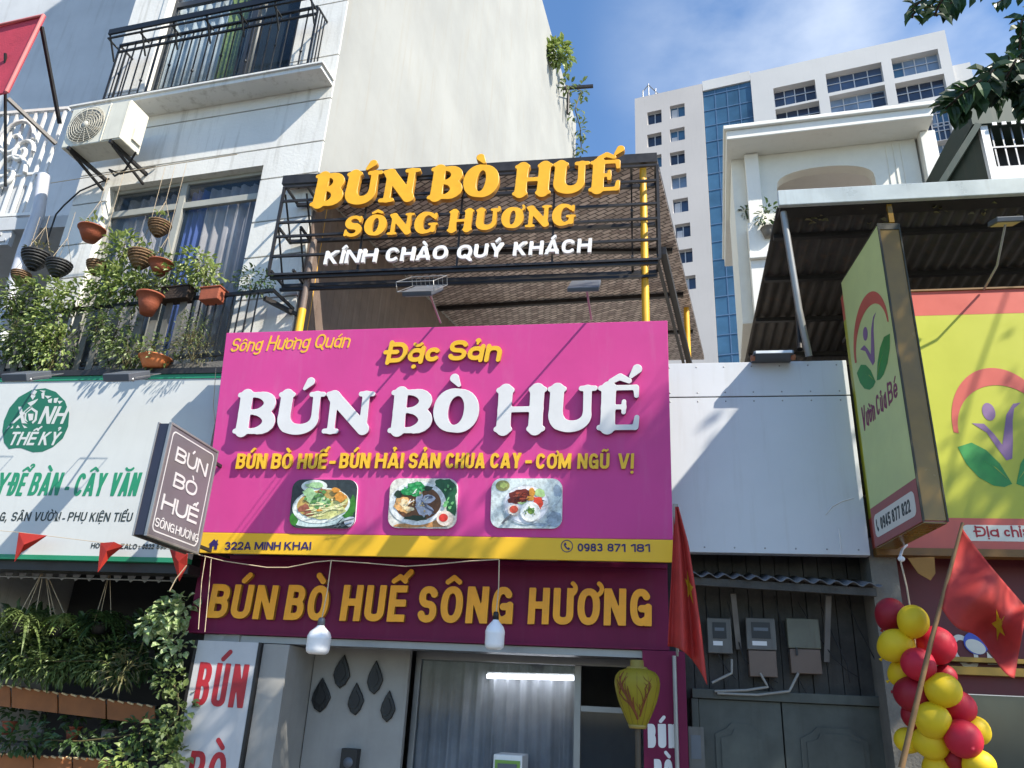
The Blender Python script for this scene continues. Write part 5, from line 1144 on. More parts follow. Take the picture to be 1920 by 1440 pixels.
# ------------------------------------------------------------------ white facing panel of the shack in the middle right
WP = FY(-.1)
q = [WP.px(*p) for p in ((1258, 680), (1590, 677), (1632, 1040), (1283, 1036))]
u0, u1 = q[0][0] - .12, q[2][0]; v1, v0 = (q[0][1] + q[1][1]) / 2, (q[2][1] + q[3][1]) / 2; vg = WP.px(1440, 743)[1]
shk = thing('shack', 'low shack with a blank white facing panel over a dark old double gate', 'shack', ((u0 + u1) / 2, 0, 0))
m_pan = M('white_facing', (0, 0, 0), .38, alb=(.60, .615, .635), var=.06, scale=1, streak=.3, streakc=(170, 165, 155), bump=.25, bscale=1.6)
mb = MB(); mb.boxf(WP, (u0, u1), (v0, vg - .006), (-.12, 0)); part('facing_panel', mb, m_pan, shk, bevel=.004)
mb = MB(); mb.boxf(WP, (u0, u1), (vg + .006, v1), (-.12, .0)); part('facing_panel', mb, m_pan, shk, bevel=.004)
mb = MB(); mb.boxf(WP, (u0 + .01, u1 - .01), (vg - .02, vg + .02), (-.11, -.012)); part('joint', mb, m_steel, shk)
a, b, c = WP.px(1538, 975, .004), WP.px(1602, 935, .004), WP.px(1575, 1036, .004)
mb = MB(); mb.tube([WP.at(x, y, .002) for x, y in ((1548, 965), (1560, 950), (1578, 940), (1600, 934))], .006, 6); mb.tube([WP.at(x, y, .002) for x, y in ((1572, 990), (1575, 1012), (1577, 1036))], .008, 6); part('scuff', mb, m_whacr, shk)
for v_ in (v0 + .05, vg - .05, vg + .05, v1 - .05):
    mb = MB()
    for k in range(7): mb.lathe(WP.P(u0 + .1 + (u1 - u0 - .2) * k / 6, v_, .0), WP.w, [(.009, 0), (.007, .003), (0, .004)], 8)
    part('rivets', mb, m_alu, shk)
GX0, GX1 = at(1283, 1200, .35).x - .05, at(1660, 1200, .35).x
m_oldw = M('old_planks', (74, 72, 68), .85, var=.45, scale=4, bump=.3, streak=.5, streakc=(40, 30, 30))
mb = MB(); n = 14
for i in range(n): mb.box((GX0 + (GX1 - GX0) * i / n + .004, GX0 + (GX1 - GX0) * (i + 1) / n - .004), (.36 + .006 * (i % 3), .40), (1.8, 4.0))
mb.box((GX0, GX1), (.42, .5), (0, 5)); part('plank_wall', mb, m_oldw, shk)
mb = MB(); mb.box((GX0, GX1), (.03, .41), (v0 + .2, v0 + .24)); part('soffit', mb, m_dark, shk)
# corrugated eave
ea, eb = at(1294, 1076, -.2), at(1655, 1097, -.2); m_cor = M('weathered_corrugated', (116, 116, 118), .6, metal=.2, var=.35, scale=5, streak=.5)
mb = MB(); nx = 120; top = []; bot = []
for i in range(nx + 1):
    s = i / nx; z = .018 * math.sin(2 * math.pi * 12 * s); p = ea.lerp(eb, s)
    for Yk, dz in ((-.2, 0), (.36, .12)): top.append(V((p.x, Yk, p.z + z + dz)))
vs = top + [p - Z3 * .008 for p in top]; m_ = len(top)
fs = []
for i in range(nx):
    a = 2 * i; fs += [(a, a + 2, a + 3, a + 1), (m_ + a, m_ + a + 1, m_ + a + 3, m_ + a + 2), (a, m_ + a, m_ + a + 2, a + 2), (a + 1, a + 3, m_ + a + 3, m_ + a + 1)]
mb.add(vs, fs, 0, True); part('corrugated_eave', mb, m_cor, shk)
mb = MB(); mb.bar(ea + V((.02, .06, -.06)), eb + V((-.05, .06, -.06)), .05, .07); part('eave_beam', mb, m_oldw, shk)
for x0, y0, x1, y1 in ((1374, 1112, 1385, 1216), (1553, 1116, 1549, 1240)):
    mb = MB(); mb.bar(at(x0, y0, .1), at(x1, y1, .3), .05); part('eave_post', mb, M('grey_timber', (112, 108, 104), .8, var=.3, streak=.4), shk)
# double gate
GF2 = FY(.3); gz = GF2.px(1480, 1318)[1]; gl, gr = GF2.px(1312, 1380)[0], GF2.px(1655, 1380)[0]
m_gate = M('grey_green_gate', (80, 84, 78), .6, var=.4, scale=3, streak=.7, streakc=(58, 54, 48))
gt = thing('gate', 'old grey green double gate with raised panels under the meter boxes', 'gate', ((gl + gr) / 2, .3, 0))
mid = GF2.px(1470, 1400)[0]
mb = MB(); mb.boxf(GF2, (gl - .06, gr + .06), (gz + .004, gz + .09), (-.05, .06)); mb.boxf(GF2, (gl - .07, gl - .004), (0, gz), (-.05, .05)); mb.boxf(GF2, (gr + .004, gr + .07), (0, gz), (-.05, .05)); part('gate_frame', mb, m_gate, gt, bevel=.006)
for a, b in ((gl, mid - .006), (mid + .006, gr)):
    mb = MB(); mb.boxf(GF2, (a, b), (.05, gz), (-.02, .02)); lf = part('gate_leaf', mb, m_gate, gt, bevel=.004)
    w_ = b - a; c1, c2 = a + .14, b - .14; t1 = gz - .2
    for ins, dep in ((0, .018), (.05, .03)):
        po = [(c1 + ins, .4), (c2 - ins, .4), (c2 - ins, t1 - .1 - ins * .6), (c2 - .1 - ins, t1 - .05 - ins), (c2 - .15 - ins * .5, t1 - ins), (c1 + .15 + ins * .5, t1 - ins), (c1 + .1 + ins, t1 - .05 - ins), (c1 + ins, t1 - .1 - ins * .6)]
        solid('raised_panel', [po], GF2, dep, m_gate, lf, .0205)
# meter boxes
MF = FY(.22)
m_mbx = M('meter_box', (98, 96, 92), .5, var=.3, streak=.7, streakc=(60, 50, 42)); m_mbc = M('beige_cabinet', (104, 104, 90), .55, var=.3, streak=.7, streakc=(70, 52, 38))
for i, (x0, x1, y0, y1, lab) in enumerate([(1328, 1370, 1160, 1228, 'grey electricity meter box with a dark window, nearest the folded red flag'), (1404, 1452, 1160, 1268, 'grey electricity meter box in the middle with a seam below its window'), (1482, 1534, 1161, 1262, 'plain beige meter cabinet, rightmost of the three boxes over the gate')]):
    a, b = MF.px(x0, y1), MF.px(x1, y0); t = thing('meter_box', lab, 'meter box', MF.P((a[0] + b[0]) / 2, a[1]), 'meter boxes over the gate')
    mb = MB(); mb.boxf(MF, (a[0], b[0]), (a[1] + (.45 if i != 0 else .05) * (b[1] - a[1]), b[1]), (-.1, .02)); part('case', mb, m_mbc if i == 2 else m_mbx, t, bevel=.008)
    if i: mb = MB(); mb.boxf(MF, (a[0] + .01, b[0] - .01), (a[1], a[1] + .44 * (b[1] - a[1])), (-.1, .01)); part('cover', mb, M('peach_cover', (112, 94, 82), .55, var=.2), t, bevel=.006)
    if i < 2:
        mb = MB(); mb.boxf(MF, (a[0] + .05, b[0] - .05), (b[1] - .19, b[1] - .04), (.0205, .026)); part('window', mb, m_black, t)
        mb = MB(); mb.boxf(MF, (a[0] + .05, b[0] - .09), (b[1] - .255, b[1] - .215), (.0205, .0225)); part('sticker', mb, m_offw if 0 else m_whacr, t)
        mb = MB(); mb.boxf(MF, (a[0] + .07, b[0] - .07), (b[1] - .12, b[1] - .09), (.0265, .028)); part('dial', mb, m_grey, t)
    else: mb = MB(); mb.boxf(MF, (a[0] + .06, a[0] + .08), (b[1] - .34, b[1] - .27), (.0205, .03)); part('latch', mb, m_black, t)
for k, (pts, lab) in enumerate([(((1340, 1296), (1400, 1294), (1440, 1288), (1425, 1262)), 'pale conduit curving up into the middle meter box'), (((1345, 1300), (1420, 1303), (1480, 1296), (1497, 1262)), 'pale conduit curving up into the beige meter cabinet'), (((1335, 1280), (1372, 1262), (1372, 1236)), 'short pale conduit below the first meter box')]):
    mb = MB(); p = [at(x, y, .2) for x, y in pts]; mb.tube([p[0]] + [p[i].lerp(p[i + 1], s) for i in range(len(p) - 1) for s in (.25, .5, .75, 1)], .012, 8); solo('conduit', lab, 'conduit', mb, M('pale_conduit', (150, 148, 142), .5, var=.2), p[1])
rnd = random.Random(3)
for k in range(7):
    x = 1320 + k * 44; y = 1118 + (k % 3) * 10; a, b = at(x, y, .3), at(x + rnd.uniform(40, 130), 1262 + rnd.uniform(-20, 40), .26); md = (a + b) / 2 + V((rnd.uniform(-.1, .1), -.05, -.18))
    mb = MB(); mb.tube([a, a.lerp(md, .5) - Z3 * .03, md, md.lerp(b, .5) - Z3 * .02, b], .006, 5); solo('power_cable', 'thin slack power cable draped across the plank wall behind the meter boxes', 'cable', mb, m_wired, md, 'slack cables on the plank wall')
a = at(1290, 1362, .05); b = at(1322, 1440, .05); mb = MB(); mb.box((a.x, b.x), (.03, .045), (b.z - .05, a.z)); mb.box((a.x + .02, b.x - .03), (.024, .0295), (b.z + .07, a.z - .07), 1); solo('notice_board', 'small whitish notice board hanging left of the old gate', 'notice', mb, [m_mbx, m_grey], (a.x, .04, a.z))
a, b = at(1640, 1050, .0), at(1692, 1050, .0)
mb = MB(); mb.box((2.12, 2.36), (-.02, .35), (0, 3.3)); solo('wall_pier', 'grey cement pier between the old gate and the balloon garland', 'pier', mb, M('grey_cement', (118, 114, 106), .85, var=.25, bump=.4, streak=.4), (2.24, .1, 0))
# flat floodlight lying on the panel top
c = at(1448, 672, -.22); t = thing('floodlight', 'small flat floodlight lying on the top edge of the white facing panel', 'floodlight', c)
mb = MB(); mb.box((c.x - .2, c.x + .2), (-.34, -.1), (c.z - .0, c.z + .035)); part('head', mb, m_grey, t, bevel=.006); mb = MB(); mb.box((c.x - .18, c.x + .18), (-.352, -.341), (c.z + .002, c.z + .03)); part('lens', mb, m_lampface, t)
for k in (-1, 1): mb = MB(); mb.lathe(V((c.x + .2 * k, -.26, c.z - .01)), X3, [(0, -.02), (.03, -.02), (.03, .02), (0, .02)], 12); part('end_cap', mb, M('copper_cap', (170, 110, 80), .5), t)

# ------------------------------------------------------------------ corrugated canopy on the right
CY = -.5
cb = at(1455, 352, CY); cb2 = at(1455, 384, CY); cX = cb.x
can = thing('canopy_roof', 'dark corrugated canopy roof with a pale metal front gutter above the yellow signboard', 'canopy', (3.5, 0, cb2.z))
bz0, bz1 = at(1700, 379, CY).z, at(1700, 350, CY).z
m_gut = M('galvanised_gutter', (0, 0, 0), .3, metal=.1, alb=(.46, .52, .53), var=.2, scale=2, streak=.3)
mb = MB(); mb.box((cX, 7), (CY - .06, CY), (bz0, bz1)); part('gutter', mb, m_gut, can, bevel=.008)
mb = MB(); mb.box((cX + .02, 7), (CY + .001, CY + .18), (bz0 - .01, bz0 + .03)); part('gutter_base', mb, m_steel, can)
m_roofs = M('rusty_dark_sheet', (70, 66, 62), .6, metal=.2, var=.4, scale=3, streak=.5, streakc=(110, 80, 50))
pb = aX(1395, 682, cX); sl = (pb.z - bz0 - .06) / (pb.y - CY - .05)
mb = MB(); nx = 320; top = []
for i in range(nx + 1):
    x = cX + (7 - cX) * i / nx; z = .02 * math.sin(2 * math.pi * x / .13) ** 1
    top += [V((x, CY + .05, bz0 + .06 + z)), V((x, pb.y + .8, bz0 + .06 + z + sl * (pb.y + .75 - CY)))]
m_ = len(top); vs = top + [p + Z3 * .004 for p in top]; fs = []
for i in range(nx): a = 2 * i; fs += [(a, a + 1, a + 3, a + 2), (m_ + a, m_ + a + 2, m_ + a + 3, m_ + a + 1), (a, a + 2, m_ + a + 2, m_ + a), (a + 1, m_ + a + 1, m_ + a + 3, a + 3)]
fs += [(0, m_, m_ + 1, 1)]; mb.add(vs, fs, 0, True); part('corrugated_sheet', mb, m_roofs, can)
for yy in (.0, .8, 1.7, 2.6): mb = MB(); zz = bz0 + .06 + sl * (yy - CY); mb.box((cX + .02, 7), (yy - .03, yy + .03), (zz - .08, zz - .025)); part('purlin', mb, m_steel, can)
mb = MB(); mb.tube([at(1468, 394, CY + .06), at(1498, 580, CY + .2), at(1517, 668, -.16)], .036, 14); part('strut', mb, m_alu, can)
mb = MB(); mb.tube([at(1500, 655, .1), at(1490, 500, .8)], .03, 10); part('strut', mb, m_steel, can)
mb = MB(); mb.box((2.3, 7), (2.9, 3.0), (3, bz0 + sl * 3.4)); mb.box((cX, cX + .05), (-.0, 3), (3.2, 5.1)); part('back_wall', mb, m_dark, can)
rnd = random.Random(9); mb = MB()
for k in range(30): mb.leaf(V((rnd.uniform(1.8, 5), rnd.uniform(CY + .1, CY + .4), bz0 + .0)), V((rnd.uniform(-1, 1), -.5, rnd.uniform(-.4, .1))), Z3, .1, .05)
solo('dry_leaves', 'dry leaves caught along the inside of the canopy gutter', 'leaves', mb, L_dry, (3, CY, bz0), kind='stuff')

# ------------------------------------------------------------------ yellow and red baby shop signboard
YB = FY(-.12)
y1, yr1, yr0, y0 = YB.px(1800, 545)[1], YB.px(1800, 590)[1], YB.px(1850, 972)[1], YB.px(1850, 1030)[1]
ys = thing('signboard', 'yellow green signboard with a red arc and green leaf emblem and red bands', 'sign', (4, -.12, y0))
m_lime = M('lime_yellow_print', (0, 0, 0), .4, alb=(.44, .45, .03), var=.05); m_sred = M('salmon_red_print', (0, 0, 0), .4, alb=(.55, .10, .07), var=.08); m_lgr = M('leaf_green_print', (0, 0, 0), .45, alb=(.03, .26, .05), var=.2, scale=6); m_pur = M('purple_print', (0, 0, 0), .45, alb=(.22, .12, .26), var=.15)
m_offw = M('offwhite_print', (0, 0, 0), .45, alb=(.72, .70, .62), var=.05)
mb = MB(); mb.boxf(YB, (2.16, 5.6), (yr0 + .001, yr1 - .001), (-.1, 0)); part('panel', mb, m_lime, ys)
mb = MB(); mb.boxf(YB, (2.16, 5.6), (yr1, y1), (-.1, .001)); part('red_band', mb, m_sred, ys)
mb = MB(); mb.boxf(YB, (2.16, 5.6), (y0, yr0), (-.1, .001)); part('red_band', mb, m_sred, ys)
m_afr = M('amber_frame', (120, 84, 32), .5, var=.2)
for q_ in ((y0 - .07, y0 - .001), (y1 + .001, y1 + .02)): mb = MB(); mb.boxf(YB, (2.16, 5.6), q_, (-.12, .02)); part('frame', mb, m_afr, ys)
ec = YB.px(1880, 800); eu = YB.px(1880, 800)[0] - YB.px(1786, 800)[0]; ev = YB.px(1860, 690)[1] - ec[1]
def emblem(fr, cu, cv, ru, rv, parent, wv=.0012, th=.0016):
    arcp = ellp(cu, cv, ru, rv, 40, 0, -5, 185) + [(cu + ru * .02 + x * ru * .92, cv - .08 * rv + y * rv * .78) for x, y in [(math.cos(R_(a)), math.sin(R_(a))) for a in range(182, -3, -6)]]
    solid('arc', [arcp], fr, th, m_sred, parent, wv)
    lf = lambda sx: [(cu + sx * ru * x, cv + rv * y) for x, y in ((.04, -.92), (.2, -.6), (.42, -.38), (.68, -.26), (.97, -.33), (.86, -.6), (.66, -.82), (.4, -.95), (.2, -.97))]
    for q_ in (-1, 1): solid('emblem_leaf', [lf(q_)], fr, th, m_lgr, parent, wv)
    vein = lambda sx: [(cu + sx * ru * x, cv + rv * y) for x, y in ((.1, -.85), (.3, -.66), (.5, -.56), (.34, -.64), (.16, -.8))]
    for q_ in (-1, 1): solid('leaf_vein', [vein(q_)], fr, th, m_lime, parent, wv + th + .0004)
    fig = [(cu + ru * x, cv + rv * y) for x, y in ((-.6, .06), (-.36, .05), (-.2, -.12), (-.08, -.3), (.0, -.1), (.12, .2), (.3, .38), (.46, .4), (.3, .3), (.22, .1), (.14, -.25), (.06, -.52), (-.06, -.55), (-.2, -.34), (-.34, -.1))]
    solid('emblem_figure', [fig, ellp(cu - .22 * ru, cv + .25 * rv, .13 * ru, .15 * rv, 20)], fr, th, m_pur, parent, wv)
emblem(YB, ec[0], ec[1], eu, ev, ys)
a, b = YB.px(1806, 1014), YB.px(1806, 984)
solid('address_plate', [rrect(a[0], 5.0, a[1], b[1], .06)], YB, .002, m_offw, ys, .0015)
solid('address_lettering', words(YB, [('Địa', 1830, 1874, 1006, 1006, 19), ('chỉ:', 1884, 1924, 1006, 1006, 19)], .004, style='round', h=.085, sp=.09, res=.028), YB, .002, m_red, ys, .0042)
# projecting box sign
BX = Fr((2.12, -.26, 3.16), V((.09, -1.05, 0)), Z3)            # left face, reading from the wall outwards
L_ = 1.06; H_ = 2.8
bs = thing('box_sign', 'tall projecting yellow green box sign with emblem and amber end face', 'sign', BX.P(L_ / 2, 0, -.1))
m_face = M('pale_lime_print', (0, 0, 0), .4, alb=(.58, .66, .27), var=.08); m_amber = M('dark_amber', (0, 0, 0), .25, alb=(.22, .125, .012), var=.25, scale=2); m_edge = M('dark_worn_edge', (52, 48, 30), .6, var=.5, scale=12)  # dark amber tone shared by end face, base and hanger
bb = .36
mb = MB(); mb.boxf(BX, (0, L_), (bb, H_), (-.2, 0)); part('face', mb, m_face, bs)
mb = MB(); mb.boxf(BX, (0, L_), (0, bb - .001), (-.2, .0006)); part('red_band', mb, M('dull_red_print', (0, 0, 0), .45, alb=(.36, .10, .09), var=.15), bs)
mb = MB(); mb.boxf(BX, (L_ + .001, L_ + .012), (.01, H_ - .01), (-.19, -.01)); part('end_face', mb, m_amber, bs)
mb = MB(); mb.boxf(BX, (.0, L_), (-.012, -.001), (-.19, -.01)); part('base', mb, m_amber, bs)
mb = MB()
for w_ in ((-.2, -.186), (-.014, .004)): mb.boxf(BX, (L_ + .0125, L_ + .02), (0, H_), w_)
mb.boxf(BX, (0, L_ + .02), (H_ + .001, H_ + .014), (-.2, .004)); mb.boxf(BX, (L_ + .0125, L_ + .019), (H_ - .05, H_), (-.185, -.015)); part('edge_trim', mb, m_edge, bs)
emblem(BX, L_ * .52, 1.86, L_ * .43, .46, bs)
solid('name_lettering', text_polys('Vườn', .08, 1.12, .34, .19, style='round', h=.07, slant=.12, sp=.09, res=.03) + text_polys('Của', .46, 1.12, .25, .19, style='round', h=.07, slant=.12, sp=.09, res=.03) + text_polys('Bé', .75, 1.12, .22, .19, style='round', h=.07, slant=.12, sp=.09, res=.03), BX, .0016, M('plum_print', (128, 52, 84), .5), bs, .001)
solid('phone_plate', [rrect(.06, L_ - .07, .07, .28, .06)], BX, .0016, m_offw, bs, .0012)
solid('phone_lettering', [[(.13 + a * .035, .175 + b * .06) for a, b in ((-.6, .9), (-.1, 1), (.0, .4), (-.25, .2), (.1, -.4), (.45, -.3), (.8, -.7), (.4, -1), (-.2, -.7), (-.7, .2))]] + text_polys('0945', .21, .12, .24, .11, h=.09, sp=.1, res=.03) + text_polys('877', .49, .12, .18, .11, h=.09, sp=.1, res=.03) + text_polys('822', .71, .12, .18, .11, h=.09, sp=.1, res=.03), BX, .0014, m_gd, bs, .0032)
mb = MB(); mb.bar(BX.P(-.4, 2.3, -.1), BX.P(0, 2.3, -.1), .04); mb.bar(BX.P(-.4, .6, -.1), BX.P(0, .6, -.1), .04); part('bracket', mb, m_steel, bs)
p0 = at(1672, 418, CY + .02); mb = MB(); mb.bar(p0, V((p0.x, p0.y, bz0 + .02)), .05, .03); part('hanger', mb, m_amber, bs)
base = at(1845, 542, -.15); hd = at(1885, 420, -.72)
t = thing('floodlight', 'flat floodlight with a pale lens on a bent arm over the yellow signboard', 'floodlight', base)
mb = MB(); mb.tube([base, base + V((.03, -.3, .1)), hd], .012, 8); part('arm', mb, m_alu, t)
f_ = Fr(hd, X3, V((0, math.cos(.35), math.sin(.35)))); mb = MB(); mb.boxf(f_, (-.12, .12), (-.11, .11), (-.0, .05)); part('head', mb, m_grey, t, bevel=.006); mb = MB(); mb.boxf(f_, (-.1, .1), (-.09, .09), (-.006, -.001)); part('lens', mb, M('warm_lens', (208, 196, 150), .3), t)

# ------------------------------------------------------------------ shop below the yellow sign
rs = thing('corner_shop', 'dim shop front with dark red boards under the yellow signboard', 'shop', (4, .5, 0))
m_dred = M('dark_red_board', (96, 22, 30), .5, var=.25)
mb = MB(); mb.box((2.37, 6), (.32, .4), (1.95, 3.4)); part('red_board', mb, m_dred, rs)
mb = MB(); zz = at(1850, 1238, .2).z; mb.box((2.37, 6), (.18, .31), (zz - .02, zz + .02)); mb.box((2.37, 6), (.2, .31), (zz - .13, zz - .06)); part('yellow_ledge', mb, M('dull_yellow', (150, 120, 40), .5, var=.2), rs)
mb = MB(); mb.box((2.37, 6), (.3, .36), (0, 1.94)); part('shop_glass', mb, M('dim_glass', (62, 68, 62), .1, var=.3, scale=1), rs)
mb = MB()
for x in (2.75, 3.6, 4.5): mb.box((x - .03, x + .03), (.26, .299), (0, 1.94))
part('mullion', mb, m_grey, rs)
RB = FY(.318)
cc = RB.px(1812, 1212); s1 = RB.px(1836, 1212)[0] - cc[0]
solid('oval_mark', [ellp(cc[0] - s1 * .2, cc[1] - .05, s1 * .9, .16, 28, 20), ellp(cc[0] - s1 * .2, cc[1] - .05, s1 * .6, .11, 28, 20)], RB, .004, m_offw, rs, .001)
solid('oval_mark', [ellp(cc[0] + s1 * .75, cc[1] + .03, s1 * .95, .1, 28, -25)], RB, .004, M('blue_print', (60, 84, 190), .45), rs, .0055)
solid('oval_mark', [ellp(cc[0] + s1 * .68, cc[1] + .0, s1 * .8, .06, 28, -25)], RB, .003, m_offw, rs, .0105)
pp = [RB.px(*p) for p in ((1850, 1222), (1872, 1246), (1852, 1246))]; solid('oval_mark', [pp], RB, .004, m_offw, rs, .001)
mb = MB(); p = [at(x, y, -.2) for x, y in ((1702, 1046), (1752, 1044), (1754, 1075), (1745, 1088), (1722, 1075))]; mb.hexa(p, [q + V((0, .012, 0)) for q in p]); solo('pennant', 'small amber pointed cloth under the corner of the yellow signboard', 'pennant', mb, M('amber_cloth', (150, 110, 50), .7, var=.2), p[0])

# ------------------------------------------------------------------ balloon garland
m_by = M('yellow_balloon', (0, 0, 0), .55, alb=(.82, .58, .01), var=.03, thin=.15); m_br = M('red_balloon', (0, 0, 0), .55, alb=(.58, .012, .04), var=.03, thin=.15); m_bd = M('dark_red_balloon', (0, 0, 0), .55, alb=(.32, .006, .02), var=.03, thin=.12)
BL = [(1670, 1152, 31, 'd', .12, 'dark red balloon at the very top left of the garland'), (1712, 1165, 32, 'y', -.1, 'yellow balloon at the top, tied to the pale string'), (1680, 1210, 34, 'y', .0, 'yellow balloon on the left edge below the top dark red one'), (1753, 1210, 36, 'r', .08, 'red balloon right of the bamboo pole near the top'),
      (1722, 1246, 32, 'r', -.12, 'red balloon behind the bamboo pole, under the top yellow one'), (1692, 1262, 26, 'y', .14, 'mostly hidden yellow balloon on the left edge'), (1772, 1268, 24, 'd', .14, 'dark red balloon peeping out over the third yellow balloon'), (1712, 1302, 36, 'd', .02, 'large dark red balloon on the left edge of the garland'),
      (1768, 1294, 33, 'y', -.14, 'yellow balloon in the middle of the garland facing the street'), (1796, 1326, 32, 'r', .04, 'red balloon on the right edge beside the middle yellow one'), (1722, 1342, 32, 'd', .1, 'dark red balloon low on the left behind the bamboo pole'), (1749, 1350, 33, 'y', -.1, 'yellow balloon just below the middle, left of the brightest red'),
      (1830, 1370, 27, 'y', .06, 'yellow balloon sticking out on the right edge'), (1806, 1385, 34, 'r', -.14, 'brightest red balloon low on the right, in the sun'), (1747, 1392, 31, 'y', .02, 'yellow balloon low on the left under its yellow neighbour'), (1792, 1424, 22, 'd', .0, 'small dark red balloon at the bottom of the garland'),
      (1836, 1434, 33, 'y', -.12, 'yellow balloon at the bottom right corner of the garland'), (1758, 1440, 28, 'y', .1, 'yellow balloon cut off at the very bottom of the garland'), (1702, 1388, 24, 'y', .16, 'dim yellow balloon in shade at the lower left')]
for x, y, r, k, dy, lab in BL:
    Yb = -1.0 + dy; c = at(x, y, Yb); R0 = (at(x + r, y, Yb) - c).length
    t = thing('balloon', lab, 'balloon', c, 'balloons of the red and yellow garland'); ax = V((random.uniform(-.5, .5), .35, random.uniform(-.5, .3))).normalized()
    R0 *= random.uniform(.9, 1.08); mb = MB(); prof = [(0, -R0 * 1.18)] + [(R0 * math.cos(a) * (1 - .12 * max(0, -math.sin(a))), R0 * math.sin(a) * (1.03 if a > 0 else 1.16)) for a in [R_(q) for q in range(-78, 91, 8)]] + [(0, R0 * 1.03)]
    sq = (random.uniform(.93, 1.06), 1, random.uniform(.93, 1.06)); mb.lathe(c, -ax, prof, 24); mb.v = [c + V(((p.x - c.x) * sq[0], p.y - c.y, (p.z - c.z) * sq[2])) for p in mb.v]; part('skin', mb, {'y': m_by, 'r': m_br, 'd': m_bd}[k], t)
    mb = MB(); mb.lathe(c + ax * R0 * 1.16, ax, [(.004, 0), (.012, .02), (.014, .024), (.0, .026)], 8); part('knot', mb, {'y': m_by, 'r': m_br, 'd': m_bd}[k], t)
mb = MB(); mb.tube([at(1687, 1046, -.9), at(1700, 1100, -.95), at(1708, 1150, -1.0), at(1722, 1250, -.95), at(1752, 1350, -.95), at(1790, 1440, -.95)], .007, 6); solo('garland_string', 'pale string holding up the balloon garland', 'string', mb, m_wire, at(1700, 1100, -.95))
mb = MB(); mb.tube([at(1687, 1046, -.9), at(1692, 1030, -.5), at(1700, 1022, -.2)], .012, 6); mb.ell(at(1690, 1048, -.9), (.03, .02, .025), 10, 8); solo('string_knot', 'white knotted ribbon tying the garland string under the box sign', 'ribbon', mb, m_whacr, at(1690, 1048, -.9))

# ------------------------------------------------------------------ flags
m_flag = M('red_flag_cloth', (0, 0, 0), .7, alb=(.60, .06, .05), var=.18, scale=4, thin=.3); m_star = M('yellow_star_cloth', (0, 0, 0), .7, alb=(.72, .48, .02), var=.1, thin=.3)
def flag(name, lab, P, nS, nT, star, pole, polemat, grp):
    """P(s, t) -> point; star = (s0, t0, rs, rt) in cloth coordinates"""
    t = thing(name, lab, 'flag', P(0, 0), grp)
    mb = MB(); vs = [P(i / nS, j / nT) for j in range(nT + 1) for i in range(nS + 1)]; k = nS + 1
    mb.add(vs, [(j * k + i, j * k + i + 1, (j + 1) * k + i + 1, (j + 1) * k + i) for j in range(nT) for i in range(nS)], 0, True); o = part('cloth', mb, m_flag, t)
    md = o.modifiers.new('thickness', 'SOLIDIFY'); md.thickness = .003; md.offset = 0
    cs, ct, rs_, rt_, rot = star; tri = []
    pts = [(cs, ct)] + [(cs + rs_ * (1 if q % 2 == 0 else .4) * math.sin(R_(36 * q + rot)), ct - rt_ * (1 if q % 2 == 0 else .4) * math.cos(R_(36 * q + rot))) for q in range(10)]
    mb = MB(); e = .004
    def N_(s, tt): 
        a = P(s, tt); n = (P(s + .01, tt) - a).cross(P(s, tt + .01) - a).normalized(); return a + (n if n.y < 0 else -n) * e
    # fine fan so the star follows the folds
    for q in range(10):
        a, b = pts[1 + q], pts[1 + (q + 1) % 10]; M_ = 5
        for r in range(M_):
            f0, f1 = r / M_, (r + 1) / M_; L1 = lambda z, f: (pts[0][0] + (z[0] - pts[0][0]) * f, pts[0][1] + (z[1] - pts[0][1]) * f)
            mb.add([N_(*L1(a, f0)), N_(*L1(b, f0)), N_(*L1(b, f1)), N_(*L1(a, f1))], [(0, 1, 2, 3)], 0, True)
    part('star', mb, m_star, t)
    mb = MB(); mb.tube(pole, [.022, .018, .012][:len(pole)] if len(pole) == 3 else .02, 10); part('pole', mb, polemat, t)
    return t
def pl(pts, t):
    k = t * (len(pts) - 1); i = min(int(k), len(pts) - 2); f = k - i; return (pts[i][0] * (1 - f) + pts[i + 1][0] * f, pts[i][1] * (1 - f) + pts[i + 1][1] * f)
Lf = [(1264, 950), (1262, 1010), (1259, 1080), (1255, 1150), (1252, 1212)]; Rf = [(1272, 950), (1291, 1020), (1305, 1110), (1317, 1200), (1326, 1284)]
def P1(s, t):
    a, b = pl(Lf, t), pl(Rf, t); s_ = s; yk = 70 * max(0, s - .45) * t * 0
    x = a[0] + (b[0] - a[0]) * s_; y = a[1] + (b[1] - a[1]) * (s_ ** 2.2)
    return at(x, y, -.95 + .07 * math.sin(s * 11.5 + .4) * (.25 + t) - .05 * s)
m_bam = M('bamboo', (120, 92, 58), .6, var=.3, scale=8)
flag('flag', 'red flag with a yellow star hanging folded beside the right end of the fascia', P1, 26, 30, (.72, .52, .2, .1, 0), [at(1266, 945, -.95), at(1268, 1100, -.8), at(1270, 1230, -.6)], m_alu, 'red flags with a yellow star')
A0, A1, B1, B0 = (1803, 987), (1925, 1140), (1902, 1268), (1765, 1140)
def P2(s, t):
    top = (A0[0] + (A1[0] - A0[0]) * s, A0[1] + (A1[1] - A0[1]) * s ** .9); bot = (B0[0] + (B1[0] - B0[0]) * s, B0[1] + (B1[1] - B0[1]) * s + 10 * math.sin(s * 9))
    x, y = top[0] + (bot[0] - top[0]) * t, top[1] + (bot[1] - top[1]) * t
    return at(x, y, -1.5 + .15 * math.sin(s * 9 + t * 3.0) * (.25 + s) + .08 * math.sin(t * 7 + s * 3) * (.3 + s))
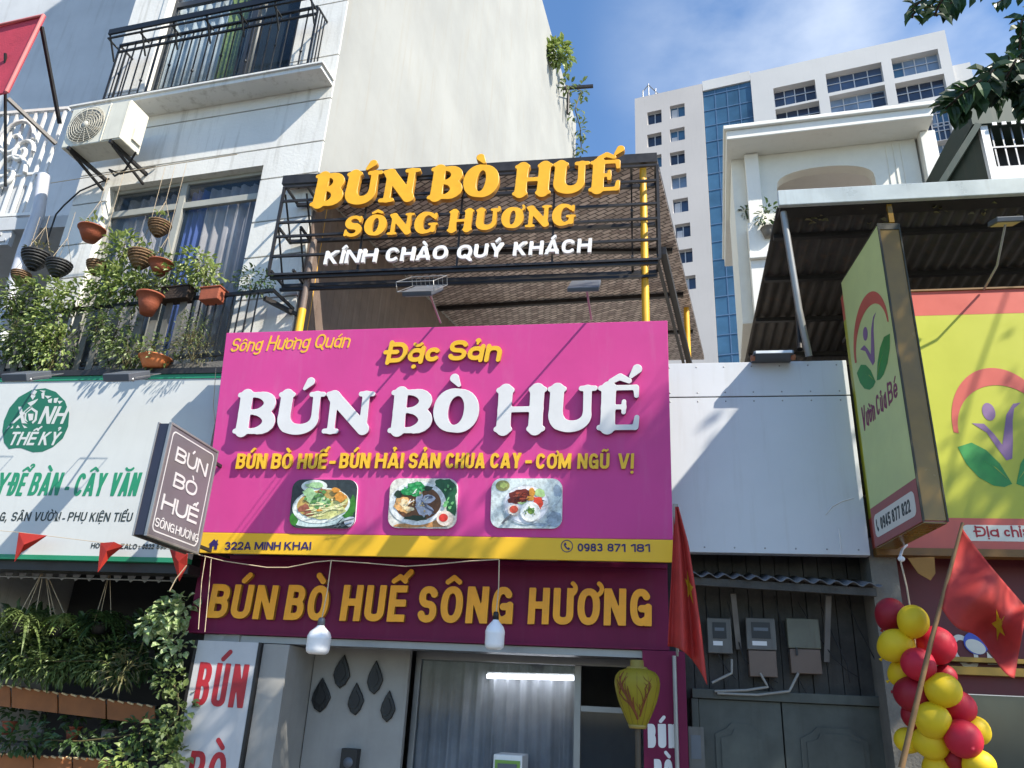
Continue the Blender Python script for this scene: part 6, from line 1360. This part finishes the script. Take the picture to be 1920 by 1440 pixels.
flag('flag', 'red flag with a yellow star drooping from a slanted bamboo pole over the balloons', P2, 30, 24, (.7, .56, .1, .2, 25), [at(1690, 1440, -1.42), at(1745, 1205, -1.46), at(1805, 980, -1.5)], m_bam, 'red flags with a yellow star')

# ------------------------------------------------------------------ yellow lantern
c = at(1195, 1300, -.75); R0 = (at(1237, 1290, -.75) - at(1195, 1290, -.75)).length
m_lan = M('yellow_silk', (0, 0, 0), .55, alb=(.40, .32, .02), var=.12, scale=5, thin=.35); m_bra = M('brown_branch_print', (118, 58, 22), .6)
t = thing('lantern', 'yellow silk lantern with a painted brown branch on a stand by the shop front', 'lantern', V((c.x, c.y, 0)))
prof = [(R0 * .40, -.245), (R0 * .50, -.21), (R0 * .68, -.14), (R0 * .86, -.06), (R0 * .97, .02), (R0 * 1.02, .08), (R0 * .97, .135), (R0 * .82, .172), (R0 * .5, .195)]
mb = MB(); vs = mb.lathe(c, Z3, prof, 48); part('silk_body', mb, m_lan, t)
def ls(a, h, e=.003):
    r = np.interp(h, [p[1] for p in prof], [p[0] for p in prof]) + e; return c + V((math.sin(R_(a)) * r, -math.cos(R_(a)) * r, h))
mb = MB()
for a, h in [(k * 30, None) for k in range(12)]: mb.tube([ls(a, q, .001) for q in np.linspace(-.24, .19, 14)], .0025, 4)
part('ribs', mb, M('rib_wire', (130, 104, 30), .6), t)
mb = MB(); rnd = random.Random(4)
def br(a, h, da, dh, n, r, dep):
    pts = [ls(a, h)]
    for _ in range(n):
        a += da * rnd.uniform(.6, 1.3); h += dh * rnd.uniform(.7, 1.2); pts.append(ls(a, max(-.23, min(.18, h))))
        if dep and rnd.random() < .8: br(a, h, rnd.uniform(-7, 7), dh * .9, 3, r * .6, dep - 1)
    mb.tube(pts, [r * (1 - .6 * i / len(pts)) for i in range(len(pts))], 5)
br(2, -.2, -7, .035, 7, .011, 2); br(-8, -.15, -9, .025, 6, .010, 2); br(10, -.18, 3, .03, 7, .008, 2)
part('branch_print', mb, m_bra, t)
m_cap = M('dull_gold_cap', (150, 130, 60), .5)
mb = MB(); mb.lathe(c + Z3 * .195, Z3, [(R0 * .5, 0), (R0 * .45, .015), (R0 * .32, .02), (R0 * .3, .07), (0, .07)], 20); part('cap', mb, m_cap, t)
mb = MB(); mb.lathe(c - Z3 * .275, Z3, [(0, 0), (R0 * .36, 0), (R0 * .44, .03), (0, .03)], 20); part('cap', mb, m_cap, t)
mb = MB(); mb.tube([c - Z3 * .276, c - Z3 * .5, V((c.x, c.y, 0))], .024, 10); mb.lathe(V((c.x, c.y, 0)), Z3, [(.18, 0), (.18, .03), (.02, .05)], 20); part('stand', mb, M('dark_stand', (70, 58, 44), .5), t)

# ------------------------------------------------------------------ white villa behind the canopy
wo = at(1362, 262, 8); VA = R_(4.7)
WV = Fr(wo, (math.cos(VA), -math.sin(VA), 0), Z3)
m_vil = M('white_villa_render', (0, 0, 0), .6, alb=(.74, .73, .68), var=.06, scale=.8, streak=.15, streakc=(150, 140, 120)); m_vsh = M('villa_soffit', (0, 0, 0), .7, alb=(.70, .69, .62), var=.06)
vil = thing('villa', 'white villa with a deep flat cornice roof behind the dark canopy', 'house', WV.P(2, -5, -3))
uR = WV.px(1750, 215)[0]; vt_ = WV.px(1362, 246)[1]
mb = MB(); mb.boxf(WV, (0, uR), (0, vt_), (-6, 0)); mb.boxf(WV, (-.06, uR + .06), (vt_ + .002, vt_ + .12), (-6, .08)); part('cornice_roof', mb, m_vil, vil, bevel=.02)
w2 = -.75
uc = WV.px(1403, 400, w2)[0]; vb = WV.px(1395, 605, w2)[1]
mb = MB(); mb.boxf(WV, (.12, uc + .001), (vb, -.005), (-3.5, w2 - .05)); part('side_wing', mb, m_vsh, vil)
ua = WV.px(1428, 380, w2)[0]; ub0, ub1 = WV.px(1456, 345, w2)[0], WV.px(1642, 340, w2)[0]; ur = WV.px(1722, 300, w2)[0]; vs_ = WV.px(1456, 352, w2)[1]; vc = WV.px(1545, 312, w2)[1]
arch_ = [(uc + .002, vb), (uc + .002, -.005), (ur, -.005), (ur, vb), (ub1, vb)] + [(ub0 + (ub1 - ub0) * (.5 + .5 * math.cos(R_(a))), vs_ + (vc - vs_) * math.sin(R_(a)) ** .7) for a in range(0, 181, 12)] + [(ub0, vb)]
solid('arched_wall', [arch_], WV, .3, m_vsh, vil, w2 - .3)
mb = MB(); mb.boxf(WV, (uc + .004, ua), (WV.px(1415, 425, w2)[1], -.02), (w2 + .002, w2 + .14)); mb.boxf(WV, (uc - .06, ua + .2), (vb, WV.px(1415, 430, w2)[1]), (w2 + .002, w2 + .3)); mb.boxf(WV, (uc - .08, ua + .25), (WV.px(1415, 500, w2)[1], WV.px(1415, 488, w2)[1]), (w2 + .302, w2 + .4)); part('pilaster', mb, m_vil, vil, bevel=.01)
u5, u6 = WV.px(1727, 300, w2)[0], WV.px(1756, 300, w2)[0]
mb = MB(); mb.boxf(WV, (u5, u6), (vb, -.006), (w2 - .3, w2 + .25)); part('pilaster', mb, m_vil, vil, bevel=.01)
mb = MB(); mb.boxf(WV, (uc, ur), (vb - .2, 0), (-4.2, -4.0)); mb.boxf(WV, (uc, ur), (vb - .3, vb - .1), (-6, 0)); part('porch_back', mb, M('porch_brown', (120, 106, 98), .7, var=.15), vil)
mb = MB(); a = WV.px(1552, 348, -3.9); b = WV.px(1582, 328, -3.9); mb.boxf(WV, (a[0], b[0]), (a[1] - .6, b[1]), (-3.98, -3.9)); part('window', mb, M('pale_blue_window', (170, 190, 225), .3), vil)
mb = MB(); 
for k in range(3): uu = ur - .35 - k * .16; mb.boxf(WV, (uu, uu + .03), (vb, -.05), (w2 + .001, w2 + .02))
part('wall_ribs', mb, m_vsh, vil)
mb = MB(); mb.tube([WV.at(1397, 302, w2 - .9), WV.at(1399, 330, w2 - .9), WV.at(1406, 570, w2 - .9)], .05, 8); part('downpipe', mb, M('grey_downpipe', (120, 116, 112), .6), vil)
rnd = random.Random(5); mb = MB(); leaves(mb, WV.at(1440, 405, w2 + .35), (.25, .2, .35), 60, .18, rnd); t = thing('balcony_plant', 'small dark plant on the villa balcony beside its pilaster', 'plant', WV.at(1440, 425, w2 + .35)); part('foliage', mb, L_dark, t); mb = MB(); bowl(mb, WV.at(1440, 428, w2 + .35), .16, .25); part('pot', mb, m_conc, t)
mb = MB(); leaves(mb, WV.at(1398, 396, -.8), (.1, .1, .18), 26, .14, rnd); mb.tube([WV.at(1402, 410, -.75), WV.at(1398, 396, -.8)], .02, 5); solo('wall_fern', 'small fern growing out of the villa side wall', 'plant', mb, L_dark, WV.at(1398, 396, -.8))

# ------------------------------------------------------------------ dark green caged rooftop at the far right
CG = FY(4.0); m_cg = M('dark_green_metal', (34, 52, 46), .5, metal=.3, var=.25, streak=.3)
cg = thing('rooftop_cage', 'dark green metal rooftop room with a barred window at the right edge', 'roof room', CG.at(1880, 345))
x0 = CG.px(1830, 220)[0]; zt = CG.px(1900, 196)[1]; zb = CG.px(1880, 400)[1]; zw = CG.px(1880, 318)[1]; zl = CG.px(1880, 240)[1]
x1 = CG.px(1850, 300)[0]
mb = MB(); mb.boxf(CG, (x0 - .15, 9), (zl, zt), (-3, .15)); part('roof_band', mb, m_cg, cg)
mb = MB(); mb.hexa([V((x0, 4.02, zl)), V((x0, 4.02, zb)), V((x0, 8, zb)), V((x0, 8, zl))], [V((x0 + .06, 4.02, zl)), V((x0 + .06, 4.02, zb)), V((x0 + .06, 8, zb)), V((x0 + .06, 8, zl))])
part('side_sheet', mb, m_cg, cg)
mb = MB(); mb.boxf(CG, (x0 - .02, x0 + .1), (zb, zl + .05), (.0, .1)); part('corner_post', mb, m_white, cg)
mb = MB(); mb.boxf(CG, (x0 + .12, 9), (zb - .5, zw), (-.2, .06)); part('sill_wall', mb, m_white, cg)
mb = MB(); mb.boxf(CG, (x0 + .1, 9), (zw, zl), (-.6, -.5)); part('dark_opening', mb, m_dark, cg)
mb = MB(); u_ = x0 + .18
while u_ < 9: mb.boxf(CG, (u_ - .012, u_ + .012), (zw, zl), (.0, .02)); u_ += .16
mb.boxf(CG, (x0 + .1, 9), ((zw + zl) / 2, (zw + zl) / 2 + .03), (.021, .03)); mb.boxf(CG, (x0 + .1, 9), (zw + .02, zw + .05), (.021, .03)); part('window_bars', mb, m_alu, cg)
mb = MB(); u_ = x0 + .15
while u_ < 9: mb.boxf(CG, (u_, u_ + .07), (zl - .06, zl - .002), (.152, .17)); u_ += .15
part('eave_trim', mb, m_white, cg)
r0 = [V((x0 - .1, 4.1, zl - .05)), aX(1762, 346, x0 - .1 - .9), V((x0 - .1, 8, zb)), V((x0 - .1, 8, zl))]
mb = MB(); mb.bar(V((x0 - .05, 3.95, zl)), CG.at(1762, 350, .0), .22, .1); part('slanted_brace', mb, m_cg, cg)

# ------------------------------------------------------------------ tower block behind
to = at(1190, 185, 45); TWA = R_(12)
TW = Fr(to, (math.cos(TWA), -math.sin(TWA), 0), Z3)
m_tb = M('tower_beige', (0, 0, 0), .7, alb=(.48, .455, .44), var=.08, scale=.15, streak=.1); m_tw = M('tower_white', (0, 0, 0), .6, alb=(.56, .555, .545), var=.08, scale=.15, streak=.08); m_tg = M('blue_curtain_wall', (0, 0, 0), .12, alb=(.05, .125, .215), var=.5, scale=.25, spec=.6)
tn_ = m_tg.node_tree
m_twd = M('tower_window', (66, 82, 108), .15, var=.4, scale=.5); m_twf = M('tower_window_frame', (185, 186, 190), .5)
tow = thing('tower_block', 'tall pale tower block with a blue glass strip and rows of windows', 'building', TW.P(8, -45, -8))
uA, uB = TW.px(1319, 200)[0], TW.px(1408, 160)[0]; uC = TW.px(1772, 60)[0]; vA = 0; vB = TW.px(1319, 152)[1]; vC = (TW.px(1408, 137)[1] + TW.px(1768, 57)[1]) / 2
wl_ = []; 
cols = [(1227, 27, 24, [220, 262, 303]), (1270, 28, 24, [208, 252, 296])]
win = []
for x, w_, h_, ysx in cols:
    for y in ysx: win.append((x, y, w_, h_))
for x, y in ((1273, 340), (1276, 385), (1280, 432), (1284, 480), (1290, 530)): win.append((x, y, 29, 26))
hol = []
for x, y, w_, h_ in win:
    c = TW.px(x, y); a = TW.px(x + w_ / 2, y)[0] - c[0]; b = c[1] - TW.px(x, y + h_ / 2)[1]; hol.append((c[0] - a, c[0] + a, c[1] - b, c[1] + b))
# regular windows continue down the columns that the street hides
mb = MB(); holed(mb, TW, 0, uA - .01, -55, 0, (-.4, 0), hol); part('beige_wing', mb, m_tb, tow)
mb = MB(); mb.boxf(TW, (0.0, uA), (-55, -.02), (-14, -.9)); mb.boxf(TW, (0, uA), (-.5, -.01), (-.89, -.41)); part('wing_core', mb, m_tb, tow)
mb = MB(); mb.boxf(TW, (uA + .01, uB - .01), (-55, vB - 1), (-12, -.15)); part('glass_strip', mb, m_tg, tow)
mb = MB()
for k in range(18): vv = vB - 1.5 - k * 1.55; mb.boxf(TW, (uA + .02, uB - .02), (vv, vv + .07), (-.149, -.11))
for k in range(1, 4): uu = uA + (uB - uA) * k / 4; mb.boxf(TW, (uu - .03, uu + .03), (-55, vB - 1.1), (-.148, -.12))
part('glass_mullions', mb, M('blue_mullion', (84, 112, 144), .4), tow)
mb = MB(); mb.boxf(TW, (uA + .011, uB - .011), (vB - .99, vB), (-12, -.0)); part('strip_cap', mb, m_tw, tow)
rw = [(1452, 1530, 188, 162), (1551, 1655, 163, 128), (1675, 1762, 134, 104), (1456, 1538, 228, 202), (1558, 1662, 204, 172), (1682, 1774, 180, 152), (1748, 1790, 218, 196), (1742, 1785, 252, 232), (1752, 1795, 294, 272)]
hol2 = []
for x0_, x1_, y0_, y1_ in rw:
    a, b = TW.px(x0_, y0_), TW.px(x1_, y1_ + 6); mv = TW.px((x0_ + x1_) / 2, (y0_ + y1_) / 2)[1]; hh = .95
    hol2.append((a[0], b[0], mv - hh, mv + hh))
mb = MB(); holed(mb, TW, uB, uC, -55, vC, (-.6, 0), hol2); part('white_wing', mb, m_tw, tow)
mb = MB(); mb.boxf(TW, (uB, uC), (-55, vC - .02), (-13, -1.0)); mb.boxf(TW, (uC + .01, uC + 1.2), (-55, vC - 3.2), (-13, -.3)); part('wing_core', mb, m_tw, tow)
panes = [m_twd, m_tg, M('tower_window_pale', (120, 138, 160), .15, var=.4, scale=.5), M('tower_window_dark', (48, 58, 78), .1, var=.4, scale=.6)]
for h in hol + hol2:
    big = h in hol2; d = .5 if big else .3
    mb = MB(); f = .07; n = 4 if big else 2
    mb.boxf(TW, (h[0], h[1]), (h[2], h[2] + f), (-d - .1, -d)); mb.boxf(TW, (h[0], h[1]), (h[3] - f, h[3]), (-d - .1, -d))
    for k in range(n + 1): uu = h[0] + (h[1] - h[0]) * k / n; mb.boxf(TW, (max(h[0], uu - f / 2), min(h[1], uu + f / 2)), (h[2] + f, h[3] - f), (-d - .1, -d))
    if big: mv = h[2] + .62 * (h[3] - h[2]); mb.boxf(TW, (h[0], h[1]), (mv - .03, mv + .03), (-d + .001, -d + .03))
    fo = part('window', mb, m_twf, tow); mb = MB(); mb.boxf(TW, (h[0] + .01, h[1] - .01), (h[2] + .01, h[3] - .01), (-d - .08, -d - .04)); part('pane', mb, random.choice(panes), fo)
    if not big and random.random() < .5: mb = MB(); mb.boxf(TW, (h[0] + .1, (h[0] + h[1]) / 2 - .06), (h[2] + .1, h[2] + random.uniform(.5, .9) * (h[3] - h[2])), (-d - .038, -d - .02)); part('curtain', mb, m_twf, fo)
    if big: mb = MB(); q_ = random.randint(0, 3); ww = (h[1] - h[0]) / 4; mb.boxf(TW, (h[0] + q_ * ww + .08, h[0] + (q_ + 1) * ww - .08), (h[2] + .1, h[3] - .1 - random.uniform(0, .8)), (-d - .038, -d - .02)); part('curtain', mb, random.choice(panes), fo)
mb = MB()
for uu, hh in ((.5, 1.6), (1.0, 2.2), (1.6, 1.5)): mb.tube([TW.P(uu, 0, -1), TW.P(uu, hh, -1)], .06, 6)
mb.tube([TW.P(.5, 1.5, -1), TW.P(1.0, 2.1, -1), TW.P(2.2, .3, -1)], .05, 6); solo('antenna', 'thin rooftop aerial frame on the left corner of the tower block', 'antenna', mb, m_alu, TW.P(1, 0, -1))

# ------------------------------------------------------------------ roof plants of the town house
def roofplant(lab, spec, mat, seed):
    rnd = random.Random(seed); t = thing('roof_plant', lab, 'plant', TS.at(spec[0][0], spec[0][1], .3)); mb = MB(); sb = MB(); prev = None
    for x, y, rx, ry, n, ln in spec:
        c = TS.at(x, y, .3); sx = (at(x + rx, y, c.y) - at(x, y, c.y)).length; sz = (at(x, y + ry, c.y) - at(x, y, c.y)).length
        leaves(mb, c, (sx, .3, sz), n, ln, rnd)
        if prev is not None: sb.tube([prev, c], .02, 5)
        else: sb.tube([c - Z3 * .3, c], .02, 5)
        prev = c
    part('foliage', mb, mat, t); part('stem', sb, m_stem, t)
roofplant('bright green roof plant leaning over the top edge of the blank side wall', [(1046, 98, 18, 16, 150, .3), (1060, 110, 9, 10, 50, .28)], L_lite, 31)
roofplant('sparse trailing roof plant hanging down behind the end of the side wall', [(1062, 160, 12, 10, 26, .26), (1090, 170, 10, 16, 26, .26), (1078, 205, 16, 16, 34, .24), (1088, 240, 10, 20, 30, .24), (1090, 280, 8, 14, 20, .24)], L_mid, 32)
mb = MB(); p = TS.at(1066, 165, .2); mb.tube([p - Z3 * 1.2, p], .06, 6); mb.bar(p - X3 * .6, p + X3 * .9, .1); solo('roof_bracket', 'dark T shaped bracket on the roof edge of the town house', 'bracket', mb, m_steel, p)

# ------------------------------------------------------------------ street tree on the right, out of the frame but for some sprays; its unseen leaf clumps are set along sun rays to shade the fronts
rnd = random.Random(11)
tree = thing('street_tree', 'dark leaved street tree reaching into the top right corner', 'tree', (8.2, -4.6, 0))
def inpoly(x, y, P):
    c = False
    for i in range(len(P)):
        (x0, y0), (x1, y1) = P[i], P[i - 1]
        if (y0 > y) != (y1 > y) and x < (x1 - x0) * (y - y0) / (y1 - y0) + x0: c = not c
    return c
m_bark = M('bark', (84, 70, 58), .9, var=.35, bump=.8, bscale=18); L_tree = MLEAF('leaf_tree', (36, 58, 34), (54, 84, 44), 3, thin=.22)
REG = [(-.12, [(1400, 800), (1500, 900), (1500, 1040), (1268, 1040), (1268, 985), (1330, 880)], .9),
       (-.6, [(975, 1045), (1070, 965), (1130, 905), (1200, 866), (1262, 838), (1262, 1045)], 4.0), (-.05, [(1090, 1052), (1262, 1052), (1262, 1215), (1090, 1215)], 1.5),
       (-.12, [(1830, 900), (1920, 760), (1990, 760), (1990, 1045), (1700, 1045), (1790, 960)], .62),
       (.1, [(1270, 1040), (1700, 1040), (1700, 1440), (1210, 1440)], 1.0),
       (-.02, [(352, 1345), (430, 1300), (1280, 1300), (1280, 1500), (440, 1500)], 1.0), (-1.0, [(1640, 1040), (1720, 1060), (1760, 1440), (1640, 1440)], .5)]
clumps = []
for Yp, poly, dens in REG:
    xs_ = [p[0] for p in poly]; ys_ = [p[1] for p in poly]
    A = (at(max(xs_), min(ys_), Yp) - at(min(xs_), min(ys_), Yp)).length * (at(min(xs_), min(ys_), Yp) - at(min(xs_), max(ys_), Yp)).length
    for _ in range(int(A * 26 * dens)):
        x, y = rnd.uniform(min(xs_), max(xs_)), rnd.uniform(min(ys_), max(ys_))
        if not inpoly(x, y, poly): continue
        P_0 = at(x, y, Yp)
        for _k in range(8):
            c = P_0 + SUN * rnd.uniform(8.5, 13.0); qx, qy, qz = proj(c)
            if qz < .3 or not (-120 < qx < 2050 and -140 < qy < 1560): clumps.append(c); break
for _ in range(160):
    c = V((8.6, -4.6, 10.2)) + V((rnd.gauss(0, 1.6), rnd.gauss(0, 1.5), rnd.gauss(0, 1.2))); qx, qy, qz = proj(c)
    if (qz < .3 or not (-150 < qx < 2100 and -160 < qy < 1600)) and c.z > 7:
        # keep the sun on the parts of the fronts that the photograph shows lit
        k = (c.y + .3) / SUN.y; f0 = c - SUN * k; fx, fy, fz = proj(f0)
        if not (200 < fx < 1960 and -50 < fy < 1100): clumps.append(c)
mb = MB()
for c in clumps:
    for _ in range(15):
        p = c + V((rnd.gauss(0, .15), rnd.gauss(0, .15), rnd.gauss(0, .13))); l_ = rnd.uniform(.10, .17)
        mb.leaf(p, V((rnd.uniform(-1, 1), rnd.uniform(-1, 1), rnd.uniform(-.9, .3))), V((rnd.uniform(-.5, .5), rnd.uniform(-.5, .5), 1)), l_, l_ * .5)
crown_n = len(clumps)
# sprays in view: (pixel path of the twig, depth plane, leaf step)
def spray(path, Yp, ln, n, hang=.9):
    P = [at(x, y, Yp + .05 * i) for i, (x, y) in enumerate(path)]; tw.tube(P, [.007] * len(P), 5)
    for i in range(n):
        t_ = (i + .5) / n; k = t_ * (len(P) - 1); j = min(int(k), len(P) - 2); c = P[j].lerp(P[j + 1], k - j); d = (P[j + 1] - P[j]).normalized()
        for sg in (-1, 1):
            s_ = d.cross(V((0, -1, 0))).normalized() * sg
            l_ = ln * rnd.uniform(.8, 1.15); mb.leaf(c, s_ * .9 + d * .35 - Z3 * hang * rnd.uniform(.2, 1) + V((0, rnd.uniform(-.5, .5), 0)), V((rnd.uniform(-.5, .5), -1, .5)), l_, l_ * .6)
tw = MB()
YS = -4.6
spray([(1930, -40), (1850, -30), (1790, 0), (1755, 30)], YS, .1, 9); spray([(1800, -30), (1745, -12), (1715, 12), (1710, 34)], YS, .08, 7); spray([(1780, -20), (1760, 10), (1752, 30)], YS, .1, 4)
spray([(1960, 120), (1905, 112), (1862, 130), (1822, 165), (1785, 200)], YS, .1, 17); spray([(1905, 112), (1885, 150), (1880, 180)], YS, .1, 9); spray([(1862, 130), (1845, 165), (1815, 200), (1790, 215)], YS, .1, 11); spray([(1840, 150), (1800, 180), (1772, 205)], YS, .1, 9)
spray([(1960, 20), (1915, 40), (1912, 90), (1918, 150)], YS, .1, 11); spray([(1960, -20), (1890, -6), (1868, 8)], YS, .07, 5); spray([(1950, 140), (1925, 170), (1905, 180)], YS, .1, 7)
spray([(1960, 90), (1915, 95), (1880, 118), (1850, 150), (1835, 175)], YS + .3, .1, 13); spray([(1930, 115), (1900, 135), (1870, 160), (1855, 195)], YS + .2, .1, 11); spray([(1960, 50), (1930, 60), (1905, 72)], YS + .2, .1, 6); spray([(1965, 170), (1935, 195), (1910, 200)], YS + .2, .1, 6)
spray([(1830, -40), (1790, -20), (1765, -4)], YS + .2, .1, 6); spray([(1760, -30), (1735, 0), (1722, 22)], YS + .2, .09, 6)
part('crown', mb, L_tree, tree)
tr = MB()
tr.tube([(8.2, -4.6, -.05), (8.25, -4.62, 1.2), (8.15, -4.7, 2.6), (8.3, -4.6, 4.2), (8.4, -4.7, 6.0)], [.30, .24, .2, .18, .15], 14)
hubs = [V((8.4 + 2.0 * math.cos(a), -4.7 + 1.8 * math.sin(a), 8.2 + .6 * math.sin(3 * a))) for a in [k * 1.05 for k in range(6)]]
for h in hubs: tr.tube([(8.35, -4.65, rnd.uniform(4.2, 6.0)), (V((8.4, -4.7, 6.2)) + h) / 2 + Z3 * .2, h], [.1, .07, .045], 8)
for c in clumps[::5]:
    h = min(hubs, key=lambda q: (q - c).length); qm = (h + c) / 2 + Z3 * .25
    if all(not (-60 < proj(q)[0] < 1980 and -60 < proj(q)[1] < 1500 and proj(q)[2] > 0) for q in (c, qm, h.lerp(c, .75), h.lerp(c, .25))): tr.tube([h, qm, c], [.03, .018, .008], 5)
for e in (at(1930, -40, YS), at(1960, 120, YS), at(1960, 20, YS)): tr.tube([V((8.3, -4.6, 5.2)), (V((8.3, -4.6, 5.2)) + e) / 2 + Z3 * .3, e], [.06, .03, .012], 6)
part('trunk', tr, m_bark, tree); part('twigs', tw, m_bark, tree)
